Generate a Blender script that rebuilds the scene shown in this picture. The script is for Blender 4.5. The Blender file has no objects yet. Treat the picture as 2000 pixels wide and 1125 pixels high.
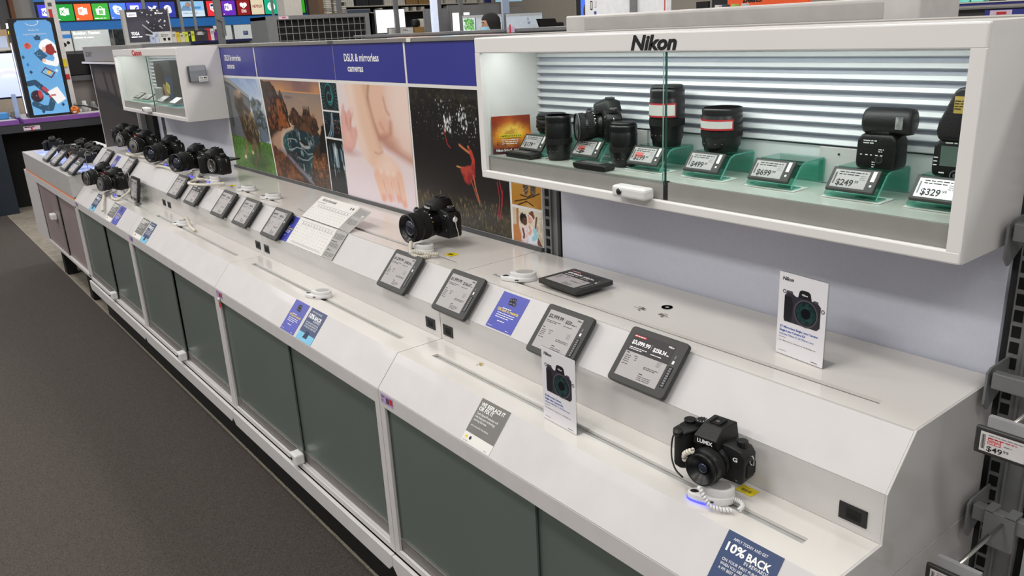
import bpy, bmesh, math, random
import numpy as np
from mathutils import Matrix, Vector
random.seed(7)
R_ = math.radians
C = bpy.context.scene.collection
H = 0.74                      # height of the counter's front edge above the floor; z below is measured from that edge

# ------------------------------------------------------------------ camera
CAM = np.array([6.59776284, -0.87246917, 0.8700556])
CR = np.array([0.62101842, 0.78227976, -0.04872885])
CU = np.array([-0.21399313, 0.22903172, 0.94960593])
CF = np.array([-0.75401795, 0.57929513, -0.30963541])
FPX = 1578.6327
def at(u, v, axis, c):
    """point of the place on the plane x/y/z = c (metres) seen at u, v of the 2000x1125 photograph"""
    d = CF + CR * ((u - 1000) / FPX) - CU * ((v - 562.5) / FPX)
    t = (c - CAM[axis]) / d[axis]
    p = CAM + t * d
    return Vector((float(p[0]), float(p[1]), float(p[2])))

# ------------------------------------------------------------------ materials
def lin(c):
    if isinstance(c, str):
        c = c.lstrip('#'); c = [int(c[i:i + 2], 16) / 255 for i in (0, 2, 4)]
    return tuple((x / 12.92 if x <= .04045 else ((x + .055) / 1.055) ** 2.4) for x in c[:3])
MATS = {}
def mat(name, col, rough=.5, metal=0., var=.06, scale=30., bump=0., emit=0., trans=0., alpha=1., coat=0., spec=.5, ecol=None, ior=1.45):
    if name in MATS: return MATS[name]
    m = bpy.data.materials.new(name); m.use_nodes = True
    nt = m.node_tree; b = nt.nodes['Principled BSDF']
    c = lin(col)
    tc = nt.nodes.new('ShaderNodeTexCoord'); n = nt.nodes.new('ShaderNodeTexNoise')
    n.inputs['Scale'].default_value = scale; n.inputs['Detail'].default_value = 4
    nt.links.new(tc.outputs['Object'], n.inputs['Vector'])
    r = nt.nodes.new('ShaderNodeValToRGB')
    r.color_ramp.elements[0].position = .3; r.color_ramp.elements[1].position = .7
    r.color_ramp.elements[0].color = tuple(x * (1 - var) for x in c) + (1,)
    r.color_ramp.elements[1].color = tuple(min(1, x * (1 + var)) for x in c) + (1,)
    nt.links.new(n.outputs['Fac'], r.inputs['Fac']); nt.links.new(r.outputs['Color'], b.inputs['Base Color'])
    b.inputs['Roughness'].default_value = rough; b.inputs['Metallic'].default_value = metal
    b.inputs['Specular IOR Level'].default_value = spec
    b.inputs['IOR'].default_value = ior
    if coat: b.inputs['Coat Weight'].default_value = coat; b.inputs['Coat Roughness'].default_value = .05
    if trans: b.inputs['Transmission Weight'].default_value = trans
    if alpha < 1: b.inputs['Alpha'].default_value = alpha
    if emit:
        if ecol: b.inputs['Emission Color'].default_value = lin(ecol) + (1,)
        else: nt.links.new(r.outputs['Color'], b.inputs['Emission Color'])
        b.inputs['Emission Strength'].default_value = emit
    if bump:
        bp = nt.nodes.new('ShaderNodeBump'); bp.inputs['Strength'].default_value = bump; bp.inputs['Distance'].default_value = .002
        nt.links.new(n.outputs['Fac'], bp.inputs['Height']); nt.links.new(bp.outputs['Normal'], b.inputs['Normal'])
    MATS[name] = m
    return m
def clear_mat(name, tint, amount=.9, rough=.02, ior=1.45):
    """thin clear sheet: transparent with a fresnel reflection"""
    if name in MATS: return MATS[name]
    m = bpy.data.materials.new(name); m.use_nodes = True; nt = m.node_tree
    for n in list(nt.nodes): nt.nodes.remove(n)
    o = nt.nodes.new('ShaderNodeOutputMaterial'); t = nt.nodes.new('ShaderNodeBsdfTransparent')
    g = nt.nodes.new('ShaderNodeBsdfGlossy'); mx = nt.nodes.new('ShaderNodeMixShader'); f = nt.nodes.new('ShaderNodeFresnel')
    tc = nt.nodes.new('ShaderNodeTexCoord'); nz = nt.nodes.new('ShaderNodeTexNoise'); nz.inputs['Scale'].default_value = 6
    rr = nt.nodes.new('ShaderNodeMapRange'); rr.inputs['To Min'].default_value = rough * .5; rr.inputs['To Max'].default_value = rough * 1.5
    nt.links.new(tc.outputs['Object'], nz.inputs['Vector']); nt.links.new(nz.outputs['Fac'], rr.inputs['Value']); nt.links.new(rr.outputs['Result'], g.inputs['Roughness'])
    t.inputs['Color'].default_value = tuple(x * amount for x in lin(tint)) + (1,)
    f.inputs['IOR'].default_value = ior
    gm = nt.nodes.new('ShaderNodeNewGeometry'); sb = nt.nodes.new('ShaderNodeMath'); sb.operation = 'SUBTRACT'; sb.inputs[0].default_value = 1; ml = nt.nodes.new('ShaderNodeMath'); ml.operation = 'MULTIPLY'
    nt.links.new(gm.outputs['Backfacing'], sb.inputs[1]); nt.links.new(f.outputs['Fac'], ml.inputs[0]); nt.links.new(sb.outputs[0], ml.inputs[1]); nt.links.new(ml.outputs[0], mx.inputs['Fac'])
    nt.links.new(t.outputs[0], mx.inputs[1]); nt.links.new(g.outputs[0], mx.inputs[2])
    nt.links.new(mx.outputs[0], o.inputs['Surface'])
    MATS[name] = m
    return m
def print_mat(name, rough=.3, emit=0., coat=.2):
    """picture printed on a sheet: colours are carried by the mesh's own colour attribute"""
    if name in MATS: return MATS[name]
    m = bpy.data.materials.new(name); m.use_nodes = True; nt = m.node_tree; b = nt.nodes['Principled BSDF']
    a = nt.nodes.new('ShaderNodeVertexColor'); a.layer_name = 'Col'
    nt.links.new(a.outputs['Color'], b.inputs['Base Color']); b.inputs['Roughness'].default_value = rough
    b.inputs['Coat Weight'].default_value = coat
    if emit:
        nt.links.new(a.outputs['Color'], b.inputs['Emission Color']); b.inputs['Emission Strength'].default_value = emit
    MATS[name] = m
    return m
WHITE = mat('white_laminate', '#c9c6c4', .2, var=.03, scale=9, coat=.15)
WHITE2 = mat('white_acrylic', '#c6c3c3', .38, var=.03, scale=14, coat=.04)
DECK = mat('white_deck', '#d6d2cd', .17, var=.025, scale=6, coat=.2)
CASEW = mat('white_gloss_case', '#e6e3e1', .22, var=.015, scale=5, coat=.25)
FRAMEW = mat('white_powder_coat', '#cbc8c7', .4, var=.03, scale=20)
SEAM = mat('dark_seam', '#4a4744', .7)
SLOTG = mat('slot_grey', '#a6a6a4', .45, var=.1)
GREY = mat('grey_steel', '#7d7e7f', .45, .25, var=.06)
GREYD = mat('dark_grey_steel', '#58595b', .5, .2)
ALU = mat('brushed_aluminium', '#8f8b88', .42, .55, var=.08, scale=80)
RAIL = mat('warm_grey_rail', '#8c8985', .45, .25, var=.06)
BLACK = mat('black_plastic', '#161616', .45, var=.15)
BLACKM = mat('matt_black', '#0c0c0c', .8, var=.2)
BODY = mat('camera_body_black', '#0c0c0d', .45, var=.25, scale=300, bump=.25)
RUBBER = mat('camera_rubber', '#090909', .7, var=.3, scale=500, bump=.5)
LENSB = mat('lens_barrel_black', '#0f1011', .33, var=.15, scale=60)
LGLASS = mat('lens_glass', '#1c2233', .04, var=.5, scale=40, coat=1., spec=.9)
SILVER = mat('silver_metal', '#b9b7b2', .25, .9, var=.05)
PUCKW = mat('white_plastic', '#dcdbda', .3, var=.02)
CORDW = mat('cream_cord', '#d6d0c2', .5, var=.06)
LED = mat('blue_led', '#4350ff', .3, emit=2.2, ecol='#3b3cff')
WTXT = mat('white_print', '#f0efee', .5, var=.02)
BTXT = mat('black_print', '#1b1b1d', .5, var=.05)
GTXT = mat('grey_print', '#77767a', .6, var=.05)
BEZEL = mat('tablet_bezel', '#31312f', .45, var=.06, scale=200)
EINK = mat('eink_grey', '#a9a5a5', .5, var=.03, scale=40)
RED = mat('red_print', '#c62f33', .5)
BLUEP = mat('blue_header', '#35398f', .3, var=.03, scale=3, coat=.15)
BLUEF = mat('flyer_blue', '#4349a8', .35, var=.08, scale=30)
NAVY = mat('flyer_navy', '#253c66', .35, var=.06)
GREYF = mat('flyer_grey', '#6b6966', .4, var=.05)
YEL = mat('yellow_label', '#e0c81c', .5)
PAPER = mat('paper', '#dcdad6', .6, var=.02)
VIOLET = mat('violet_label', '#b59ac6', .5, var=.05)
GLASS = clear_mat('case_glass', '#eef5f2', .98, .01)
GEDGE = mat('glass_edge_green', '#22463f', .2, var=.15)
ACRYL = clear_mat('teal_acrylic', '#cdeee6', .97, .03)
ACRE = mat('acrylic_edge_teal', '#6dbfae', .15, var=.1, alpha=.6)
CLEAR = clear_mat('clear_acrylic', '#f3f3f3', .97, .03)
DOORG = mat('frosted_door_glass', '#5b655f', .34, var=.03, scale=4, coat=.15)
DOORP = mat('pinkish_door', '#8d7f7f', .4, var=.04, scale=5)
WALLB = mat('bluish_back_panel', '#cfd2df', .55, var=.02, scale=120)

# ------------------------------------------------------------------ mesh building
_glyph = {}
def glyphs(s, bold=0., shear=0., spacing=1.):
    k = (s, bold, shear, spacing)
    if k in _glyph: return _glyph[k]
    cu = bpy.data.curves.new('t', 'FONT'); cu.body = s; cu.size = 1; cu.offset = bold; cu.shear = shear
    cu.space_character = spacing; cu.resolution_u = 3; cu.fill_mode = 'FRONT'
    o = bpy.data.objects.new('t', cu); C.objects.link(o)
    dg = bpy.context.evaluated_depsgraph_get(); me = bpy.data.meshes.new_from_object(o.evaluated_get(dg))
    vs = [tuple(v.co) for v in me.vertices]; fs = [tuple(p.vertices) for p in me.polygons]
    bpy.data.objects.remove(o); bpy.data.curves.remove(cu); bpy.data.meshes.remove(me)
    _glyph[k] = (vs, fs)
    return vs, fs
def frame(o, r, u):
    r = Vector(r).normalized(); u = Vector(u).normalized(); n = r.cross(u)
    m = Matrix((r, u, n)).transposed().to_4x4(); m.translation = Vector(o)
    return m
class MB:
    def __init__(s, M=None):
        s.v = []; s.f = []; s.mi = []; s.sm = []; s.mats = []; s.M = M or Matrix.Identity(4)
    def idx(s, m):
        if m not in s.mats: s.mats.append(m)
        return s.mats.index(m)
    def add(s, vs, fs, m, smooth=False):
        b = len(s.v); k = s.idx(m); M = s.M
        s.v += [tuple(M @ Vector(v)) for v in vs]
        for f in fs:
            s.f.append(tuple(i + b for i in f)); s.mi.append(k); s.sm.append(smooth)
        return s
    def bm(s, bm, m, smooth=False):
        bm.verts.index_update()
        s.add([v.co[:] for v in bm.verts], [tuple(v.index for v in f.verts) for f in bm.faces], m, smooth); bm.free(); return s
    def box(s, x0, y0, z0, x1, y1, z1, m, bev=0., seg=2, smooth=False):
        if x0 > x1: x0, x1 = x1, x0
        if y0 > y1: y0, y1 = y1, y0
        if z0 > z1: z0, z1 = z1, z0
        if not bev:
            vs = [(x0,y0,z0),(x1,y0,z0),(x1,y1,z0),(x0,y1,z0),(x0,y0,z1),(x1,y0,z1),(x1,y1,z1),(x0,y1,z1)]
            return s.add(vs, [(3,2,1,0),(4,5,6,7),(0,1,5,4),(1,2,6,5),(2,3,7,6),(3,0,4,7)], m, smooth)
        bm = bmesh.new(); bmesh.ops.create_cube(bm, size=1)
        for v in bm.verts: v.co = ((x0+x1)/2 + v.co.x*(x1-x0), (y0+y1)/2 + v.co.y*(y1-y0), (z0+z1)/2 + v.co.z*(z1-z0))
        bmesh.ops.bevel(bm, geom=bm.edges[:], offset=bev, segments=seg, affect='EDGES', profile=.5)
        return s.bm(bm, m, smooth)
    def prism(s, poly, axis, a, b, m, bev=0., seg=2, smooth=False):
        """poly in the two other axes (in x,y,z order), extruded along axis from a to b"""
        def p3(q, t):
            q = list(q); q.insert(axis, t); return tuple(q)
        n = len(poly); vs = [p3(q, a) for q in poly] + [p3(q, b) for q in poly]
        fs = [tuple(range(n)), tuple(reversed(range(n, 2*n)))] + [(i, i+n, (i+1) % n + n, (i+1) % n) for i in range(n)]
        bm = bmesh.new(); bv = [bm.verts.new(v) for v in vs]
        for f in fs: bm.faces.new([bv[i] for i in f])
        bmesh.ops.recalc_face_normals(bm, faces=bm.faces[:])
        if bev: bmesh.ops.bevel(bm, geom=bm.edges[:], offset=bev, segments=seg, affect='EDGES', profile=.5, clamp_overlap=True)
        return s.bm(bm, m, smooth)
    def quad(s, a, b, c, d, m): return s.add([a, b, c, d], [(0,1,2,3)], m)
    def poly(s, pts, m): return s.add(pts, [tuple(range(len(pts)))], m)
    def rect(s, x0, y0, x1, y1, m, z=0.): return s.add([(x0,y0,z),(x1,y0,z),(x1,y1,z),(x0,y1,z)], [(0,1,2,3)], m)
    def disc(s, x, y, rx, m, z=0., ry=None, n=20, a0=0, a1=360):
        ry = ry or rx
        full = abs(a1 - a0) >= 360
        pts = [(x + rx*math.cos(R_(a0+(a1-a0)*i/n)), y + ry*math.sin(R_(a0+(a1-a0)*i/n)), z) for i in range(n if full else n+1)]
        return s.poly(pts, m)
    def ring(s, x, y, r0, r1, m, z=0., n=24, a0=0, a1=360):
        vs = []
        for i in range(n+1):
            a = R_(a0+(a1-a0)*i/n); vs += [(x+r0*math.cos(a), y+r0*math.sin(a), z), (x+r1*math.cos(a), y+r1*math.sin(a), z)]
        return s.add(vs, [(2*i, 2*i+1, 2*i+3, 2*i+2) for i in range(n)], m)
    def lathe(s, prof, o, axis, m, n=32, smooth=True, rib=0., sq=1.):
        """prof = [(radius, height)...] revolved about axis through o"""
        axis = Vector(axis).normalized(); t = Vector((0,0,1)) if abs(axis.z) < .9 else Vector((1,0,0))
        e1 = axis.cross(t).normalized(); e2 = axis.cross(e1)
        vs = []; fs = []
        for r, h in prof:
            for i in range(n):
                a = 2*math.pi*i/n; rr = r*(1+(rib if i % 2 else 0))
                vs.append(tuple(Vector(o) + axis*h + e1*(rr*math.cos(a)) + e2*(rr*sq*math.sin(a))))
        for k in range(len(prof)-1):
            for i in range(n):
                fs.append((k*n+i, k*n+(i+1) % n, (k+1)*n+(i+1) % n, (k+1)*n+i))
        if prof[0][0] > 1e-6: fs.append(tuple(reversed(range(n))))
        if prof[-1][0] > 1e-6: fs.append(tuple(range((len(prof)-1)*n, len(prof)*n)))
        return s.add(vs, fs, m, smooth)
    def cyl(s, a, b, r, m, n=16, r2=None, smooth=True):
        a = Vector(a); b = Vector(b)
        return s.lathe([(r, 0), (r if r2 is None else r2, (b-a).length)], a, b-a, m, n, smooth)
    def tube(s, pts, r, m, n=8, smooth=True):
        pts = [Vector(p) for p in pts]; vs = []; fs = []; N = len(pts)
        prev = None
        for i, p in enumerate(pts):
            d = (pts[min(i+1, N-1)] - pts[max(i-1, 0)]).normalized()
            if prev is None:
                t = Vector((0,0,1)) if abs(d.z) < .9 else Vector((1,0,0)); e1 = d.cross(t).normalized()
            else:
                e1 = prev - d*prev.dot(d)
                e1 = e1.normalized() if e1.length > 1e-6 else d.orthogonal().normalized()
            prev = e1; e2 = d.cross(e1); rr = r[i] if isinstance(r, (list, tuple)) else r
            for k in range(n):
                a = 2*math.pi*k/n; vs.append(tuple(p + e1*rr*math.cos(a) + e2*rr*math.sin(a)))
        for i in range(N-1):
            for k in range(n): fs.append((i*n+k, i*n+(k+1) % n, (i+1)*n+(k+1) % n, (i+1)*n+k))
        fs += [tuple(reversed(range(n))), tuple(range((N-1)*n, N*n))]
        return s.add(vs, fs, m, smooth)
    def text(s, txt, x, y, size, m, z=.0003, bold=0., shear=0., align='L', sx=1., width=None, spacing=1.):
        """flat lettering in the local xy plane; size = cap height, width forces the overall width"""
        vs, fs = glyphs(txt, bold, shear, spacing)
        if not vs: return s
        k = size/.69; xs = [v[0] for v in vs]; w = max(xs)-min(xs)
        kx = k*sx if width is None else width/w
        off = {'L': -min(xs), 'C': -(max(xs)+min(xs))/2, 'R': -max(xs)}[align]
        return s.add([(x+(v[0]+off)*kx, y+v[1]*k, z) for v in vs], fs, m)
    def lines(s, x0, y, x1, m, n=3, dy=.004, h=.0012, z=.0003, seed=0, words=True):
        """rows of small print, too small to read"""
        rnd = random.Random(seed)
        for i in range(n):
            x = x0; e = x1 - (x1-x0)*(rnd.random()*.35 if i == n-1 else rnd.random()*.08)
            while x < e:
                w = h*(2+rnd.random()*5) if words else e-x
                s.rect(x, y-i*dy, min(x+w, e), y-i*dy+h, m, z); x += w+h*.9
        return s
    def bars(s, x0, y0, x1, y1, m, n=12, z=.0003, seed=1):
        rnd = random.Random(seed); w = (x1-x0)/n
        for i in range(n): s.rect(x0+i*w, y0, x0+i*w+w*(.25+.5*rnd.random()), y1, m, z)
        return s
    def build(s, name, parent=None, origin=None, world=None):
        me = bpy.data.meshes.new(name)
        o0 = Vector(origin) if origin is not None else (Vector(parent['_o']) if parent is not None and '_o' in parent else Vector((0,0,0)))
        me.from_pydata([tuple(Vector(v)-o0) for v in s.v], [], s.f)
        for m in s.mats: me.materials.append(m)
        me.polygons.foreach_set('material_index', s.mi); me.polygons.foreach_set('use_smooth', s.sm); me.update()
        o = bpy.data.objects.new(name, me); C.objects.link(o)
        if parent is not None:
            o.parent = parent; o['_o'] = tuple(o0)
        else:
            o.location = (o0.x, o0.y, o0.z+H); o['_o'] = tuple(o0)
        return o
def thing(name, label, cat, o=(0,0,0), group=None, M=None):
    """an empty at the thing's base; parts are then built in place-coordinates, or local ones when M is given"""
    e = bpy.data.objects.new(name, None); C.objects.link(e); e.empty_display_size = .05
    e['label'] = label; e['category'] = cat
    if group: e['group'] = group
    if M is not None:
        M = M.copy(); M.translation.z += H; e.matrix_world = M; e['_o'] = (0.,0.,0.)
    else:
        e.location = (o[0], o[1], o[2]+H); e['_o'] = tuple(float(x) for x in o)
    return e
def tag(o, label, cat, group=None, kind=None):
    if label: o['label'] = label
    if cat: o['category'] = cat
    if group: o['group'] = group
    if kind: o['kind'] = kind
    return o
def struct(o, label=None):
    o['kind'] = 'structure'
    if label: o['label'] = label
    return o
def dup(root, M, label, group=None):
    r = root.copy(); C.objects.link(r); M = M.copy(); M.translation.z += H; r.matrix_world = M; r['label'] = label
    if group: r['group'] = group
    for ch in list(root.children):
        c = ch.copy(); C.objects.link(c); c.parent = r
        for g in ch.children:
            d = g.copy(); C.objects.link(d); d.parent = c
    return r
def bez(pts, n=12):
    """smooth curve through points (Catmull-Rom)"""
    pts = [Vector(p) for p in pts]; P = [pts[0]] + pts + [pts[-1]]; out = []
    for i in range(1, len(P)-2):
        for k in range(n):
            t = k/n; a, b, c, d = P[i-1], P[i], P[i+1], P[i+2]
            out.append(.5*((2*b) + (c-a)*t + (2*a-5*b+4*c-d)*t*t + (3*b-a-3*c+d)*t**3))
    out.append(pts[-1]); return out
def coil(path, Rr, pitch):
    """helix of radius Rr around a path"""
    path = [Vector(p) for p in path]; out = []; L = 0
    for i in range(len(path)-1):
        d = path[i+1]-path[i]; l = d.length
        if l < 1e-6: continue
        t = d.normalized(); e1 = t.cross(Vector((0,0,1)) if abs(t.z) < .9 else Vector((1,0,0))).normalized(); e2 = t.cross(e1)
        n = max(2, int(l/pitch*9))
        for k in range(n):
            a = 2*math.pi*(L+l*k/n)/pitch
            out.append(path[i]+d*(k/n)+e1*(Rr*math.cos(a))+e2*(Rr*math.sin(a)))
        L += l
    return out

# ------------------------------------------------------------------ painted pictures (numpy colours on a fine grid mesh)
class Pic:
    def __init__(s, w, h, nx, bg='#808080', seed=0):
        s.w, s.h, s.nx = w, h, nx; s.ny = max(2, int(nx*h/w))
        s.U, s.V = np.meshgrid(np.linspace(0, 1, s.nx), np.linspace(0, 1, s.ny))
        s.a = np.zeros((s.ny, s.nx, 3)); s.a[:] = lin(bg); s.rng = np.random.default_rng(seed)
        s.asp = w/h
    def blend(s, m, col): s.a = s.a*(1-m[..., None]) + np.array(lin(col))*m[..., None]; return s
    def noise(s, cells, seed=0, oct=4):
        r = np.random.default_rng(seed); out = 0; amp = 1; tot = 0
        for o in range(oct):
            k = cells*2**o; ky = max(2, int(k/s.asp)); g = r.random((ky+2, int(k)+2))
            x = s.U*k; y = s.V*ky; xi = x.astype(int); yi = y.astype(int); fx = x-xi; fy = y-yi
            fx = fx*fx*(3-2*fx); fy = fy*fy*(3-2*fy)
            out = out + amp*((g[yi, xi]*(1-fx)+g[yi, xi+1]*fx)*(1-fy)+(g[yi+1, xi]*(1-fx)+g[yi+1, xi+1]*fx)*fy); tot += amp; amp *= .55
        return out/tot
    def grad(s, v0, c0, v1, c1, mask=None, horiz=False):
        t = np.clip(((s.U if horiz else s.V)-v0)/(v1-v0), 0, 1)[..., None]; g = np.array(lin(c0))*(1-t)+np.array(lin(c1))*t
        m = np.ones_like(s.U) if mask is None else mask
        s.a = s.a*(1-m[..., None])+g*m[..., None]; return s
    def blur(s, m, k):
        if k < 1: return m
        for ax in (0, 1):
            p = np.pad(m, [(k+1, k) if i == ax else (0, 0) for i in (0, 1)], mode='edge'); c = np.cumsum(p, axis=ax)
            n = m.shape[ax]; hi = np.take(c, range(2*k+1, 2*k+1+n), axis=ax); lo = np.take(c, range(0, n), axis=ax)
            m = (hi-lo)/(2*k+1)
        return m
    def pmask(s, pts, soft=0, rough=0., seed=3):
        U, V = s.U, s.V
        if rough:
            U = U+(s.noise(14, seed)-.5)*rough; V = V+(s.noise(14, seed+9)-.5)*rough
        ins = np.zeros_like(U, bool); n = len(pts)
        for i in range(n):
            (x0, y0), (x1, y1) = pts[i], pts[(i+1) % n]
            if y0 == y1: continue
            c = ((y0 > V) != (y1 > V)) & (U < (x1-x0)*(V-y0)/(y1-y0)+x0); ins ^= c
        m = ins.astype(float)
        return s.blur(s.blur(m, int(soft*s.nx)), int(soft*s.nx)) if soft else m
    def poly(s, pts, col, soft=0, rough=0., alpha=1., seed=3, tex=None, texamt=.5, cells=10):
        m = s.pmask(pts, soft, rough, seed)*alpha; s.blend(m, col)
        if tex: s.blend(m*np.clip((s.noise(cells, seed+5)-.45)*5, 0, 1)*texamt, tex)
        return s
    def blob(s, x, y, rx, ry, col, soft=.3, alpha=1., ang=0.):
        c, n = math.cos(R_(ang)), math.sin(R_(ang)); dx = s.U-x; dy = (s.V-y)/s.asp
        X = (dx*c+dy*n)/rx; Y = (-dx*n+dy*c)/(ry/s.asp); d = np.sqrt(X*X+Y*Y)
        return s.blend(np.clip((1+soft/2-d)/max(soft, 1e-3), 0, 1)*alpha, col)
    def stroke(s, pts, w, col, soft=.3, alpha=1., w1=None):
        D = np.full_like(s.U, 9.)
        for i in range(len(pts)-1):
            (x0, y0), (x1, y1) = pts[i], pts[i+1]; dx, dy = x1-x0, (y1-y0)/s.asp
            t = np.clip(((s.U-x0)*dx+(s.V-y0)/s.asp*dy)/(dx*dx+dy*dy+1e-9), 0, 1)
            ww = w if w1 is None else w+(w1-w)*((i+t)/(len(pts)-1))
            D = np.minimum(D, np.hypot(s.U-x0-t*dx, (s.V-y0)/s.asp-t*dy)/ww)
        return s.blend(np.clip((1+soft/2-D)/max(soft, 1e-3), 0, 1)*alpha, col)
    def specks(s, n, box, rmin, rmax, cols, seed=1, alpha=.9, sp=None):
        r = np.random.default_rng(seed)
        for i in range(n):
            x = box[0]+(box[2]-box[0])*r.random(); y = box[1]+(box[3]-box[1])*r.random(); q = rmin+(rmax-rmin)*r.random()**2
            i0, i1 = max(0, int((x-q)*s.nx)), min(s.nx, int((x+q)*s.nx)+2); q2 = q*s.asp*(sp or 1)
            j0, j1 = max(0, int((y-q2)*s.ny)), min(s.ny, int((y+q2)*s.ny)+2)
            if i0 >= i1 or j0 >= j1: continue
            u = (s.U[j0:j1, i0:i1]-x)/q; v = (s.V[j0:j1, i0:i1]-y)/q2; m = np.clip(1.4-np.sqrt(u*u+v*v), 0, 1)*alpha
            c = np.array(lin(cols[i % len(cols)])); s.a[j0:j1, i0:i1] = s.a[j0:j1, i0:i1]*(1-m[..., None])+c*m[..., None]
        return s
    def mul(s, f): s.a = s.a*f[..., None]; return s
    def build(s, name, parent, M, m, quad=None):
        """grid panel with lower left corner at M's origin, M's x and y axes spanning w and h"""
        me = bpy.data.meshes.new(name); nx, ny = s.nx, s.ny
        P = np.stack([s.U*s.w, s.V*s.h, np.zeros_like(s.U), np.ones_like(s.U)], -1).reshape(-1, 4)
        A = np.array(M); Q = (P @ A.T)[:, :3]
        if quad:                                    # printed field with slanting side borders: x at bottom left, bottom right, top left, top right
            a = quad[0]+(quad[2]-quad[0])*s.V; b = quad[1]+(quad[3]-quad[1])*s.V
            Q[:, 0] = (a+(b-a)*s.U).reshape(-1)
        if parent is not None and '_o' in parent: Q = Q-np.array(parent['_o'])
        i = (np.arange(ny-1)[:, None]*nx+np.arange(nx-1)[None]).reshape(-1)
        F = np.stack([i, i+1, i+1+nx, i+nx], 1)
        me.vertices.add(nx*ny); me.vertices.foreach_set('co', Q.reshape(-1).astype(np.float32))
        me.loops.add(F.size); me.loops.foreach_set('vertex_index', F.reshape(-1).astype(np.int32))
        me.polygons.add(len(F)); me.polygons.foreach_set('loop_start', (np.arange(len(F))*4).astype(np.int32)); me.update(calc_edges=True)
        ca = me.color_attributes.new('Col', 'FLOAT_COLOR', 'POINT')
        ca.data.foreach_set('color', np.concatenate([np.clip(s.a, 0, 1), np.ones((ny, nx, 1))], -1).reshape(-1).astype(np.float32))
        me.materials.append(m)
        o = bpy.data.objects.new(name, me); C.objects.link(o); o.parent = parent
        if parent is not None: o['_o'] = parent['_o']
        else: o.location.z = H
        return o
# ------------------------------------------------------------------ room
carpet = mat('carpet', '#413b37', .95, var=.5, scale=260, bump=.9)
concrete = mat('bare_concrete', '#7d766b', .8, var=.2, scale=14, bump=.2)
mb = MB(); mb.quad((-9.5, -9, -H), (14, -9, -H), (14, .05, -H), (-9.5, .05, -H), carpet); struct(mb.build('floor'))
mb = MB(); mb.quad((-9.5, .05, -H), (14, .05, -H), (14, 12, -H), (-9.5, 12, -H), concrete); struct(mb.build('floor_concrete'))
mb = MB(); mb.box(-2.9, .046, -H, 6.2, .053, -H+.005, mat('carpet_edge', '#8d8678', .9, var=.6, scale=200)); struct(mb.build('trim_4'))
# ------------------------------------------------------------------ counter profile (y, z) of the stepped gondola
MOD = 1.219
By, Bz, Cy, Dz, Ey, Ez, Fy = .068, .0795, .2046, .168, .2776, .250, .559
def slope_u(): v = Vector((0, Ey-Cy, Ez-Dz)); return v.normalized()
def on_slope(x, t, off=0.):            # upper slope: t metres up from its lower edge
    u = slope_u(); n = Vector((1,0,0)).cross(u); p = Vector((x, Cy, Dz))+u*t+n*off
    return frame(p, (1,0,0), u)
def on_low(x, t, off=0.):              # lower slope
    u = Vector((0, By, Bz)).normalized(); n = Vector((1,0,0)).cross(u); p = Vector((x, 0, 0))+u*t+n*off
    return frame(p, (1,0,0), u)
def slotted_deck(mb, x0, x1, y0, y1, z, sx0, sx1, sy0, sy1, m, th=.006):
    mb.box(x0, y0, z-th, x1, sy0, z, m); mb.box(x0, sy1, z-th, x1, y1, z, m)
    mb.box(x0, sy0, z-th, sx0, sy1, z, m); mb.box(sx1, sy0, z-th, x1, sy1, z, m)
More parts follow.
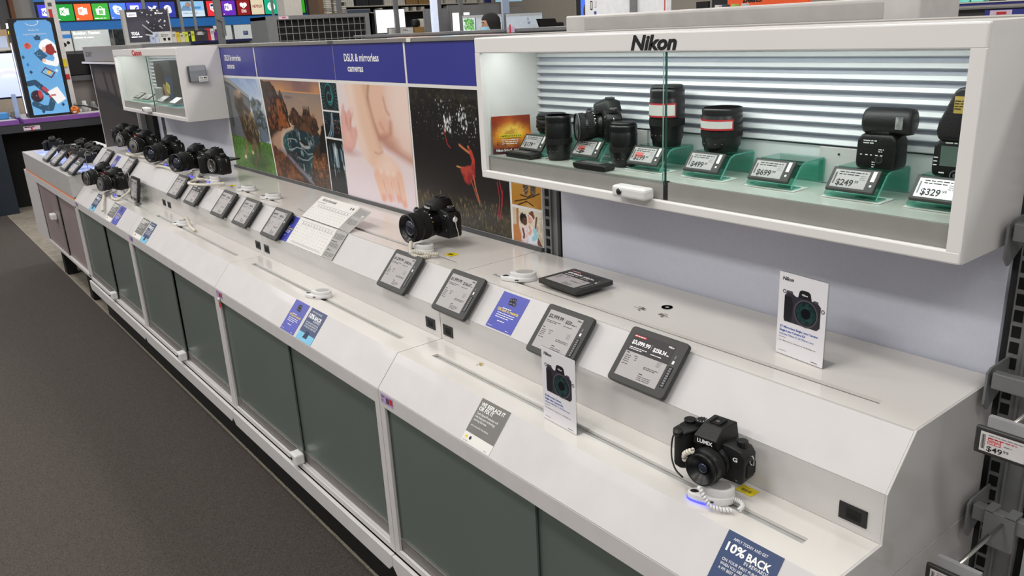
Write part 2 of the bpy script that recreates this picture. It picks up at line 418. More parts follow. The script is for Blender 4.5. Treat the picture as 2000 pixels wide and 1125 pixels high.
def counter(k, label, gap, ports):
    x0, x1 = k*MOD+.0012, (k+1)*MOD-.0012
    t = thing('display_counter', label, 'counter', ((x0+x1)/2, .28, -H), 'white stepped counter units')
    # cabinet shell and face frame
    mb = MB()
    mb.box(x0, .008, -.4974, x0+.018, .545, -.004, FRAMEW); mb.box(x1-.018, .008, -.4974, x1, .545, -.004, FRAMEW)
    mb.box(x0+.018, .008, -.4974, x1-.018, .545, -.482, FRAMEW); mb.box(x0+.018, .535, -.482, x1-.018, .545, -.004, FRAMEW)
    mb.build('cabinet_body', t)
    mb = MB()
    mb.box(x0, 0, -.046, x1, .008, -.002, FRAMEW, .0015); mb.box(x0, 0, -.4974, x1, .008, -.478, FRAMEW, .0015)
    mb.box(x0, .0002, -.48, x0+.024, .008, -.044, FRAMEW, .001); mb.box(x1-.024, .0002, -.48, x1, .008, -.044, FRAMEW, .001)
    mb.build('face_frame', t)
    xm = (x0+x1)/2
    for i, (a, b, y) in enumerate(((x0+.02, xm-gap/2, .012), (xm+gap/2 if gap > .002 else xm-.01, x1-.02, .021))):
        mb = MB(); mb.box(a, y, -.478, b, y+.005, -.043, DOORG); d = mb.build('door', t)
        mb = MB(); mb.box(a, y-.003, -.478, b, y-.0003, -.44, ALU); mb.box(a, y-.0045, -.443, b, y-.003, -.44, SILVER); mb.build('bottom_rail', d)
    if k < 4:
        mb = MB(); mb.box(xm-.036, -.022, -.478, xm+.012, .011, -.44, PUCKW, .006, 3); mb.cyl((xm-.02, -.0222, -.459), (xm-.02, -.0235, -.459), .006, BLACK)
        mb.build('lock', t)
    # toe lip with chamfered ends, kick plate
    mb = MB(); mb.prism([(x0, -.499), (x1, -.499), (x1, -.535), (x1-.022, -.556), (x0+.022, -.556), (x0, -.535)], 1, -.014, -.002, FRAMEW, .002); mb.build('toe_lip', t)
    mb = MB(); mb.box(x0, .055, -H+.001, x1, .065, -.5, BLACKM); mb.build('kick_plate', t)
    # stepped top
    u1 = Vector((0, By, Bz)).normalized(); n1 = Vector((0, -u1.z, u1.y))
    mb = MB()
    def slab(p, q, n, m, th=.005, a=x0, b=x1):
        p = Vector(p); q = Vector(q); n = Vector(n)
        vs = []
        for x in (a, b):
            for w in (p, q, q-n*th, p-n*th): vs.append((x, w.y, w.z))
        mb.add(vs, [(0,4,5,1), (1,5,6,2), (2,6,7,3), (3,7,4,0), (0,1,2,3), (7,6,5,4)], m)
    slab((0, .0, .0), (0, By, Bz), n1, WHITE2); mb.build('lower_slope', t)
    mb = MB(); slotted_deck(mb, x0, x1, By, Cy, Bz, x0+.079, x1-.08, .120, .138, DECK); mb.build('ledge', t)
    mb = MB(); mb.box(x0+.076, .117, Bz-.012, x1-.077, .141, Bz-.0072, SLOTG); mb.build('ledge_slot', t)
    mb = MB(); mb.box(x0, Cy, Bz+.0004, x1, Cy+.005, Dz-.001, WHITE); mb.build('riser', t)
    u2 = slope_u(); n2 = Vector((0, -u2.z, u2.y))
    mb = MB(); slab((0, Cy, Dz), (0, Ey-.002, Ez-.002), n2, WHITE2); mb.build('upper_slope', t)
    mb = MB(); slotted_deck(mb, x0, x1, Ey, Fy-.004, Ez, x0+.083, x1-.081, .322, .337, DECK); mb.build('top_deck', t)
    mb = MB(); mb.box(x0+.08, .319, Ez-.012, x1-.078, .340, Ez-.0072, SLOTG); mb.build('top_slot', t)
    mb = MB()
    mb.prism([(.004, .0), (By, Bz-.007), (Cy+.006, Bz-.007), (Cy+.006, Dz-.006), (Ey, Ez-.008), (Fy-.005, Ez-.008), (Fy-.005, -.003)], 0, x0, x0+.003, SEAM)
    mb.build('inner_rib', t)
    for (a, b) in ports:
        mb = MB(); z0, z1 = .096, .126
        mb.box(a, Cy-.0025, z0, b, Cy, z1, BLACK, .0008)
        w = b-a; mb.box(a+w*.26, Cy-.003, z0+.006, b-w*.2, Cy-.0024, z1-.007, BLACKM); mb.box(a+w*.3, Cy-.0032, z0+.008, b-w*.3, Cy-.0029, z1-.015, mat('port_inner', '#050505', .9))
        mb.build('cable_port', t)
    # small shelf label on the face frame
    if k != 1 or True:
        mb = MB(frame((x0+.012, -.0006, -.032), (1,0,0), (0,0,1)))
        mb.rect(0, 0, .06, .026, VIOLET); mb.bars(.026, .004, .042, .02, BTXT, 9); mb.text('RSM', .003, .016, .006, BTXT); mb.text('4.2', .003, .006, .005, BTXT)
        mb.rect(.043, .006, .058, .022, RED if k in (3, 4) else mat('violet_dark', '#7d5a9a', .5), .0003); mb.build('shelf_label', t)
    if k == 4:
        mb = MB(); mb.prism([(0, 0), (By, Bz), (Cy, Bz), (Cy, Dz), (Ey, Ez), (Fy-.004, Ez), (Fy-.004, 0)], 0, x1, x1+.004, WHITE, .0008)
        mb.build('end_panel', t)
        mb = MB(); mb.box(x1, .0, -.52, x1+.004, Fy-.004, -.004, WHITE); mb.build('lower_end_panel', t)
    return t
PX = lambda k: [(k*MOD+.013, k*MOD+.057), ((k+1)*MOD-.072, (k+1)*MOD-.027)]
counter(4, 'white stepped counter nearest the camera, with dark frosted doors and a free right end', .0, [PX(4)[0], (6.024, 6.071)])
counter(3, 'white stepped counter second from the camera, below the baby picture', .0, PX(3))
counter(2, 'white stepped counter third from the camera, with a pair of cable ports at each end', .014, PX(2))
counter(1, 'white stepped counter below the red-lettered glass case, crowded with black cameras', .02, PX(1))

for x, z0, z1, c, lab in ((1.80, -.455, -.25, '#8e1f24', 'red box glimpsed between the doors of the counter below the far case'), (1.80, -.24, -.12, '#c9c6c0', 'white box glimpsed between the doors of the counter below the far case'), (3.02, -.30, -.2, '#d4d2cd', 'white box glimpsed between the doors of the third counter')):
    mb = MB(); mb.box(x, .05, -.4815 if z0 > -.45 else z0-.0265, x+.12, .12, z1, mat('stock_dark', '#24282a', .6)); mb.box(x, .0485, z0, x+.12, .05, z1-.01, mat('stock_'+c[1:], c, .5)); tag(mb.build('stock_box', None, (x+.06, .085, -.4815)), lab, 'box')
# ------------------------------------------------------------------ the farther low counter with an orange stripe
t = thing('display_counter', 'far white counter with orange stripe and pinkish doors', 'counter', (.3, .28, -H))
x0, x1 = -.6, 1.217
mb = MB(); mb.box(x0, .002, -.49, x0+.02, .545, 0, FRAMEW); mb.box(x1-.02, .002, -.49, x1, .545, 0, FRAMEW); mb.box(x0, .002, -.49, x1, .545, -.475, FRAMEW); mb.box(x0, .53, -.49, x1, .545, 0, FRAMEW)
mb.build('cabinet_body', t)
mb = MB(); mb.box(x0, -.002, -.49, -.16, .004, 0, FRAMEW); mb.box(-.16, -.002, -.045, x1, .004, 0, FRAMEW); mb.box(-.16, -.002, -.49, x1, .004, -.472, FRAMEW)
mb.box(x1-.03, -.002, -.48, x1, .004, -.04, FRAMEW); mb.box(-.16, -.004, -.49, -.13, .004, 0, FRAMEW); mb.build('face_frame', t)
for a, b, y in ((-.14, .52, .008), (.56, x1-.02, .016)):
    mb = MB(); mb.box(a, y, -.474, b, y+.005, -.043, DOORP); d = mb.build('door', t)
mb = MB(); mb.box(.52, .006, -.474, .545, .01, -.043, ALU); mb.build('centre_rail', t)
mb = MB(); mb.box(.33, -.03, -.245, .41, .006, -.205, PUCKW, .006); mb.build('lock', t)
mb = MB(); mb.box(x0+.1, -.001, .0, x1, .004, .013, mat('orange_stripe', '#d9805a', .4, emit=.25)); mb.build('orange_stripe', t)
mb = MB(); mb.box(-.46, -.004, .0135, 1.217, .2, .145, mat('grey_white_box', '#b9b6b4', .35), .003); mb.box(-.6, .2, 0, 1.216, .54, .145, FRAMEW); mb.build('raised_top', t)
mb = MB()
mb.prism([(Cy, .146), (Cy, Dz), (Ey, Ez), (.49, Ez), (.49, .146)], 0, .885, 1.216, WHITE2); mb.build('back_step', t)
mb = MB()
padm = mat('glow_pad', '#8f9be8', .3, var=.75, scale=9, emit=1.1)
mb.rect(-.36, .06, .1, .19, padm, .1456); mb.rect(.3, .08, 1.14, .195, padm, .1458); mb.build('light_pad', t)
for x in (-.1, .75):
    mb = MB(); mb.box(x, .05, -H+.001, x+.09, .12, -.49, BLACKM); mb.build('leg', t)
mb = MB(); mb.box(-.55, .3, -H+.001, 1.2, .32, -.49, BLACKM); mb.build('kick_plate', t)

# ------------------------------------------------------------------ gondola back wall
mb = MB()
for a, b in ((.80, 1.27), (1.34, 2.46), (2.46, 4.898), (4.97, 6.09)):
    m2 = MB(); m2.box(a, .562, -.3, b, .575, .832, WALLB)
    o = m2.build('wall_gondola'); struct(o)
def upright(x, label, w=.07, y=.5565):
    t = thing('slotted_upright', label, 'upright', (x+w/2, .57, -H), 'grey slotted uprights of the gondola')
    mb = MB(); mb.box(x, y+.006, -H+.002, x+w-.012, .5995, .832, GREY, .002); mb.box(x+w-.012, .568, -H+.002, x+w, .5995, .832, BLACKM); mb.box(x+.028, y, -.3, x+.032, y+.007, .832, GREY); mb.box(x+w-.016, y, -.3, x+w-.012, y+.007, .832, GREY)
    mb.build('post', t)
    mb = MB(); z = -.3
    while z < .82:
        mb.box(x+.004, y+.0045, z, x+.018, y+.0062, z+.02, mat('slot_hole', '#070707', .9)); z += .0285
    mb.build('slot_row', t)
upright(4.899, 'grey slotted metal upright beside the owl and children photographs')
upright(1.27, 'grey slotted metal upright below the red-lettered glass case')
for a, b, n in ((1.25, 3.7125, 'left'), (3.7155, 6.62, 'right')):
    t = thing('top_rail', 'grey metal rail capping the gondola wall, %s length' % ('left-hand' if n == 'left' else 'right-hand'), 'rail', ((a+b)/2, .58, .832))
    mb = MB(); mb.box(a, .549, .8325, b, .612, .846, RAIL, .0015); mb.build('rail', t)
    mb = MB(); mb.box(b-.02 if n == 'left' else a, .5485, .834, b if n == 'left' else a+.02, .5495, .845, GREYD); mb.build('end_cap', t)
m2 = MB(); m2.box(-.1, .60, -H, 6.62, .612, .83, GREY); struct(m2.build('wall_back'))

# ------------------------------------------------------------------ picture panels (header strip + photographs)
PRINT = print_mat('photo_print')
WEDGE = mat('white_board', '#e4e1de', .35, var=.01)
def sheet(x0, z0, x1, z1, y=.5545): return frame((x0, y, z0), (1,0,0), (0,0,1))
def panel(x0, x1, vs, label, tx, tw):
    t = thing('picture_panel', label, 'sign', ((x0+x1)/2, .558, .262))
    mb = MB(); mb.box(x0, .5555, .262, x1, .5615, .832, WEDGE); mb.build('board', t)
    for i, (a, b) in enumerate(((x0, vs), (vs+.012, x1))):
        mb = MB(frame((a, .5549, .703), (1,0,0), (0,0,1))); mb.rect(0, 0, b-a, .129, BLUEP)
        if i == 0:
            mb.text('DSLR & mirrorless', tx, .069, .026, WTXT, bold=.02, width=tw); mb.text('cameras', tx+.02, .033, .024, WTXT, bold=.02, width=tw*.46)
        mb.build('header', t)
    return t
pa = panel(2.47, 3.7135, 2.934, 'blue-headed picture board with an animal on a lawn and a rocky coast', .09, .21)
pb = panel(3.7165, 4.897, 4.222, 'blue-headed picture board with a baby arm and a red dancer', .085, .255)

# --- animal on a lawn
def pic(x0, z0, x1, z1, res, bg, seed): return Pic(x1-x0, z1-z0, max(40, int((x1-x0)/res)), bg, seed)
Z0, Z1 = .264, .692
p = pic(2.50, Z0, 2.98, Z1, .0019, '#aebfd6', 1)
p.grad(.6, '#cfdcea', 1, '#8fa8cf'); p.blend(np.clip((p.noise(4, 2)-.5)*3, 0, .5), '#e6eaf0')
p.poly([(-.1, 1.05), (.02, 1.0), (.19, .975), (.652, .815), (.648, .66), (.56, .33), (-.1, .36)], '#6c7074', tex='#53575b', texamt=.5, cells=5)
for k in range(16): p.stroke([(-.05, .90-k*.036), (.64, .76-k*.029)], .003, '#454a4f', alpha=.45)
p.poly([(-.1, 1.1), (.19, .985), (.66, .82), (.655, .785), (.19, .935), (-.1, .99)], '#97999a'); p.poly([(-.1, .99), (.19, .935), (.655, .785), (.65, .77), (.19, .91), (-.1, .95)], '#4b4e51')
p.poly([(.05, .9), (.12, .89), (.14, .45), (.06, .44)], '#474b4f', .004)
p.poly([(.575, .33), (.62, .5), (.669, .659), (.68, .76), (.74, .81), (.80, .80), (.912, .76), (.948, .66), (1.03, .56), (1.0, .34)], '#4a5350', soft=.006, rough=.10, tex='#93a5b8', texamt=.75, cells=26)
p.specks(160, (.62, .4, .98, .78), .006, .014, ['#3a4340', '#59645c', '#2f3836'], 12, .7, 1.5); p.poly([(.8, .34), (.98, .34), (.97, .46), (.82, .48)], '#6a7684', .01)
p.poly([(-.1, -.1), (-.1, .36), (.385, .34), (1.1, .33), (1.1, -.1)], '#4d7a2f', soft=.003, tex='#3a6324', texamt=.8, cells=12)
p.blend(p.pmask([(-.1, -.1), (-.1, .34), (1.1, .33), (1.1, -.1)])*np.clip((p.noise(70, 5)-.5)*4, 0, .5), '#86ad58')
p.blob(.62, .09, .26, .09, '#2b3f20', .9, .75); p.blob(.85, .22, .2, .1, '#3a5a26', .9, .5)
for q, c in (([(.37, .42), (.39, .28), (.33, .16), (.30, .125)], '#8a7554'), ([(.53, .32), (.54, .25), (.51, .19)], '#7a6649'), ([(.60, .36), (.58, .2), (.55, .08), (.53, .05)], '#5d4c38'), ([(.72, .42), (.70, .28), (.69, .16)], '#4f4130')): p.stroke(q, .03, c, .5, w1=.017)
p.blob(.30, .125, .03, .022, '#d8c7a8', .6); p.blob(.51, .19, .025, .02, '#cdbb9c', .6)
p.poly([(.22, .764), (.27, .81), (.315, .83), (.441, .845), (.488, .792), (.5, .722), (.60, .66), (.68, .60), (.73, .50), (.745, .40), (.70, .32), (.636, .28), (.50, .29), (.40, .33), (.35, .42), (.31, .52), (.278, .621), (.22, .68)], '#43362a', soft=.005, rough=.045, tex='#6d5a42', texamt=.7, cells=14)
p.blob(.36, .70, .10, .12, '#241c16', .9, .8); p.blob(.46, .45, .10, .16, '#33281e', .9, .6); p.blob(.36, .83, .10, .045, '#a18872', .9, .85); p.blob(.40, .855, .04, .02, '#c7ae98', .8, .7)
for k in range(60):
    rr_ = random.Random(k); x = .40+.30*rr_.random(); y = .42+.24*rr_.random(); p.stroke([(x, y), (x+.03*(rr_.random()-.3), y-.02-.03*rr_.random())], .004, ['#a88f62', '#8f7750', '#c2ac7e'][k % 3], 1, .6)
p.blob(.66, .62, .04, .03, '#bda98a', .9, .7); p.blob(.6, .3, .05, .06, '#8d7655', .9, .5)
p.build('animal_photograph', pa, sheet(2.50, Z0, 2.98, Z1), PRINT, (2.50, 3.009, 2.50, 2.949))
# --- rocky coast
p = pic(2.985, Z0, 3.563, Z1, .0017, '#bf9678', 2)
p.grad(.89, '#d6975f', 1, '#9a7468'); p.blend((p.V > .90)*np.clip((p.noise(4, 3, 3)-.42)*3.5, 0, .85)*np.clip((p.U-.3)*3, 0, 1), '#7b5f62')
p.grad(.5, '#c29c7c', .893, '#8f8078', p.pmask([(0, 0), (1.1, 0), (1.1, .89), (0, .893)]))
p.blend(p.pmask([(0, .3), (1.1, .3), (1.1, .86), (0, .86)])*np.clip((p.noise(10, 8)-.5)*3, 0, .5), '#a98a72'); p.blob(.47, .84, .07, .012, '#6d5c50', .9, .7)
p.poly([(.0, .55), (.45, .56), (.9, .53), (1.1, .4), (1.1, -.1), (-.1, -.1), (-.1, .5)], '#3b2c22', rough=.03, tex='#5d3f2a', texamt=.8, cells=14)
p.poly([(.43, .565), (.264, .516), (.079, .432), (.0, .374), (.05, .30), (.19, .28), (.261, .34), (.268, .435), (.38, .505), (.478, .54)], '#b4917a', .012, tex='#8d6d58', texamt=.5, cells=8)
p.stroke([(.46, .55), (.34, .50), (.25, .43), (.22, .34), (.24, .28)], .028, '#cdb5a0', 1, .8)
p.poly([(.305, .453), (.36, .49), (.414, .512), (.537, .545), (.725, .52), (.887, .523), (.90, .449), (.80, .37), (.763, .341), (.757, .262), (.684, .14), (.708, .0), (.548, .06), (.423, .154), (.274, .269), (.238, .348), (.26, .42)], '#16343c', soft=.006, rough=.03, tex='#27565c', texamt=.9, cells=7)
W_ = p.pmask([(.3, .45), (.537, .54), (.9, .52), (.76, .3), (.7, .0), (.42, .15), (.25, .32)], .02)
p.blend(W_*np.clip((p.noise(14, 21)-.62)*7, 0, .8), '#8f9a9a'); p.blend(W_*np.clip((p.noise(30, 22)-.66)*7, 0, .6), '#b9bdbc')
for q in ([(.335, .42), (.345, .38), (.325, .36), (.35, .33), (.36, .30)], [(.339, .42), (.42, .43), (.50, .425)], [(.37, .30), (.48, .35), (.60, .345), (.67, .30), (.757, .315)], [(.48, .255), (.56, .235), (.66, .24), (.75, .29)], [(.33, .31), (.43, .33)]): p.stroke(q, .004, '#b4b9b6', 1.4, .65)
for q in ([(.16, .306), (.295, .238), (.423, .154), (.553, .091), (.69, .014)], [(.2, .30), (.33, .235), (.45, .16), (.57, .10), (.72, .0)]): p.stroke(q, .011, '#8f8796', 1.6, .6)
p.specks(160, (.15, 0, .72, .3), .004, .012, ['#c9c3cf', '#8d8494', '#4a3f48'], 15, .0)
p.poly([(.55, .42), (.60, .44), (.67, .42), (.71, .38), (.63, .375)], '#1c1a1c', rough=.05); p.stroke([(.56, .40), (.63, .365), (.72, .375)], .01, '#b5b8ba', 1.2, .8)
p.poly([(-.1, 1.1), (.0, .99), (.178, .985), (.21, .96), (.245, .92), (.263, .874), (.30, .86), (.31, .90), (.335, .905), (.356, .85), (.403, .769), (.424, .689), (.413, .61), (.435, .565), (.296, .51), (.15, .49), (-.1, .5)], '#2c211b', rough=.07, tex='#4a3224', texamt=.9, cells=12)
p.poly([(.234, .79), (.28, .83), (.313, .804), (.344, .717), (.359, .621), (.416, .568), (.316, .53), (.19, .505), (.20, .62)], '#8f5028', rough=.12, tex='#3a2419', texamt=.95, cells=12); p.poly([(.04, .66), (.12, .68), (.16, .56), (.10, .5), (.0, .52)], '#7a4424', rough=.1, tex='#33211a', texamt=.9, cells=12)
p.specks(130, (.05, .52, .4, .8), .005, .014, ['#b56a34', '#9a5a2e', '#2a1d17'], 17, .6, 1.6)
p.poly([(.419, .665), (.46, .67), (.502, .71), (.53, .74), (.551, .738), (.601, .70), (.662, .67), (.70, .70), (.724, .73), (.779, .725), (.82, .67), (.892, .65), (.91, .586), (.87, .50), (.727, .505), (.618, .52), (.51, .55), (.438, .596)], '#35251c', rough=.07, tex='#6a4630', texamt=.85, cells=13); p.specks(90, (.44, .54, .88, .7), .006, .014, ['#1f1713', '#8a5a3a', '#4a3326'], 18, .6, 1.4)
for x in (.70, .73, .765, .79): p.stroke([(x, .69), (x+.005, .765)], .012, '#241b16', .8, w1=.004)
p.poly([(-.1, .36), (.011, .341), (.149, .27), (.29, .205), (.411, .11), (.544, .045), (.65, -.02), (-.1, -.1)], '#4a2f1f', rough=.07, tex='#8a5230', texamt=.9, cells=12); p.specks(200, (0, 0, .5, .3), .004, .012, ['#a4633a', '#2f2018', '#6d4227'], 19, .6)
p.poly([(.742, .259), (.78, .31), (.82, .348), (.909, .388), (1.1, .353), (1.1, -.1), (.73, -.05), (.70, .08)], '#3e2a1e', rough=.08, tex='#7a4a2c', texamt=.85, cells=13); p.specks(120, (.74, 0, 1, .3), .004, .012, ['#9a5f38', '#241a14', '#c07a48'], 20, .6)
p.poly([(.87, .33), (.885, .42), (.905, .40), (.91, .50), (.93, .48), (.935, .56), (.955, .54), (.965, .62), (.985, .60), (1.1, .68), (1.1, .35)], '#15130f', rough=.06)
p.mul(.92-.12*np.clip(.4-p.V, 0, .4))
p.build('coast_photograph', pa, sheet(2.985, Z0, 3.563, Z1), PRINT, (3.02, 3.566, 2.968, 3.562))
# --- three teal prints
for i, (a, b) in enumerate(((.588, .692), (.482, .581), (.264, .474))):
    x0, x1 = 3.575, 3.711
    p = pic(x0, a, x1, b, .0016, '#0b1216', 30+i); dx, dy = (p.U-.5), (p.V-.5)/p.asp*1.0
    r = np.hypot(dx*1.0, dy*.8); an = np.arctan2(dy, dx)
    if i == 0:
        p.blend(np.clip(np.sin(an*30)*3-1.2, 0, .75)*np.clip((r-.24)*5, 0, 1)*np.clip((.6-r)*5, 0, 1), '#3d7f84'); p.blend(np.clip(np.sin(r*34-an)*2-.9, 0, .9)*(r < .3)*(r > .05), '#1f6f74'); p.blob(.5, .48, .09, .10, '#0a0f14', .6); p.blend(np.clip((r-.5)*4, 0, .9), '#05090c'); p.stroke([(.62, .75), (.7, .5), (.6, .3), (.45, .3)], .02, '#2f9a9c', 1.2, .8)
    elif i == 1:
        p.specks(150, (0, .4, 1, 1), .01, .03, ['#1f3a44', '#0f1d24', '#3d6d7c', '#16262e'], 4, .8); p.specks(40, (.5, .2, 1, .7), .008, .022, ['#b5784a', '#d9a06c', '#8d5a3a'], 5, .7)
        for q in range(6): p.stroke([(.15+.07*q, .0), (.34+.05*q, .28), (.45+.03*q, .6), (.5+.02*q, .95)], .014, ['#9db9cc', '#4a6f86', '#c9d9e2', '#2c4654', '#7fa5bc', '#1a2a34'][q], 1, .75)
    else:
        for q in range(26):
            rq = random.Random(q); x = rq.random(); t_ = .45+.5*rq.random(); p.stroke([(x, t_), (x+.02, t_-.3*rq.random()-.08)], .012+.02*rq.random(), ['#8fb4c4', '#3d5f6e', '#cfe2ea', '#1a2a32', '#0d161a'][q % 5], 1.2, .7)
        p.blob(.5, .78, .09, .12, '#d6e6ea', 1., .6); p.poly([(0, 0), (1, 0), (1, .30), (0, .30)], '#10171b', .03, alpha=.8); p.stroke([(0, .46), (1, .44)], .016, '#0a0f12', .8, .8)
    p.build('teal_photograph', pa, sheet(x0, a, x1, b), PRINT)
# --- baby's arm and hand
p = pic(3.719, Z0, 4.225, Z1, .0018, '#e8d6d4', 3)
p.grad(0, '#e0d4dc', .5, '#ead8d6'); p.poly([(-.1, 1.1), (.25, 1.1), (.2, .8), (.16, .6), (-.1, .55)], '#e6d8d8', .04)
p.poly([(.35, 1.1), (1.1, 1.1), (1.1, .40), (1.0, .40), (.806, .455), (.62, .515), (.569, .547), (.5, .68), (.44, .87)], '#e0b39b', .015)
p.poly([(.487, 1.1), (.726, 1.1), (.672, .883), (.735, .766), (.70, .72), (.60, .70), (.498, .66), (.45, .855)], '#e6bda6', .03)
p.poly([(.73, 1.1), (1.1, 1.1), (1.1, .42), (.9, .46), (.82, .55), (.79, .66), (.735, .78), (.68, .89)], '#e8c8b9', .04); p.blob(.95, .85, .2, .3, '#eedad0', 1., .7)
p.blob(.665, .635, .085, .075, '#e3b6a0', .7, .9); p.stroke([(.745, .70), (.735, .62), (.66, .575), (.58, .575)], .022, '#b5796a', 1.8, .6); p.stroke([(.6, .69), (.64, .645), (.66, .60)], .014, '#c48c78', 1.8, .5)
p.stroke([(.672, .90), (.70, .80), (.735, .77)], .012, '#b98672', 1.8, .6); p.stroke([(.62, .555), (.70, .51), (.80, .475), (1.02, .41)], .03, '#b0786c', 1.9, .55); p.blob(.72, .535, .1, .05, '#c28f80', 1.4, .6)
p.stroke([(.477, 1.0), (.445, .90), (.44, .85)], .018, '#a48f6d', 1, .8); p.stroke([(.44, .88), (.47, .76), (.50, .68), (.56, .56)], .022, '#86584a', 1.6, .75)
p.poly([(.09, 1.1), (.40, 1.1), (.43, .90), (.462, .80), (.521, .631), (.57, .52), (.62, .44), (.45, .30), (.365, .346), (.258, .481), (.222, .645), (.156, .841)], '#e8c3ab', .014)
p.poly([(.09, 1.1), (.22, 1.1), (.25, .85), (.30, .62), (.40, .40), (.365, .34), (.258, .481), (.2, .67)], '#f0d8cb', .04); p.stroke([(.40, 1.02), (.44, .86), (.50, .68), (.58, .5)], .028, '#cf9f86', 1.9, .6); p.stroke([(.60, .455), (.54, .43), (.49, .44)], .008, '#c9947f', 1.6, .7)
p.poly([(.44, .26), (.47, .36), (.53, .41), (.644, .445), (.74, .41), (.80, .37), (.851, .278), (.86, .2), (.70, .16), (.52, .13), (.47, .2)], '#ecc8b4', .02)
for q, w in (([(.50, .24), (.53, .14), (.56, .06)], .05), ([(.60, .25), (.63, .15), (.655, .075)], .05), ([(.71, .26), (.75, .15), (.775, .085)], .046), ([(.80, .27), (.835, .15), (.85, .05)], .042)): p.stroke(q, w, '#e9bfa9', .35, w1=w*.72); p.blob(q[-1][0], q[-1][1], .03, .03, '#e2a090', 1.2, .7)
for q in ([(.575, .2), (.60, .10), (.60, .05)], [(.68, .2), (.70, .11), (.71, .06)], [(.78, .22), (.80, .12), (.81, .06)]): p.stroke(q, .009, '#c08c7a', 1.7, .4)
for x in (.55, .64, .72): p.blob(x, .285, .028, .022, '#f3dacb', 1.2, .8)
p.blob(.66, .34, .1, .07, '#f2d8c8', 1.2, .7)
p.poly([(-.1, .72), (.0, .70), (.05, .82), (.075, .825), (.082, .708), (.12, .77), (.19, .80), (.222, .775), (.154, .64), (.20, .625), (.236, .64), (.252, .572), (.188, .45), (.112, .40), (.02, .41), (-.1, .48)], '#e2ada2', .008); p.stroke([(.085, .75), (.09, .66), (.11, .6)], .012, '#b87c74', 1.6, .6); p.stroke([(.16, .70), (.14, .6), (.15, .54)], .012, '#b87c74', 1.6, .55); p.blob(.10, .54, .07, .07, '#ecc0b4', 1.3, .7); p.blob(.1, .40, .14, .03, '#b9888c', 1.4, .5); p.blob(.19, .775, .03, .025, '#efd3cb', 1, .8)
p.build('baby_photograph', pb, sheet(3.719, Z0, 4.225, Z1), PRINT, (3.713, 4.222, 3.724, 4.227))
# --- red dancer in a dark wood
p = pic(4.236, Z0, 4.752, Z1, .0016, '#1b1919', 4); p.grad(.2, '#262221', .55, '#171515')
p.blend(np.clip((p.noise(24, 31)-.55)*5, 0, .7)*np.clip((p.V-.6)*3, 0, 1), '#2d2c22')
p.specks(240, (.0, .6, 1, .97), .0012, .004, ['#8f8f88', '#c9c9c4', '#4d4b40', '#6b6438', '#3b3a36'], 5, .7); p.specks(80, (.3, .66, .72, .92), .0015, .005, ['#dededa', '#b9bfc0', '#8f9a98'], 6, .85, 1.8); p.specks(26, (.38, .68, .46, .8), .003, .009, ['#f0f0ec', '#d0d6d6'], 16, .9, 1.8); p.specks(22, (.52, .7, .62, .86), .003, .009, ['#f0f0ec', '#d0d6d6'], 26, .9, 1.8)
p.specks(90, (.02, .8, .98, 1), .004, .010, ['#4d4a22', '#45431f', '#2b2a1a'], 9, .6)
p.poly([(-.1, -.1), (-.1, .2), (.3, .17), (.7, .19), (1.1, .25), (1.1, -.1)], '#2f2a22', .04, tex='#463e2d', texamt=.8, cells=18); p.specks(520, (0, 0, 1, .22), .0012, .004, ['#6e6440', '#544a30', '#8a7f55', '#2a251d', '#a09468'], 7, .7, 4)
p.stroke([(.37, .72), (.385, .66), (.40, .60), (.43, .575)], .004, '#a33235', 1, .9)
p.stroke([(.53, .605), (.58, .58), (.635, .555)], .007, '#c9774c', .8); p.stroke([(.62, .60), (.645, .565), (.655, .54)], .008, '#cf6a3c', .8); p.blob(.628, .582, .012, .012, '#8d3a26', .5)
p.stroke([(.645, .56), (.665, .51), (.66, .46)], .015, '#c0402f', .5); p.stroke([(.49, .445), (.54, .44), (.6, .44)], .005, '#d08a5a', .8)
p.poly([(.645, .48), (.675, .47), (.67, .40), (.64, .35), (.61, .325), (.57, .35), (.535, .41), (.525, .445), (.57, .45), (.62, .46)], '#8f2a28', .004, rough=.04, tex='#c8503e', texamt=.6, cells=18)
p.stroke([(.655, .40), (.675, .30), (.70, .225), (.705, .20)], .006, '#c2704e', .8, w1=.004); p.stroke([(.63, .36), (.665, .28), (.69, .215)], .004, '#a85a40', .8)
for q in ([(.91, .40), (.93, .30), (.915, .2), (.90, .12)], [(.89, .38), (.905, .27), (.885, .14)], [(.935, .33), (.925, .22)]): p.stroke(q, .0035, '#a82a35', .8)
p.build('dancer_photograph', pb, sheet(4.236, Z0, 4.752, Z1), PRINT)
# --- two owls, two children
x0, x1 = 4.762, 4.894
p = pic(x0, .372, x1, .692, .0014, '#c3923e', 5); p.grad(0, '#b07c30', 1, '#d9b060'); p.blend(np.clip((p.noise(4, 3)-.5)*3, 0, .6), '#d9b56c')
for cx in (.50, .74):
    p.blob(cx, .3, .115, .20, '#57493b', .25); p.specks(200, (cx-.1, .12, cx+.1, .48), .01, .02, ['#2b231d', '#b8aa92', '#3c3128', '#241c17'], int(cx*100), .8, .8); p.blob(cx, .46, .1, .06, '#7a6a56', .3)
    for dx in (-.04, .04): p.blob(cx+dx, .47, .025, .012, '#1d1612', .3)
for q in ([(.1, .03), (.5, .07), (.95, .14)], [(.2, .0), (.5, .05), (.75, .02)], [(.3, .1), (.55, .09), (.7, .12)]): p.stroke(q, .014, '#33261a', .6)
p.build('owl_photograph', pb, sheet(x0, .372, x1, .692), PRINT)
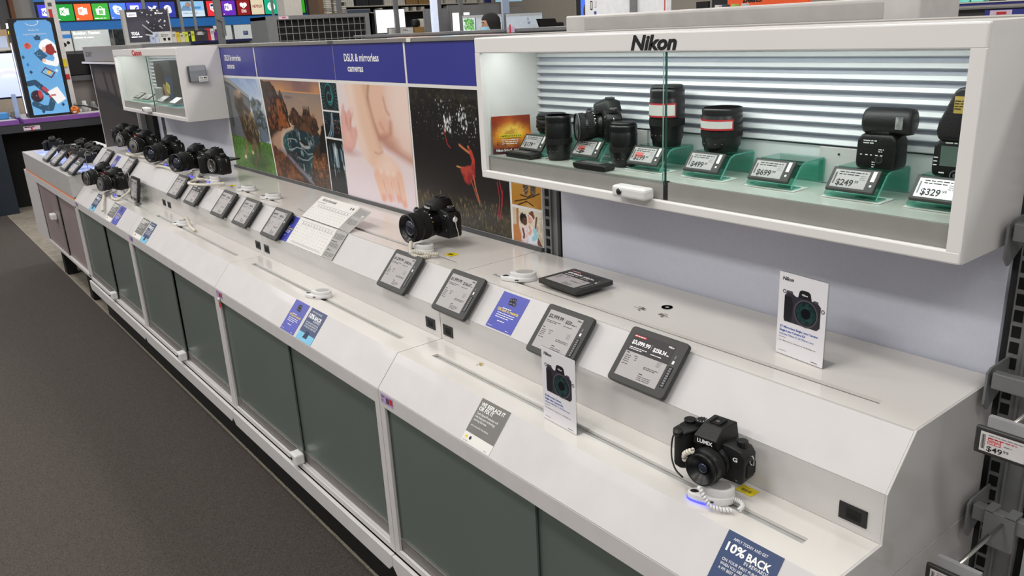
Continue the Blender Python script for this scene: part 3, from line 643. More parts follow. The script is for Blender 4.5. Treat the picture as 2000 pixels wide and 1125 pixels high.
p = pic(x0, .264, x1, .363, .0010, '#d8cfc0', 6); p.poly([(0, 0), (.35, 0), (.2, .5), (0, .5)], '#b97a46', .02); p.poly([(0, .5), (.14, .5), (.18, 1), (0, 1)], '#c9b9a2'); p.poly([(.12, .45), (.2, .45), (.22, 1), (.14, 1)], '#a8764a')
p.poly([(.22, .9), (.6, .85), (.6, 1), (.22, 1)], '#d9d6bc'); p.poly([(.78, .0), (1, 0), (1, .9), (.8, .75)], '#d5cdbb', tex='#8a6f55', cells=9); p.poly([(.75, .2), (.86, .0), (1.0, .0), (.86, .25)], '#6d3f2b'); p.poly([(.80, .85), (.86, .86), (.78, .4), (.74, .45)], '#6b4a34')
p.poly([(.27, .0), (.30, .42), (.38, .52), (.48, .46), (.54, 0)], '#e2d2d6', .015, tex='#b8708c', texamt=.5, cells=30); p.poly([(.50, .0), (.54, .46), (.62, .56), (.74, .46), (.84, .2), (.80, 0)], '#e2e2ea', .015, tex='#a5c4d4', texamt=.5, cells=12)
p.blob(.37, .72, .125, .17, '#17110f', .25); p.specks(60, (.25, .56, .49, .9), .01, .02, ['#2a1f1a', '#0f0b0a'], 8, .8); p.blob(.415, .64, .08, .12, '#5f3a29', .25); p.blob(.40, .88, .03, .02, '#e8e2e4', .4); p.blob(.43, .67, .016, .012, '#17100e', .3); p.blob(.39, .66, .014, .012, '#17100e', .3); p.stroke([(.40, .58), (.44, .585)], .01, '#3a201a', .8)
p.blob(.65, .84, .11, .12, '#744832', .25); p.blob(.68, .95, .05, .05, '#744832', .25); p.blob(.61, .73, .075, .13, '#dba997', .25); p.stroke([(.55, .88), (.66, .82), (.72, .72)], .012, '#efe3e6', .6); p.blob(.575, .755, .014, .01, '#4a2c22', .4); p.stroke([(.56, .655), (.6, .66)], .01, '#b86a60', .8)
p.stroke([(.74, .44), (.80, .26), (.70, .18)], .055, '#92c9da', .35); p.stroke([(.58, .5), (.62, .38), (.56, .3)], .04, '#d9a693', .4); p.stroke([(.34, .4), (.38, .24), (.36, .14)], .03, '#5f3a29', .4)
p.build('children_photograph', pb, sheet(x0, .264, x1, .363), PRINT)
mb = MB(); mb.box(2.48, .548, .2503, 4.896, .556, .262, GREYD); 
o = mb.build('trim_1'); struct(o)

# ------------------------------------------------------------------ wall-hung glass cases
def glass_case(x0, x1, label, xd, logo):
    y0, y1, z0, z1 = .35, .5535, .497, .843
    t = thing('glass_case', label, 'display case', ((x0+x1)/2, .45, z0))
    mb = MB(); ix0, ix1, iz0, iz1 = x0+.020, x1-.022, .517, .806
    mb.box(x0-.0004, y0+.007, z0, x0+.012, y1, z1, CASEW); mb.box(x1-.012, y0+.007, z0, x1+.0004, y1, z1, CASEW)
    mb.box(x0+.012, y0+.004, z0, x1-.012, y1, z0+.012, CASEW); mb.box(x0+.012, y0+.004, z1-.012, x1-.012, y1, z1, CASEW)
    mb.build('case_shell', t)
    mb = MB(); mb.box(x0, y0, iz1, x1, y0+.012, z1, CASEW, .003); mb.box(x0, y0, z0, x1, y0+.012, iz0, CASEW, .003)
    mb.box(x0, y0+.0004, iz0-.002, ix0, y0+.012, iz1+.002, CASEW, .001); mb.box(ix1, y0+.0004, iz0-.002, x1, y0+.012, iz1+.002, CASEW, .001)
    fr = mb.build('front_frame', t)
    mb = MB(frame((0, y0-.0005, .811), (1,0,0), (0,0,1)))
    mb.text(logo[0], logo[1], 0, logo[2], logo[3], 0, bold=.045, shear=logo[5], width=logo[4]); mb.build('logo', fr)
    mb = MB(); mb.box(ix0-.006, y0+.02, .534, ix1+.006, y1-.012, .553, mat('case_floor', '#bdbfb8', .18, var=.08, scale=12, coat=.2)); mb.build('case_floor', t)
    mb = MB(); mb.box(ix0-.006, y0+.013, iz0-.004, ix1+.006, y0+.0145, .553, mat('case_rail_grey', '#95938f', .4, .1, var=.04)); mb.build('front_rail', t)
    for a, b, y in ((ix0-.006, xd, y0+.0125), (xd-.012, ix1+.006, y0+.0185)):
        mb = MB(); mb.quad((a, y, .548), (b, y, .548), (b, y, .815), (a, y, .815), GLASS); d = mb.build('sliding_glass', t)
        mb = MB()
        if a < xd-.02: mb.box(b, y-.0008, .548, b+.0025, y+.003, .808, GEDGE)
        else: mb.box(a, y, .548, a+.0015, y+.002, .808, mat('glass_edge_pale', '#9dbab2', .2))
        mb.build('glass_edge', d)
    mb = MB(); mb.box(xd-.003, y0+.012, iz0, xd+.008, y0+.0185, .555, BLACK); mb.build('glass_stop', t)
    mb = MB(); mb.box(xd-.112, y0-.028, .516, xd-.018, y0+.004, .541, PUCKW, .007, 3); mb.cyl((xd-.088, y0-.0282, .529), (xd-.088, y0-.0295, .529), .0065, BLACK); mb.lathe([(.0075, 0), (.0075, .0006)], (xd-.088, y0-.0286, .529), (0,-1,0), SILVER)
    mb.build('lock', t)
    # ribbed back
    a, b = x0+.0125, x1-.0125; yb = .543; RW = mat('ribbed_white', '#e2e3e6', .35, .1, var=.02); RG = mat('rib_groove_shade', '#b3b7c4', .5, var=.03)  # RG: groove shade put into the colour of the recessed faces
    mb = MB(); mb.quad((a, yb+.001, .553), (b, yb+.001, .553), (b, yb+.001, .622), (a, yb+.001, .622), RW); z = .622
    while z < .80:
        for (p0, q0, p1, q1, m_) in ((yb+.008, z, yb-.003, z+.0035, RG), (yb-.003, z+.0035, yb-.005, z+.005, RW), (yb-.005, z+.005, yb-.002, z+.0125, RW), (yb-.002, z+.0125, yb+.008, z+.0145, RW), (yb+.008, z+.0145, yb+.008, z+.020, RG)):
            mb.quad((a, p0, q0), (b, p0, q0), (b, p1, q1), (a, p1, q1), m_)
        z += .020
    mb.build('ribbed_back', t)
    for bxx in (a+.30, a+.83):
        mb = MB(); mb.box(bxx, yb-.006, .5535, bxx+.09, yb, .622, FRAMEW, .001); mb.cyl((bxx+.04, yb-.0062, .61), (bxx+.04, yb-.0075, .61), .002, BLACK); mb.build('bracket', t)
    L = bpy.data.lights.new('case_fill_light', 'AREA'); L.shape = 'RECTANGLE'; L.size = x1-x0-.1; L.size_y = .05; L.energy = 2.1; L.color = (.98, 1, .985)  # unseen lamp added under the case top to brighten the interior
    lo = bpy.data.objects.new('case_fill_light', L); C.objects.link(lo); lo.location = ((x0+x1)/2, .41, .828+H)
    return t
glass_case(4.903, 6.098, 'white glass-fronted case with bold black lettering, nearest the camera', 5.513, ('Nikon', 5.433, .026, BTXT, .118, .22))
cc = glass_case(1.30, 2.507, 'white glass-fronted case with red lettering, farther along the wall', 1.93, ('Canon', 1.72, .026, RED, .19, 0))
# ------------------------------------------------------------------ cameras
def rot(x, y, z, deg, tilt=0, s=1.): return Matrix.Translation((x, y, z)) @ Matrix.Rotation(R_(deg), 4, 'Z') @ Matrix.Rotation(R_(tilt), 4, 'X') @ Matrix.Scale(s, 4)
def dslr(M, label, logo='', lens=(.095, .036), screen=False, group='black cameras on the counters', ring=None, lens_on=True, tag_=None, badge=None):
    """local frame: lens looks along -y, the grip is at -x, the base plate at z = 0"""
    t = thing('camera', label, 'camera', group=group, M=M)
    W = .068
    mb = MB(); sil = [(-W, .004), (-W+.004, 0), (W-.006, 0), (W, .006), (W+.001, .058), (W-.006, .07), (.045, .074), (.03, .078), (-.025, .078), (-.05, .076), (-W, .068)]
    mb.prism([(a, b) for a, b in sil], 1, -.018, .024, BODY, .004, 2, True); mb.build('body', t)
    mb = MB(); mb.prism([(-W-.004, .03), (-W-.003, -.03), (-W+.006, -.043), (-W+.024, -.043), (-W+.034, -.028), (-W+.036, 0.0), (-W+.03, .02)], 2, .002, .068, RUBBER, .006, 3, True); mb.build('grip', t)
    mb = MB(); bm = bmesh.new(); pv = []
    for (y, w, z) in ((-.034, .014, .088), (-.03, .023, .070), (-.012, .031, .074), (.03, .025, .076)): pass
    hv = [(-.021,-.036,.074),(.021,-.036,.074),(.032,.0,.072),(.026,.034,.072),(-.026,.034,.072),(-.032,.0,.072),
          (-.016,-.034,.092),(.016,-.034,.092),(.021,-.004,.104),(.018,.03,.100),(-.018,.03,.100),(-.021,-.004,.104)]
    vs = [bm.verts.new(v) for v in hv]
    for f in ([5,4,3,2,1,0],[6,7,8,11],[11,8,9,10],[0,1,7,6],[1,2,8,7],[2,3,9,8],[3,4,10,9],[4,5,11,10],[5,0,6,11]): bm.faces.new([vs[i] for i in f])
    bmesh.ops.recalc_face_normals(bm, faces=bm.faces[:]); bmesh.ops.bevel(bm, geom=bm.edges[:], offset=.0035, segments=2, affect='EDGES', profile=.5, clamp_overlap=True)
    mb.bm(bm, BODY, True); hump = mb.build('viewfinder_hump', t)
    mb = MB(); mb.box(-.011, -.004, .1035, .011, .018, .1055, BLACKM); mb.box(-.0115, -.003, .1055, -.0085, .018, .108, GREYD); mb.box(.0085, -.003, .1055, .0115, .018, .108, GREYD); mb.build('hot_shoe', hump)
    if logo:
        mb = MB(frame((0, -.0372, .0795), (1,0,0), (0,-.02,1))); mb.text(logo, 0, 0, .0072 if len(logo) < 6 else .0065, WTXT, 0.0012, bold=.02, align='C', width=.026); mb.build('logo', hump)
    mb = MB(); mb.lathe([(.012, .072), (.012, .08), (.011, .084), (.0, .0845)], (.05, .005, 0), (0,0,1), BODY, 28, True, -.06)
    for k in range(9): a = k*.7; mb.box(.05+.008*math.cos(a)-.0007, .005+.008*math.sin(a)-.0007, .0842, .05+.008*math.cos(a)+.0007, .005+.008*math.sin(a)+.0007, .0848, WTXT)
    mb.build('mode_dial', t)
    mb = MB(); mb.lathe([(.009, .064), (.009, .072), (.007, .073), (.0, .074)], (-.052, -.028, 0), (0,-.15,1), GREYD, 20); mb.lathe([(.005, .074), (.005, .0765), (.0, .0768)], (-.052, -.028, 0), (0,-.15,1), BLACK, 16); mb.build('shutter_button', t)
    mb = MB(); mb.lathe([(.01, .074), (.01, .079), (.009, .08), (0, .08)], (-.048, .008, 0), (0,0,1), BODY, 28, True, -.07); mb.build('control_dial', t)
    for sx in (-1, 1):
        mb = MB(); mb.tube([(sx*(W+.001), .0, .06), (sx*(W+.006), .0, .062), (sx*(W+.008), .0, .056), (sx*(W+.005), .0, .05), (sx*(W+.001), .0, .052)], .0013, SILVER, 6); mb.build('strap_lug', t)
    mb = MB(); mb.box(W-.001, -.012, .012, W+.0035, .014, .06, RUBBER, .002); mb.box(W+.0033, -.010, .036, W+.0042, .012, .037, BLACKM); mb.build('port_cover', t)
    mb = MB(); mb.box(-.04, .0235, .012, .045, .027, .066, BLACK, .002); mb.build('rear_screen', t) if not screen else None
    mb = MB()
    for k, (yy, zz) in enumerate(((-.0195, .060), (-.0195, .052), (-.0195, .028))): mb.lathe([(.0032, 0), (.0032, .0012), (.002, .0016), (0, .0016)], (.050, yy+.0015, zz), (0,-1,0), LENSB, 12)
    mb.box(.0545, -.0196, .020, .0575, -.018, .026, SILVER); mb.lines(.046, .0, .05, WTXT, 0); mb.build('front_buttons', t)
    mb = MB(frame((.048, -.0190, .064), (1,0,0), (0,0,1))); mb.lines(0, 0, .014, WTXT, 2, .003, .0011, 0, 3); mb.build('front_marks', t)
    mb = MB(); mb.box(.034, -.008, .0745, .060, .016, .0762, BLACK, .0006); mb.lathe([(.0115, .074), (.0115, .0795), (.010, .0805), (0, .0805)], (.047, .004, 0), (0,0,1), LENSB, 30, False, -.05); mb.build('drive_dial', t) if logo == '' else mb.build('top_display', t)
    if screen:
        mb = MB(); mb.box(-.035, .03, .048, .045, .088, .054, BLACK, .002); mb.rect(-.029, .036, .039, .082, GREYD, .0543); mb.box(.0, .022, .04, .015, .036, .052, BLACK); mb.build('flip_screen', t)
    if badge:
        mb = MB(frame((.048, -.0186, .05), (1,0,0), (0,0,1))); mb.text(badge, 0, 0, .006, WTXT, bold=.03, align='C'); mb.build('badge', t)
    # lens
    cz = .036; o = (0, 0, cz)
    if not lens_on:
        mb = MB(); mb.lathe([(.034, .017), (.034, .024), (.030, .0245), (.029, .018)], o, (0,-1,0), BODY, 36); mb.lathe([(.029, .0235), (.0235, .0245), (.0235, .019)], o, (0,-1,0), SILVER, 36); mb.lathe([(.0235, .0195), (0, .0195)], o, (0,-1,0), BLACKM, 30); mb.build('lens_mount', t)
        return t
    Ln, r = lens; b = .016
    mb = MB(); mb.lathe([(.033, b), (.034, b+.006), (r*.9, b+.010), (r*.93, b+Ln*.28), (r*.97, b+Ln*.30), (r*.97, b+Ln*.36), (r*.98, b+Ln*.62), (r, b+Ln*.66), (r*.99, b+Ln*.94), (r*1.02, b+Ln*.96), (r*1.02, b+Ln), (r*.93, b+Ln), (r*.88, b+Ln-.006), (r*.74, b+Ln-.010), (r*.72, b+Ln-.011)], o, (0,-1,0), LENSB, 48)
    ln = mb.build('lens', t)
    mb = MB(); mb.lathe([(r*.985, b+Ln*.38), (r*1.02, b+Ln*.385), (r*1.02, b+Ln*.60), (r*.985, b+Ln*.605)], o, (0,-1,0), RUBBER, 96, False, -.025); mb.build('zoom_ring', ln)
    mb = MB()
    for k in range(9):
        a = R_(20+18*k); mb.M = Matrix.Translation((r*.985*math.cos(a), -(b+Ln*.33), cz+r*.985*math.sin(a))) @ Matrix.Rotation(a-math.pi/2, 4, 'Y').inverted(); mb.box(-.0011, -.0016, -.0004, .0011, .0016, .0006, WTXT if k % 3 else mat('gold_mark', '#b59a55', .5))
    mb.M = Matrix.Identity(4); mb.build('scale_marks', ln)
    mb = MB(); mb.lathe([(r*1.0, b+Ln*.70), (r*1.03, b+Ln*.705), (r*1.03, b+Ln*.88), (r*1.0, b+Ln*.885)], o, (0,-1,0), RUBBER, 96, False, -.02); mb.build('focus_ring', ln)
    mb = MB(); mb.lathe([(r*.72, b+Ln-.011), (r*.5, b+Ln-.006), (r*.25, b+Ln-.0035), (0, b+Ln-.003)], o, (0,-1,0), LGLASS, 40); mb.build('front_glass', ln)
    if ring:
        mb = MB(); mb.lathe([(r*1.005, b+Ln*.925), (r*1.035, b+Ln*.93), (r*1.035, b+Ln*.945), (r*1.005, b+Ln*.95)], o, (0,-1,0), ring, 48); mb.build('trim_ring', ln)
    if tag_:
        mb = MB(); mb.box(.018, -.021, .006, .044, -.0186, .052, mat('tan_tag', '#c7a98c', .6)); mb.box(.018, -.0215, .05, .044, -.0186, .056, RED); mb.build('hang_tag', t)
    return t

cam_n = dslr(rot(4.605, .40, Ez+.034, 2, 0, 1.08), 'black reflex camera with a fat zoom lens and a white sensor dot on its side', 'Nikon', (.092, .038), ring=None)
mb = MB(); o = (.0723, .0, .052)
mb.lathe([(.0075, 0), (.0075, .002), (.005, .0035), (0, .004)], o, (1,0,0), PUCKW, 18)
mb.tube(bez([(.075, 0, .05), (.078, -.001, .035), (.079, .002, .02), (.078, .006, -.004)], 6), .0011, CORDW, 6)
mb.build('sensor_dot', cam_n)
# --- small mirrorless with flat-topped finder
def lumix(M, label):
    t = thing('camera', label, 'camera', group='black cameras on the counters', M=M)
    mb = MB(); mb.prism([(-.062, .004), (-.058, 0), (.060, 0), (.065, .006), (.066, .05), (.058, .062), (.04, .066), (-.03, .068), (-.062, .064)], 1, -.016, .022, BODY, .004, 2, True); mb.build('body', t)
    mb = MB(); mb.prism([(-.066, .02), (-.066, -.022), (-.06, -.036), (-.044, -.04), (-.034, -.032), (-.032, -.016), (-.028, .018)], 2, .002, .073, RUBBER, .006, 3, True); mb.build('grip', t)
    mb = MB(); mb.prism([(-.065, -.034), (-.038, -.038), (-.028, -.014), (-.028, .018), (-.064, .018)], 2, .066, .0745, BODY, .003, 2, True); mb.build('top_plate', t)
    mb = MB(); bm = bmesh.new()
    hv = [(-.026,-.03,.058),(.024,-.03,.058),(.03,.028,.058),(-.026,.028,.058),(-.023,-.032,.0745),(.021,-.032,.0745),(.024,.03,.09),(-.021,.03,.09),(-.019,-.008,.090),(.019,-.008,.090)]
    vs = [bm.verts.new(v) for v in hv]
    for f in ([3,2,1,0],[0,1,5,4],[4,5,9,8],[8,9,6,7],[1,2,6,9,5],[2,3,7,6],[3,0,4,8,7]): bm.faces.new([vs[i] for i in f])
    bmesh.ops.recalc_face_normals(bm, faces=bm.faces[:]); bmesh.ops.bevel(bm, geom=bm.edges[:], offset=.002, segments=2, affect='EDGES', profile=.5, clamp_overlap=True); mb.bm(bm, BODY, False)
    h = mb.build('viewfinder_hump', t)
    mb = MB(frame((0, -.0328, .0648), (1,0,0), (0,0,1))); mb.text('LUMIX', 0, 0, .0068, WTXT, .0004, bold=.03, align='C', width=.03); mb.build('logo', h)
    mb = MB(); mb.box(-.01, -.003, .09, .01, .02, .0915, BLACKM); mb.box(-.0105, -.003, .0915, -.008, .02, .0935, BODY); mb.box(.008, -.003, .0915, .0105, .02, .0935, BODY); mb.box(-.003, .004, .0914, .003, .010, .092, SILVER); mb.build('hot_shoe', h)
    mb = MB(frame((.049, -.0168, .042), (1,0,0), (0,0,1))); mb.text('G', 0, 0, .0075, WTXT, 0.0004, bold=.03, align='C', width=.009); mb.lines(.002, -.036, .008, GREYD, 1, h=.003); mb.build('badge', t)
    mb = MB(); mb.lathe([(.0115, .074), (.0115, .083), (.0105, .084), (0, .084)], (-.033, .008, 0), (0,0,1), BODY, 36, False, -.07)
    for k in range(10): a = k*.63; mb.box(-.033+.0085*math.cos(a)-.0006, .008+.0085*math.sin(a)-.0006, .0838, -.033+.0085*math.cos(a)+.0006, .008+.0085*math.sin(a)+.0006, .0844, WTXT)
    mb.build('mode_dial', t)
    mb = MB(); mb.lathe([(.011, .0735), (.011, .079), (.010, .08), (0, .08)], (-.054, .004, 0), (0,0,1), LENSB, 32, False, -.05); mb.build('rear_dial', t)
    mb = MB(); mb.lathe([(.0085, .070), (.0085, .077), (.0075, .078), (.005, .0775), (.0045, .079), (0, .0795)], (-.05, -.025, 0), (0,-.2,1), BLACK, 24); mb.box(-.058, -.027, .0775, -.056, -.025, .0785, SILVER); mb.build('shutter_button', t)
    mb = MB(); mb.lathe([(.0095, .063), (.0095, .072), (.0085, .073), (0, .073)], (.049, .006, 0), (0,0,1), LENSB, 28, False, -.07); mb.build('drive_dial', t)
    mb = MB(); mb.tube([(.066, .0, .05), (.071, .001, .053), (.074, .0, .047), (.074, 0, .038), (.069, 0, .036), (.066, 0, .042)], .0012, SILVER, 6); mb.build('strap_lug', t)
    mb = MB(); mb.box(.0645, -.008, .012, .068, .02, .036, RUBBER, .002); mb.build('port_cover', t)
    mb = MB(); mb.box(-.032, .0215, .01, .05, .0255, .06, BLACK, .002); mb.build('rear_screen', t)
    mb = MB(); o = (.010, 0, .031)
    mb.lathe([(.030, .014), (.031, .02), (.0285, .022), (.0285, .030), (.0295, .031), (.0295, .043), (.0285, .044), (.0275, .056), (.0285, .057), (.0285, .062), (.0262, .062), (.0256, .0595), (.0225, .0588), (.0220, .0568), (.0175, .0560), (.0170, .0545), (.0125, .0538), (.0118, .0525)], o, (0,-1,0), LENSB, 48); ln = mb.build('lens', t)
    mb = MB(); mb.lathe([(.0295, .0315), (.0304, .032), (.0304, .0425), (.0295, .043)], o, (0,-1,0), RUBBER, 96, False, -.025); mb.build('zoom_ring', ln)
    mb = MB(); mb.lathe([(.0115, .0535), (.007, .0555), (.0, .056)], o, (0,-1,0), LGLASS, 36); mb.build('front_glass', ln)
    mb = MB(); mb.tube(bez([(-.066, .0, .045), (-.078, -.006, .048), (-.082, -.01, .03), (-.07, -.028, .012), (-.05, -.045, .002), (-.03, -.052, -.003)], 6), .0017, BLACK, 6); mb.build('wrist_cord', t)
    return t
lm = lumix(rot(5.820, .150, Bz+.034, 6, 0, 1.0), 'small black mirrorless camera with a short lens, on a white puck near the yellow label')

# --- cameras farther left on the upper deck
dslr(rot(2.835, .345, Ez+.034, 14, 0, 1.12), 'black reflex camera without a lens, its screen flipped out', '', screen=True, lens_on=False)
dslr(rot(2.565, .345, Ez+.03, 24, -3, 1.12), 'black reflex camera with a long lens, left of the lensless one', '', (.105, .037))
dslr(rot(2.05, .375, Ez+.03, 24, 0, 1.12), 'third reflex camera from the right under the far case, with long lens', '', (.11, .038))
dslr(rot(1.60, .37, Ez+.03, 26, 0, 1.1), 'black reflex camera with a chrome-ringed lens, behind the third reflex camera', '', (.075, .036), ring=SILVER)
dslr(rot(1.2, .40, Ez+.03, 26, 0, 1.1), 'black reflex camera with a silver-ringed lens beside the dark poster panel', '', (.085, .035), ring=SILVER, tag_=True)
dslr(rot(.975, .40, Ez+.03, 10, 0, 1.1), 'dark camera half hidden against the dark poster panel', '', (.04, .033))
# lower ledge
dslr(rot(1.46, .142, Bz+.035, 14, 0, 1.1), 'black camera with a tan tag, farther of two on the lower ledge', '', (.085, .036), ring=SILVER, tag_=True)
dslr(rot(1.735, .142, Bz+.032, 14, 0, 1.1), 'black camera leaning low on the lower ledge, nearer of two there', '', (.07, .034), ring=GREY)
# cameras on the far low counter
dslr(rot(-.31, .19, .1462, 75, 0, .95), 'black camera at the far end of the counter, turned away', '', (.03, .032), screen=True)
dslr(rot(.20, .285, .1462, -32, 0, 1.05), 'black telephoto camera on the far counter, first from the left of three', '', (.13, .034), ring=GREYD)
dslr(rot(.50, .285, .1462, -34, 0, 1.05), 'black telephoto camera on the far counter, middle of three', '', (.14, .033), ring=GREYD)
dslr(rot(.75, .275, .1462, -36, 0, 1.05), 'black telephoto camera with an orange ring on the far counter', '', (.16, .036), ring=mat('orange_ring', '#e0582a', .4))

# ------------------------------------------------------------------ white security pucks
def puck(M, label, led=True, riser=True, group='white security pucks'):
    """local: long axis along x, loop hole at -x"""
    M = M @ Matrix.Diagonal((.74, .74, 1.2, 1) if led else (.88, .88, .9, 1))
    t = thing('security_puck', label, 'security puck', group=group, M=M)
    out = [(.048*math.cos(a)*(1 if math.cos(a) > 0 else 1.25), .029*math.sin(a)*(1-.25*max(0, -math.cos(a)))) for a in [2*math.pi*i/36 for i in range(36)]]
    mb = MB(); mb.prism(out, 2, 0, .012, PUCKW, .003, 2, True); mb.build('base', t)
    mb = MB(); up = [(x*.72+.012, y*.85) for x, y in out]; mb.prism(up, 2, .0115, .024, PUCKW, .003, 2, True); mb.build('cradle', t)
    mb = MB(); mb.disc(-.044, 0, .010, BLACKM, .01225, .007); mb.build('cord_hole', t)
    mb = MB(); mb.disc(.012, 0, .026, mat('puck_recess', '#a9a9a8', .3), .0243, .019); mb.build('recess', t)
    mb = MB(frame((-.012, -.0293, .0035), (1,0,0), (0,0,1))); mb.lines(0, .002, .016, BTXT, 1, h=.003); mb.build('lettering', t)
    if led:
        mb = MB(); pts = [(x*1.012, y*1.012, .002) for x, y in out[16:28]]; mb.tube(pts, .0016, LED, 6); mb.build('led_strip', t)
    return t
puck(rot(5.846, .117, Bz+.0006, 38), 'white puck with a blue light holding the small camera with the short lens')
puck(rot(4.645, .308, Ez+.0006, 38), 'white puck with a blue light under the fat-lensed camera')
puck(rot(5.052, .345, Ez+.0006, 40), 'empty white puck beside the tablet lying flat', led=False)
puck(rot(4.292, .13, Bz+.0006, 36), 'empty white puck on the ledge above the two blue flyers', led=False)
puck(rot(3.20, .34, Ez+.0006, 35), 'empty white puck on the upper deck above the farther pair of tablets', led=False)
puck(rot(3.463, .34, Ez+.0006, 35), 'empty white puck on the upper deck, nearer of two, left of the unfolded sheet', led=False)
puck(rot(2.85, .145, Bz+.0006, 32), 'white puck with loose cord on the lower ledge', led=False)
puck(rot(2.86, .315, Ez+.0006, 20), 'white puck with blue light under the lensless camera')
puck(rot(2.60, .32, Ez+.0006, 25), 'white puck under the long-lensed camera left of the lensless one')
puck(rot(1.76, .14, Bz+.0006, 25), 'white puck with blue light on the lower ledge under the leaning camera')
puck(rot(1.47, .15, Bz+.0006, 25), 'white puck under the camera with the tan tag')
puck(rot(2.09, .35, Ez+.0006, 25), 'white puck under the third reflex camera of the upper deck')
puck(rot(1.63, .35, Ez+.0006, 25), 'white puck under the chrome-ringed camera')
puck(rot(1.22, .38, Ez+.0006, 25), 'white puck under the silver-ringed camera by the dark panel')
puck(rot(.975, .385, Ez+.0006, 25), 'white puck under the dark camera against the panel')
# pillars that carry the cameras above their pucks
# ------------------------------------------------------------------ cords
def cord(path, label, R=0., r=.002, pitch=.006, m=CORDW, n=7, cat='cord'):
    P = bez(path, 10)
    mb = MB(); mb.tube(coil(P, R, pitch) if R else P, r, m, n if R == 0 else 5)
    tag(mb.build('coiled_cord' if R else 'cord', None, path[0]), label, cat, 'white security cords')
cord([(5.832, .095, Bz+.026), (5.842, .085, Bz+.034), (5.852, .082, Bz+.026), (5.864, .084, Bz+.012), (5.880, .094, Bz+.008), (5.893, .105, Bz+.007)], 'white wrapped cord trailing from the small camera with the short lens', .0022, .0026, .0056, PUCKW)
cord([(5.866, .128, Bz+.012), (5.876, .132, Bz+.010), (5.888, .134, Bz+.008), (5.897, .128, Bz+.007), (5.898, .116, Bz+.005)], 'white ribbed cable beside the yellow label on the ledge', .0032, .0018, .0036, PUCKW)
cord([(5.800, .096, Bz+.066), (5.803, .090, Bz+.080), (5.812, .088, Bz+.090), (5.822, .090, Bz+.096)], 'white twisted cord curled behind the short lens', .003, .0026, .006, CORDW)
cord([(4.625, .285, Ez+.038), (4.655, .262, Ez+.016), (4.695, .268, Ez+.008), (4.700, .295, Ez+.008), (4.665, .285, Ez+.008), (4.648, .268, Ez+.008), (4.67, .262, Ez+.02), (4.70, .288, Ez+.014), (4.72, .315, Ez+.012)], 'cream coiled cord heaped below the fat-lensed camera', .0042, .0022, .0046)
cord([(2.80, .29, Ez+.012), (2.82, .225, Ez+.012), (2.88, .20, Ez+.014), (2.95, .235, Ez+.012), (2.99, .32, Ez+.01)], 'thick white cord looping in front of the lensless camera', 0, .0065)
cord([(2.62, .33, Ez+.012), (2.70, .29, Ez+.01), (2.77, .28, Ez+.01), (2.82, .3, Ez+.01)], 'white cord running along the deck left of the loop', 0, .005)
cord([(2.10, .31, Ez+.05), (2.02, .33, Ez+.06), (1.98, .35, Ez+.02), (2.08, .27, Ez+.01), (2.2, .285, Ez+.008), (2.33, .2898, Ez+.006)], 'white twisted cord hanging onto the deck from the third reflex camera', .004, .003, .009)
cord([(1.75, .33, Ez+.01), (1.62, .30, Ez+.01), (1.52, .285, Ez+.01), (1.44, .29, Ez+.008)], 'white twisted cord lying in front of the chrome-ringed camera', .005, .003, .009)
cord([(1.60, .135, Bz+.012), (1.66, .1, Bz+.010), (1.71, .075, Bz+.010), (1.80, .047, .076), (1.87, .022, .052), (1.93, .006, .036)], 'white braided cord hanging over the slope below the leaning camera', .005, .0036, .010)
cord([(1.80, .19, Bz+.03), (1.86, .16, Bz+.02), (1.95, .09, Bz+.008), (1.90, .075, Bz+.008), (1.80, .09, Bz+.008)], 'white cord loop on the ledge in front of the leaning camera', 0, .006)
cord([(2.845, .16, Bz+.03), (2.87, .165, Bz+.028), (2.93, .155, Bz+.008), (3.0, .145, Bz+.007), (3.05, .14, Bz+.007)], 'cream loose cord on the lower ledge puck', .0045, .003, .007)

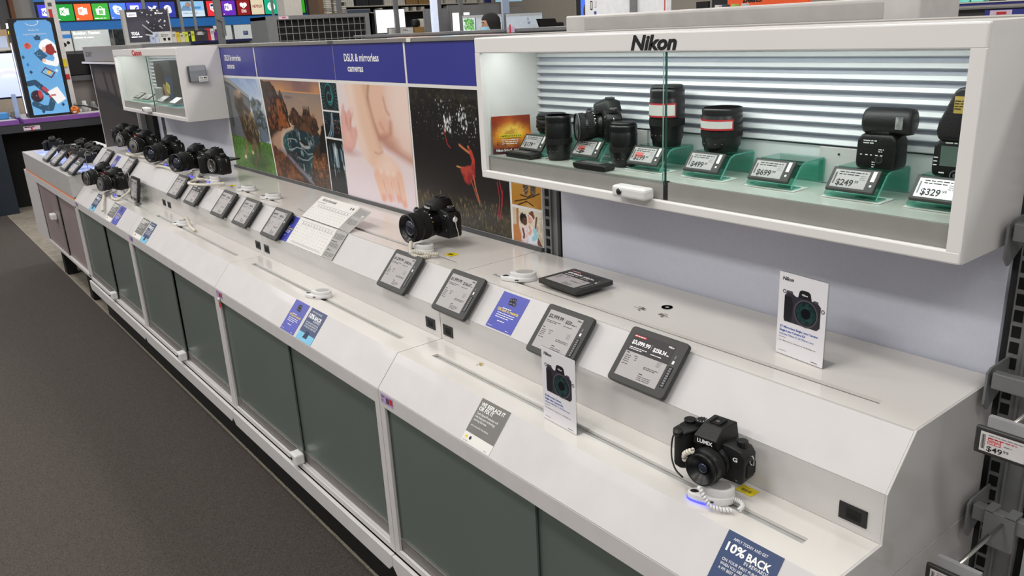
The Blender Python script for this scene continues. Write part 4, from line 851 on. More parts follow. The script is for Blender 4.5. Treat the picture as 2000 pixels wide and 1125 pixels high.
# ------------------------------------------------------------------ price tablets
def tablet(M, label, price, per, head=None, group='grey price tablets', brand='Nikon', seed=0):
    t = thing('price_tablet', label, 'tablet', group=group, M=M)
    w, h = .148, .121
    mb = MB()
    bm = bmesh.new(); bmesh.ops.create_cube(bm, size=1)
    for v in bm.verts: v.co = (v.co.x*w, h/2+v.co.y*h, .005+v.co.z*.010)
    es = [e for e in bm.edges if abs(e.verts[0].co.z-e.verts[1].co.z) > .005]
    bmesh.ops.bevel(bm, geom=es, offset=.008, segments=4, affect='EDGES', profile=.5)
    es = [e for e in bm.edges if e.verts[0].co.z > .009 and e.verts[1].co.z > .009]
    bmesh.ops.bevel(bm, geom=es, offset=.0015, segments=2, affect='EDGES', profile=.5)
    mb.bm(bm, BEZEL); mb.build('bezel', t)
    x0, x1, y0, y1 = -.060, .048, .014, .108
    mb = MB(); z = .0102
    mb.rect(x0, y0, x1, y1, EINK, z); dark = head is not None
    c = WTXT if dark else BTXT; zz = .0104; hy = .088
    if dark:
        mb.rect(x0, .068, x1, y1, mat('eink_black', '#2a2527', .5), .0103)
        mb.rect(x0+.003, .1005, x0+.018, .1045, RED, zz); mb.rect(x0+.0195, .1005, x0+.034, .1045, RED, zz); mb.lines(x0+.004, .1018, x0+.033, WTXT, 1, h=.0014, z=.0105, seed=3)
        hy = .083
    mb.text(price, x0+.004, hy+.002, .0082, c, zz, bold=.03, width=.0053*len(price)); mb.rect(-.005, hy+.001, -.0046, hy+.012, c, zz)
    mb.text(per, .001, hy, .0078, c, zz, bold=.03, width=.0048*len(per)); mb.lines(.003+.0048*len(per), hy, x1-.004, c, 1, h=.002, z=zz)
    mb.text(brand, x1-.016, y1-.007, .0038, c, zz, bold=.02, shear=.2)
    mb.lines(x0+.004, hy-.006, -.01, c, 2, .0035, .0014, zz, 1); mb.lines(0, hy-.008, x1-.006, c, 1, .0035, .0014, zz, 2)
    b = BTXT
    mb.lines(x0+.004, .064, x0+.014, b, 1, h=.0018, z=zz); mb.lines(x0+.004, .058, x0+.018, b, 4, .0042, .0014, zz, seed); mb.lines(x0+.026, .061, x0+.042, b, 1, .0042, .0014, zz, seed+1); mb.lines(x0+.03, .057, x0+.036, b, 2, .0042, .0014, zz, seed+2)
    mb.rect(x1-.024, .056, x1-.011, .0564, b, zz); mb.rect(x1-.024, .066, x1-.011, .0664, b, zz); mb.lines(x1-.023, .063, x1-.012, GTXT, 3, .0028, .0011, zz)
    mb.lines(x0+.004, .040, x0+.026, b, 1, h=.0014, z=zz); mb.lines(0, .046, x1-.008, b, 2, .0032, .0014, zz, seed+5); mb.lines(-.004, .030, .01, b, 1, h=.0018, z=zz); mb.lines(-.004, .0255, .03, b, 3, .0036, .0013, zz, seed+6)
    mb.build('screen', t)
    mb = MB(); mb.rect(x1+.006, .022, x1+.017, .066, BLACKM, .0103)
    for k in range(8): mb.rect(x1+.008, .024+k*.0052, x1+.0145, .0278+k*.0052, GTXT, .0104)
    mb.rect(x1+.008, .072, x1+.013, .079, WTXT, .0104); mb.rect(x1+.0085, .083, x1+.012, .09, GTXT, .0104); mb.rect(x1+.005, .068, x1+.016, .0685, GTXT, .0104); mb.build('control_strip', t)
    mb = MB(); mb.box(-.05, .02, -.009, .05, .09, .0004, BLACK, .002); mb.box(.045, .012, -.008, .056, .022, .0, BLACK); mb.build('wall_mount', t)
    return t
TT = -.012
tablet(on_slope(5.590, TT+.010, .0105), 'black-headed price tablet showing $3,099.99, nearest the camera', '$3,099.99', '$258.34', True, seed=1)
tablet(on_slope(5.338, TT-.003, .0105), 'grey price tablet showing $2,999.99, behind the card of the dark camera', '$2,999.99', '$250', seed=2)
tablet(on_slope(4.942, TT, .0105), 'grey price tablet showing $1,999.99, left of the blue sticker', '$1,999.99', '$166.67', seed=3)
tablet(on_slope(4.650, TT, .0105), 'grey price tablet showing $1,299.99 below the fat-lensed camera', '$1,299.99', '$108.34', seed=4)
tablet(on_slope(3.768, TT+.002, .0105), 'grey price tablet overlapping a blue flyer, left of the unfolded sheet', '$699.99', '$58.34', seed=5)
tablet(on_slope(3.475, TT, .0105), 'grey price tablet second left of the unfolded sheet', '$749.99', '$62.50', seed=6)
tablet(on_slope(3.222, TT, .0105), 'grey price tablet third left of the unfolded sheet', '$899.99', '$75.00', seed=7)
tablet(on_slope(2.862, TT, .0105), 'black-headed price tablet half under the thick white cord loop', '$799.99', '$66.67', True, seed=8, brand='')
tablet(on_slope(2.605, TT, .0105), 'grey price tablet leaning below the long-lensed camera, by two cable ports', '$649.99', '$54.17', seed=9, brand='')
tablet(on_slope(1.69, TT+.004, .0105), 'bright price tablet under the braided cord at the third upright', '$549.99', '$45.84', seed=10, brand='')
tablet(on_slope(1.17, TT, .0105), 'grey price tablet at the end of the far counter step', '$499.99', '$41.67', seed=11, brand='')
tablet(Matrix.Translation((5.197, .338, Ez+.0105)) @ Matrix.Rotation(R_(-2), 4, 'Z'), 'price tablet lying flat on the upper deck beside an empty puck', '$4,000.00', '$333.34', True, seed=12, brand='')
# small tablet leaning behind the far sign on the lower ledge
tablet(frame((2.02, .160, Bz+.002), (1,0,0), (0, .20, 1)), 'price tablet leaning on the riser behind the farthest counter card', '$399.99', '$33.34', seed=13, brand='')
for i, x in enumerate((.345, .62, .94, 1.165)):
    tablet(frame((x, .018, .147), (1,0,0), (0, .085, .076)), ['slim price tablet on the glowing far counter, leftmost of four', 'slim price tablet on the glowing far counter, second from left of four', 'slim price tablet on the glowing far counter, third from left of four', 'slim price tablet with a dark patch on the glowing far counter, rightmost of four'][i], '$1,%d98.00' % (i+1), '$99', True if i == 3 else None, seed=20+i, brand='', group='slim tablets on the far counter')

# ------------------------------------------------------------------ flyers and stickers
def flat(M, name='flyer'): mb = MB(M); return mb
def base(mb, w, h, m, th=.0006): mb.box(0, 0, 0, w, h, th, m)
def fin(mb, M, name, label, cat, group=None): o = mb.build(name, None, M.translation); return tag(o, label, cat, group)
G2 = 'flyers stuck to the slopes'
def rewards(M, w, h, label, name='rewards_flyer'):
    mb = MB(M); base(mb, w, h, BLUEF); z = .0008; k = w/.1
    for i in range(7):
        rnd = random.Random(i); cx, cy = w*(.35+.06*(i % 4)+.02*rnd.random()), h*(.68+.1*(i//4)+.03*rnd.random()); mb.rect(cx, cy, cx+w*.10, cy+h*.10, mat('icon_black', '#1c1b2c', .5), z); mb.disc(cx+w*.05, cy+h*.05, w*.02, GTXT, z+.0001)
    mb.lines(w*.25, h*.57, w*.72, WTXT, 1, h=.0018, z=z); mb.text('10% back in rewards', w*.1, h*.49, .0078*k, YEL, z, bold=.02, width=w*.8)
    mb.lines(w*.15, h*.43, w*.85, WTXT, 3, .0055*k, .0016, z); mb.lines(w*.3, h*.22, w*.7, WTXT, 1, h=.0018, z=z); mb.lines(w*.05, h*.05, w*.3, WTXT, 1, h=.001, z=z); mb.lines(w*.75, h*.04, w*.92, WTXT, 1, h=.001, z=z)
    fin(mb, M, name, label, 'flyer', G2)
def back10(M, w, h, label, teal=True):
    mb = MB(M); base(mb, w, h, NAVY); z = .0008
    mb.text('APPLY TODAY AND GET', w*.14, h*.88, .0046, WTXT, z, width=w*.62); mb.text('10%', w*.08, h*.70, .0135, WTXT, z, bold=.03, width=w*.34); mb.text('BACK', w*.46, h*.70, .0115, WTXT, z, bold=.03, width=w*.42); mb.text('IN REWARDS', w*.46, h*.625, .0055, WTXT, z, width=w*.42)
    mb.text('ON YOUR FIRST PURCHASE', w*.1, h*.54, .0046, WTXT, z, width=w*.78); mb.text('WHEN YOU ARE APPROVED FOR', w*.1, h*.47, .0046, WTXT, z, width=w*.8); mb.text('A MY BEST BUY CREDIT CARD', w*.1, h*.40, .0046, WTXT, z, width=w*.78)
    if teal: mb.rect(0, 0, w, h*.24, mat('flyer_teal', '#6fb6d6', .4), .0007); mb.prism([(w*.35, h*.1), (w*.4, h*.3), (w*.5, h*.34), (w*.62, h*.28), (w*.62, h*.1)], 2, .0007, .0009, mat('icon_navy', '#182a48', .5))
    fin(mb, M, 'credit_flyer', label, 'flyer', G2)
def replaceit(M, w, h, label, txt=True):
    mb = MB(M); base(mb, w, h, PAPER); z = .0008; mb.rect(0, h*.22, w, h, GREYF, .0007)
    mb.text('WE REPLACE IT', w*.06, h*.84, .0088, WTXT, z, bold=.025, width=w*.82); mb.text('OR FIX IT', w*.06, h*.735, .0088, WTXT, z, bold=.025, width=w*.5)
    mb.text('Geek Squad Protection will', w*.06, h*.645, .0050, WTXT, z, width=w*.74); mb.text('help keep your technology', w*.06, h*.57, .0050, WTXT, z, width=w*.7); mb.text('working like new.', w*.06, h*.495, .0050, WTXT, z, width=w*.46)
    mb.text('ASK A BLUE SHIRT FOR DETAILS', w*.06, h*.37, .0032, WTXT, z, width=w*.62)
    mb.rect(w*.07, h*.10, w*.15, h*.15, YEL, z); mb.disc(w*.25, h*.125, w*.04, BTXT, z); mb.lines(w*.05, h*.03, w*.3, GTXT, 1, h=.001, z=z); mb.lines(w*.8, h*.03, w*.92, GTXT, 1, h=.001, z=z)
    fin(mb, M, 'protection_flyer', label, 'flyer', G2)
rewards(on_slope(5.078, .004, .0003), .1, .097, 'blue rewards flyer on the upper slope, between two price tablets')
rewards(on_slope(3.80, .004, .0003), .083, .1, 'blue flyer half behind a price tablet, at the left edge of the unfolded sheet')
rewards(on_slope(1.30, .006, .0003), .09, .09, 'blue flyer on the far step beside the end tablet')
replaceit(on_low(5.247, .002, .0003), .102, .103, 'grey and white flyer reading WE REPLACE IT OR FIX IT, nearest the camera')
back10(on_low(5.916, .002, .0003), .102, .103, 'navy flyer reading 10% BACK at the bottom of the picture', teal=False)
rewards(on_low(4.257, .001, .0003), .097, .103, 'blue rewards flyer on the lower slope, left of a navy one')
back10(on_low(4.372, .001, .0003), .102, .103, 'navy and teal 10% BACK flyer on the lower slope, right of the blue one')
replaceit(on_low(2.517, .0005, .0003), .118, .103, 'grey flyer on the far lower slope, paired with a navy one')
back10(on_low(2.648, .0005, .0003), .09, .103, 'navy and teal flyer on the far lower slope, right of a grey one')
replaceit(on_low(1.97, .001, .0003), .118, .103, 'grey flyer farther along the lower slope, left of a blue one')
rewards(on_low(2.098, .001, .0003), .105, .103, 'plain blue flyer on the farther lower slope, right of a grey one')
back10(on_low(1.60, .001, .0003), .11, .103, 'navy and teal flyer half covered by the braided cord')
# unfolded plan sheet
t = thing('plan_sheet', 'unfolded white sheet of protection plans draped over the slope, with a grey side leaf', 'leaflet', (4.03, .25, .18))
u2 = slope_u()
def leaf(M, w, h, m, hd):
    mb = MB(M); mb.box(0, 0, 0, w, h, .0006, m); return mb
def table_print(mb, w, y1, cols, rows, ch, seed):
    rnd = random.Random(seed)
    mb.rect(w*.08, y1, w*.97, y1+.0006, BTXT, .0009)
    for c in range(cols):
        x = w*.12+(w*.85)*c/cols
        mb.rect(x+.004, y1-.007, x+.008, y1-.003, GTXT, .0009); mb.lines(x, y1-.0105, x+w*.07, GTXT, 2, .0025, .0009, .0009, seed+c)
        for r in range(rows): mb.rect(x+.004, y1-.022-r*ch, x+.0055+.002*rnd.random(), y1-.0205-r*ch, BTXT, .0009)
    for r in range(rows): mb.lines(w*.03, y1-.021-r*ch, w*.10, GTXT, 1, h=.0009, z=.0009, seed=seed+r)
Ml = on_slope(3.888, .004, .003)
mb = leaf(Ml, .282, .104, PAPER, 0); table_print(mb, .282, .094, 11, 5, .012, 3); mb.lines(.03, .012, .27, GTXT, 2, .004, .001, .0009); mb.build('lower_leaf', t)
mb = leaf(on_slope(4.171, .004, .003), .075, .104, mat('grey_leaf', '#a7a5a2', .6), 0); mb.lines(.006, .09, .07, BTXT, 5, .0042, .0016, .0009, 4); mb.lines(.006, .062, .06, BTXT, 1, h=.0025, z=.0009); mb.lines(.006, .055, .066, BTXT, 4, .004, .0013, .0009, 6); mb.rect(.012, .028, .018, .034, BTXT, .0009); mb.text('Applecare', .02, .029, .004, BTXT, .0009, width=.016); mb.lines(.006, .02, .07, BTXT, 4, .004, .0013, .0009, 8); mb.build('side_leaf', t)
Mu = frame((3.888, .2767, .2545), (1,0,0), (0, .083, .055))
mb = leaf(Mu, .286, .105, PAPER, 0); mb.text('PROTECTION PLANS', .03, .086, .0085, BTXT, .0009, bold=.02, width=.105); mb.lines(.03, .097, .06, GTXT, 1, h=.0015, z=.0009); mb.lines(.012, .076, .1, GTXT, 1, h=.002, z=.0009); table_print(mb, .286, .068, 11, 4, .012, 8); mb.rect(.246, .082, .252, .092, BTXT, .0009); mb.disc(.264, .087, .005, BTXT, .0009); mb.build('upper_leaf', t)
Ms = frame((4.174, .2767, .2545), (1, 0, -.06), (0, .083, .05))
mb = leaf(Ms, .072, .105, mat('grey_leaf', '#a7a5a2', .6), 0); mb.lines(.006, .095, .066, GTXT, 7, .0048, .0018, .0009, 14); mb.lines(.006, .05, .066, BTXT, 5, .0048, .0014, .0009, 15); mb.rect(.05, .07, .06, .08, PAPER, .0009); mb.build('upper_side_leaf', t)

# ------------------------------------------------------------------ standing camera cards in clear holders
def camera_picture(mb, cx, cy, s, z):
    K = mat('print_camera', '#2c2a33', .45); K2 = mat('print_camera_dark', '#17161c', .4); K3 = mat('print_camera_light', '#4a4751', .5)
    def P(pts, m, zz=z): mb.poly([(cx+x*s, cy+y*s, zz) for x, y in pts], m)
    P([(-.5, -.38), (.42, -.38), (.5, -.3), (.5, .2), (.44, .26), (.24, .3), (-.2, .3), (-.28, .34), (-.46, .34), (-.52, .26), (-.52, -.3)], K)
    P([(-.14, .3), (-.1, .46), (-.04, .5), (.14, .5), (.2, .46), (.24, .3)], K2, z+.0001)
    P([(-.52, -.3), (-.5, .24), (-.34, .26), (-.26, .1), (-.3, -.34), (-.46, -.36)], K2, z+.0001)
    P([(-.48, .34), (-.46, .4), (-.3, .4), (-.28, .34)], K3); P([(.28, .29), (.3, .33), (.42, .32), (.43, .26)], K3)
    mb.disc(cx+.1*s, cy-.05*s, .34*s, K2, z+.0002); mb.ring(cx+.1*s, cy-.05*s, .3*s, .34*s, K3, z+.0003); mb.disc(cx+.1*s, cy-.05*s, .27*s, mat('print_lens', '#1f3a3a', .2, var=.6, scale=120), z+.0003); mb.disc(cx+.1*s, cy-.05*s, .13*s, mat('print_lens_deep', '#0d1016', .15), z+.0004)
    mb.ring(cx+.56*s, cy+.12*s, .03*s, .05*s, K3, z); mb.ring(cx-.53*s, cy+.36*s, .03*s, .05*s, K3, z)
    mb.text('Nikon', cx+.05*s, cy+.37*s, .045*s, WTXT, z+.0003, bold=.02, align='C')
def card(M, label, lines, w=.106, h=.163, group='standing camera cards'):
    t = thing('counter_card', label, 'sign', group=group, M=M)
    mb = MB(); mb.box(-w/2, 0, 0, w/2, .002, h, CLEAR); mb.box(-w/2, 0, 0, w/2, .034, .002, CLEAR); mb.build('clear_holder', t)
    mb = MB(frame((-w/2, -.0012, 0), (1,0,0), (0,0,1))); mb.box(.0005, .001, -.0008, w-.0005, h-.001, .0, mat('card_white', '#e2e0e4', .3, var=.01)); z = .0003
    mb.text('Nikon', .008, h-.0155, .0068, BTXT, z, bold=.03, shear=.2, width=.025)
    camera_picture(mb, w*.52, h*.60, .078, z)
    BL = mat('card_blue', '#2a4fa8', .5); y = h*.335
    for k, s in enumerate(lines):
        mb.text(s, .007, y-k*.0072, .0042, BL, z, bold=.025 if k < 2 else 0, width=min(w-.012, .00265*len(s)))
    mb.lines(.007, y-.0195, .03, GTXT, 1, h=.001, z=z); mb.text('See a Blue Shirt for assistance or visit BestBuy.com', .007, y-.027, .0026, BTXT, z, width=.082); mb.lines(.007, .008, .032, GTXT, 1, h=.001, z=z); mb.lines(w-.026, .005, w-.006, BTXT, 1, h=.0013, z=z)
    mb.build('card', t)
    return t
def stand(x, y, z, deg): return Matrix.Translation((x, y, z)) @ Matrix.Rotation(R_(deg), 4, 'Z')
card(stand(5.823, .386, Ez+.0008, -6), 'white camera card standing on the upper deck near the wall', ('Z7 Mirrorless Single Lens Camera', 'Single Lens Camera Kit', 'includes Nikon Z 24-70mm Lens'))
card(stand(5.466, .104, Bz+.0008, -2), 'white camera card standing on the lower ledge in front of a price tablet', ('Z6 Mirrorless Camera', 'Single Lens Camera Kit', 'includes NIKKOR Z 24-70mm Lens'))
card(stand(2.12, .125, Bz+.0008, -12), 'narrow white camera card on the lower ledge by the leaning camera', ('Mirrorless Camera', 'Lens Kit', 'includes lens'))
card(stand(1.16, .12, .1462, -12), 'narrow white camera card on the glowing far counter', ('Mirrorless Camera', 'Lens Kit', 'includes lens'), .09, .11)

# ------------------------------------------------------------------ little things left on the decks
def label_at(M, w, h, lab, name='barcode_label', m=YEL):
    mb = MB(M); mb.box(0, 0, 0, w, h, .0004, m); mb.bars(w*.2, h*.25, w*.8, h*.6, BTXT, 14, .0006); mb.lines(w*.2, h*.8, w*.7, BTXT, 1, h=.001, z=.0006); mb.lines(w*.3, h*.12, w*.7, BTXT, 1, h=.001, z=.0006)
    fin(mb, M, name, lab, 'label', 'yellow barcode labels')
label_at(frame((5.850, .170, Bz+.0006), (1,0,0), (0,1,0)), .034, .023, 'yellow barcode label on the ledge behind the small camera with the short lens')
label_at(frame((4.70, .345, Ez+.0006), (1,0,0), (0,1,0)), .034, .03, 'yellow barcode label under the fat-lensed camera')
label_at(frame((3.0, .33, Ez+.0006), (1,0,0), (0,1,0)), .034, .023, 'yellow barcode label beside the lensless camera')
mb = MB(); mb.ring(0, 0, .0055, .0125, BLACK, .0012); mb.lathe([(.0125, .0012), (.0125, 0), (.0055, 0), (.0055, .0012), (.0125, .0012)], (0,0,0), (0,0,1), BLACK, 24); mb.f = mb.f[:-2]; mb.mi = mb.mi[:-2]; mb.sm = mb.sm[:-2]; mb.M = Matrix.Identity(4)
mb.v = [(x+5.456, y+.440, z+Ez+.0005) for x, y, z in mb.v]
tag(mb.build('rubber_washer', None, (5.456, .440, Ez)), 'black rubber washer lying on the upper deck', 'washer')
def residue(x, y, z, s, m, label, seed):
    rnd = random.Random(seed); mb = MB()
    for i in range(22):
        a = rnd.random()*6.28; r = s*rnd.random()**.6; px, py = x+r*math.cos(a), y+r*math.sin(a)*.7; q = s*.09*(.4+rnd.random())
        k = rnd.randint(5, 7); mb.poly([(px+q*2*math.cos(b)*(.5+rnd.random()), py+q*math.sin(b)*(.5+rnd.random()), z+.0007+i*1e-5) for b in [6.28*j/k for j in range(k)]], m)
    tag(mb.build('glue_residue', None, (x, y, z)), label, 'glue residue', 'torn glue spots')
BRN = mat('glue_brown', '#6b5f4e', .7, var=.3); residue(5.418, .392, Ez, .016, BRN, 'brown glue smear on the upper deck, left of two', 1); residue(5.486, .394, Ez, .017, BRN, 'brown glue smear on the upper deck, below the washer', 2)
residue(5.093, .176, Bz, .014, mat('glue_yellow', '#a98f3a', .6), 'yellowish glue scrap on the near ledge beside the riser', 3)
# scuffed plastic tag hanging at the third unit's corner
t = thing('warning_tag', 'red and white tag hanging from the violet label below the lower slope', 'tag', (3.70, -.006, -.05))
mb = MB(frame((3.692, -.004, -.068), (1,0,0), (0,0,1))); mb.box(0, 0, 0, .018, .022, .0008, RED); mb.build('tag', t)
mb = MB(); mb.cyl((3.70, -.002, -.036), (3.70, -.008, -.036), .007, PUCKW); mb.build('clip', t)
# ------------------------------------------------------------------ inside the near glass case
FL = .5535
def etag(x, y, label, price, w=.088, red=False, brand='', bright=False):
    """shelf price tag leaning on a bent acrylic stand; x, y = middle of the foot's front edge"""
    t = thing('acrylic_stand', label[1], 'stand', (x, y+.03, FL), 'teal acrylic stands in the near glass case')
    mb = MB(); mb.box(x-.052, y, FL, x+.056, y+.05, FL+.0015, PAPER); mb.build('paper_card', t)
    mb = MB(); hw = .048; th = .003; a = x-hw; b = x+hw
    def strip(p, q, m=ACRYL):
        d = (Vector(q)-Vector(p)).normalized(); n = Vector((-d.y, d.x))*th
        poly = [(p[0], p[1]), (q[0], q[1]), (q[0]+n.x, q[1]+n.y), (p[0]+n.x, p[1]+n.y)]
        mb.prism(poly, 0, a, b, m)
        mb.prism([(c[0], c[1]) for c in poly], 0, b, b+.0012, ACRE)
    strip((y+.004, FL+.004), (y+.034, FL+.042)); strip((y+.034, FL+.004), (y+.006, FL+.004))
    strip((y+.034, FL+.042), (y+.046, FL+.046)); strip((y+.046, FL+.046), (y+.108, FL+.046)); strip((y+.108, FL+.046), (y+.108, FL+.003))
    mb.build('bent_sheet', t)
    u = Vector((0, .030, .038)).normalized(); n = Vector((1,0,0)).cross(u); p = Vector((x, y+.004, FL+.010))+n*.0035
    M = frame(p, (1,0,0), u)
    t2 = thing('price_tag', label[0], 'price tag', group='grey price tags in the near glass case', M=M)
    h = .046
    mb = MB(); mb.box(-w/2, 0, 0, w/2, h, .007, BEZEL, .0025, 2); mb.build('bezel', t2)
    S = mat('eink_bright', '#f2f2f6', .1, emit=.35) if bright else EINK
    mb = MB(); z = .0072; mb.rect(-w/2+.007, .006, w/2-.018, h-.006, S, z); zz = .0074
    mb.bars(-w/2+.009, .012, -w/2+.013, h-.012, BTXT, 4, zz); mb.lines(-w/2+.016, h-.011, w/2-.02, BTXT, 2, .0045, .0018, zz, 3)
    if red: mb.rect(-w/2+.016, h-.030, -.005, h-.018, mat('red_soft', '#c4605c', .5), zz)
    num, cents = price
    mb.text(num, -w/2+.016, .010, .0115, BTXT, zz, bold=.025, width=.031 if len(num) > 3 else .027); mb.text(cents, -w/2+.049, .016, .005, BTXT, zz, bold=.01)
    mb.lines(w/2-.032, .030, w/2-.022, GTXT, 3, .0035, .0012, zz, 5); mb.build('screen', t2)
    mb = MB(); mb.rect(w/2-.013, .022, w/2-.006, .042, PAPER, zz); mb.disc(w/2-.009, .014, .0022, WTXT, zz); mb.build('side_label', t2)
TG = [('$179', '99', 5.030, .412), ('', '', 5.215, .42), ('$299', '99', 5.398, .42), ('$499', '99', 5.552, .425), ('$699', '99', 5.710, .425), ('$249', '99', 5.873, .425), ('$329', '99', 6.018, .43)]
for i, (n, c, x, y) in enumerate(TG):
    lab = 'grey price tag reading %s.%s in the near glass case' % (n, c) if n else 'grey price tag with a red bar below the camera in the near glass case'
    etag(x, y, (lab, 'teal acrylic stand under the %s tag in the near glass case' % (n if n else 'red-barred')), (n or '$', c or ''), red=(i in (1, 2)), bright=(i == 6))
def lens_thing(x, y, z, r, h, label, sticker=False, cap=True, flare=0.):
    t = thing('camera_lens', label, 'lens', (x, y, z), 'black lenses in the near glass case')
    o = (x, y, z)
    mb = MB(); mb.lathe([(r*.80, 0), (r*.82, h*.02), (r*.86, h*.10), (r*.93, h*.14), (r*.95, h*.30), (r, h*.33), (r, h*.80), (r*.97, h*.82), (r*.97, h*.86), (r*.99+flare, h*.95), (r*.96+flare, h)], o, (0,0,1), LENSB, 44); mb.build('barrel', t)
    mb = MB(); mb.lathe([(r*1.0, h*.36), (r*1.02, h*.365), (r*1.02, h*.48), (r, h*.485)], o, (0,0,1), RUBBER, 88, False, -.02); mb.build('zoom_ring', t)
    mb = MB(); mb.lathe([(r*.9+flare, h), (r*.9+flare, h+.004), (r*.85+flare, h+.006), (0, h+.006)] if cap else [(r*.9, h), (r*.82, h-.004), (r*.6, h-.003), (0, h-.002)], o, (0,0,1), BLACK if cap else LGLASS, 36); mb.build('lens_cap' if cap else 'front_glass', t)
    if sticker:
        mb = MB(); n = 14; a0, a1 = -140, -20; z0, z1 = z+h*.52, z+h*.76
        for q, (rr, m, e) in enumerate(((r*1.026, RED, 0), (r*1.03, PAPER, .0035))):
            vs = []
            for i in range(n+1):
                a = R_(a0+(a1-a0)*i/n) if q == 0 else R_(a0+4+(a1-a0-8)*i/n); vs += [(x+rr*math.cos(a), y+rr*math.sin(a), z0+e), (x+rr*math.cos(a), y+rr*math.sin(a), z1-e)]
            mb.add(vs, [(2*i, 2*i+2, 2*i+3, 2*i+1) for i in range(n)], m)
        mb.build('paper_sticker', t)
    mb = MB()
    for a in (-130, -110, -90, -70, -50): ar = R_(a); mb.box(x+r*.955*math.cos(ar)-.0009, y+r*.955*math.sin(ar)-.0009, z+h*.2, x+r*.955*math.cos(ar)+.0009, y+r*.955*math.sin(ar)+.0009, z+h*.2+.0012, GTXT)
    mb.build('scale_marks', t)
PZ = FL+.0495
lens_thing(5.408, .488, PZ, .0375, .122, 'tallest black lens with a red-edged sticker, behind the glass edge', True)
lens_thing(5.552, .490, PZ, .041, .088, 'fat black lens with a red-edged sticker, right of the tallest lens', True, False)
lens_thing(5.02, .495, PZ, .040, .042, 'short wide black lens at the left end behind the $179 tag', flare=.001)
lens_thing(5.118, .43, FL+.0005, .032, .105, 'black lens standing on the case floor left of the camera', cap=False)
lens_thing(5.313, .452, FL+.0005, .031, .092, 'black lens standing on the case floor right of the camera')
c1 = dslr(rot(5.222, .492, PZ, -32, 0, .88), 'black reflex camera inside the near glass case', 'Nikon', (.07, .035), ring=GREY, group='black camera in the glass case')
for x, y, lab in ((5.02, .40, 'flat black rear cap tray on the case floor, at the left'), (5.285, .388, 'flat black rear cap tray on the case floor, under the $299 tag')):
    t = thing('cap_tray', lab, 'tray', (x, y, FL), 'black trays in the near case'); mb = MB(); mb.prism([(-.045, 0), (.05, 0), (.055, .010), (.05, .013), (-.048, .013), (-.05, .008)], 1, -.018, .018, BLACK, .002)
    mb.v = [(vx+x, vy+y-.005, vz+FL+.0005) for vx, vy, vz in mb.v]; mb.build('tray', t)
    mb = MB(); mb.box(x-.03, y-.017, FL+.0135, x+.03, y+.005, FL+.0145, GREYD); mb.build('lid_panel', t)
# flash units
def flash(x, y, z, label, big):
    t = thing('flash_unit', label, 'flash', (x, y, z), 'black flash units in the near case')
    mb = MB(); mb.prism([(-.034, .0), (.034, 0), (.036, .012), (.035, .05), (.027, .06), (-.027, .06), (-.035, .05), (-.036, .012)], 1, -.022, .022, BODY, .006, 3, True)
    mb.v = [(vx+x, vy+y, vz+z) for vx, vy, vz in mb.v]; mb.build('body', t)
    if not big:
        mb = MB(); mb.lathe([(.020, -.034), (.0235, -.028), (.0235, .030), (.0225, .038), (.021, .045), (.016, .047)], (x+.004, y, z+.080), (1,.12,0), BODY, 28); mb.box(x-.02, y-.018, z+.056, x+.02, y+.018, z+.066, BODY, .004); hd = mb.build('flash_head', t)
        mb = MB(); mb.box(x+.030, y-.0215, z+.070, x+.042, y-.0195, z+.090, mat('silver_scuff', '#8f8f8f', .35, var=.7, scale=90)); mb.build('diffuser', hd)
        mb = MB(frame((x, y-.0226, z), (1,0,0), (0,0,1))); mb.lines(-.022, .048, .004, WTXT, 2, .004, .0018, 0, 2); mb.disc(.008, .018, .006, BLACK, .0004); mb.ring(.008, .018, .0055, .0065, GREYD, .0006)
        for k in range(5): mb.lines(-.026+.009*k, .024, -.021+.009*k, WTXT, 1, h=.0016, z=.0003, seed=k)
        mb.lines(.006, .034, .016, WTXT, 2, .0035, .0016, .0003, 9); mb.lines(-.004, .012, .002, WTXT, 3, .004, .0015, .0003, 4); mb.build('control_print', t)
    else:
        mb = MB(); mb.prism([(-.028, .058), (.03, .058), (.032, .072), (.03, .095), (.034, .138), (.0, .142), (-.010, .137), (-.03, .088), (-.033, .072)], 1, -.026, .024, BODY, .006, 3, True)
        mb.v = [(vx+x, vy+y, vz+z) for vx, vy, vz in mb.v]; hd = mb.build('flash_head', t)
        mb = MB(frame((x, y-.0266, z), (1,0,0), (0,0,1))); mb.rect(-.008, .102, .026, .128, mat('gold_label', '#b59a4a', .5), .0); mb.rect(.008, .112, .026, .126, YEL, .0003); mb.lines(-.007, .12, .006, BTXT, 4, .004, .0015, .0004); mb.build('warning_label', hd)
        mb = MB(frame((x, y-.0226, z), (1,0,0), (0,0,1))); mb.rect(-.022, .018, .024, .05, mat('lcd_green', '#5f6f68', .2), 0); mb.lines(-.016, .054, .01, WTXT, 1, h=.002, z=0); mb.lines(-.032, .03, -.025, WTXT, 3, .006, .0018, 0); mb.ring(.004, .004, .007, .009, SILVER, .0003); mb.disc(.004, .004, .004, GREYD, .0003); mb.lines(-.022, .006, -.01, WTXT, 1, h=.0022, z=0); mb.build('control_panel', t)
flash(5.893, .486, PZ, 'small black flash unit with a round swivel head, behind the $249 tag', False)
flash(6.024, .486, PZ, 'tall black flash unit half hidden by the frame at the right end', True)
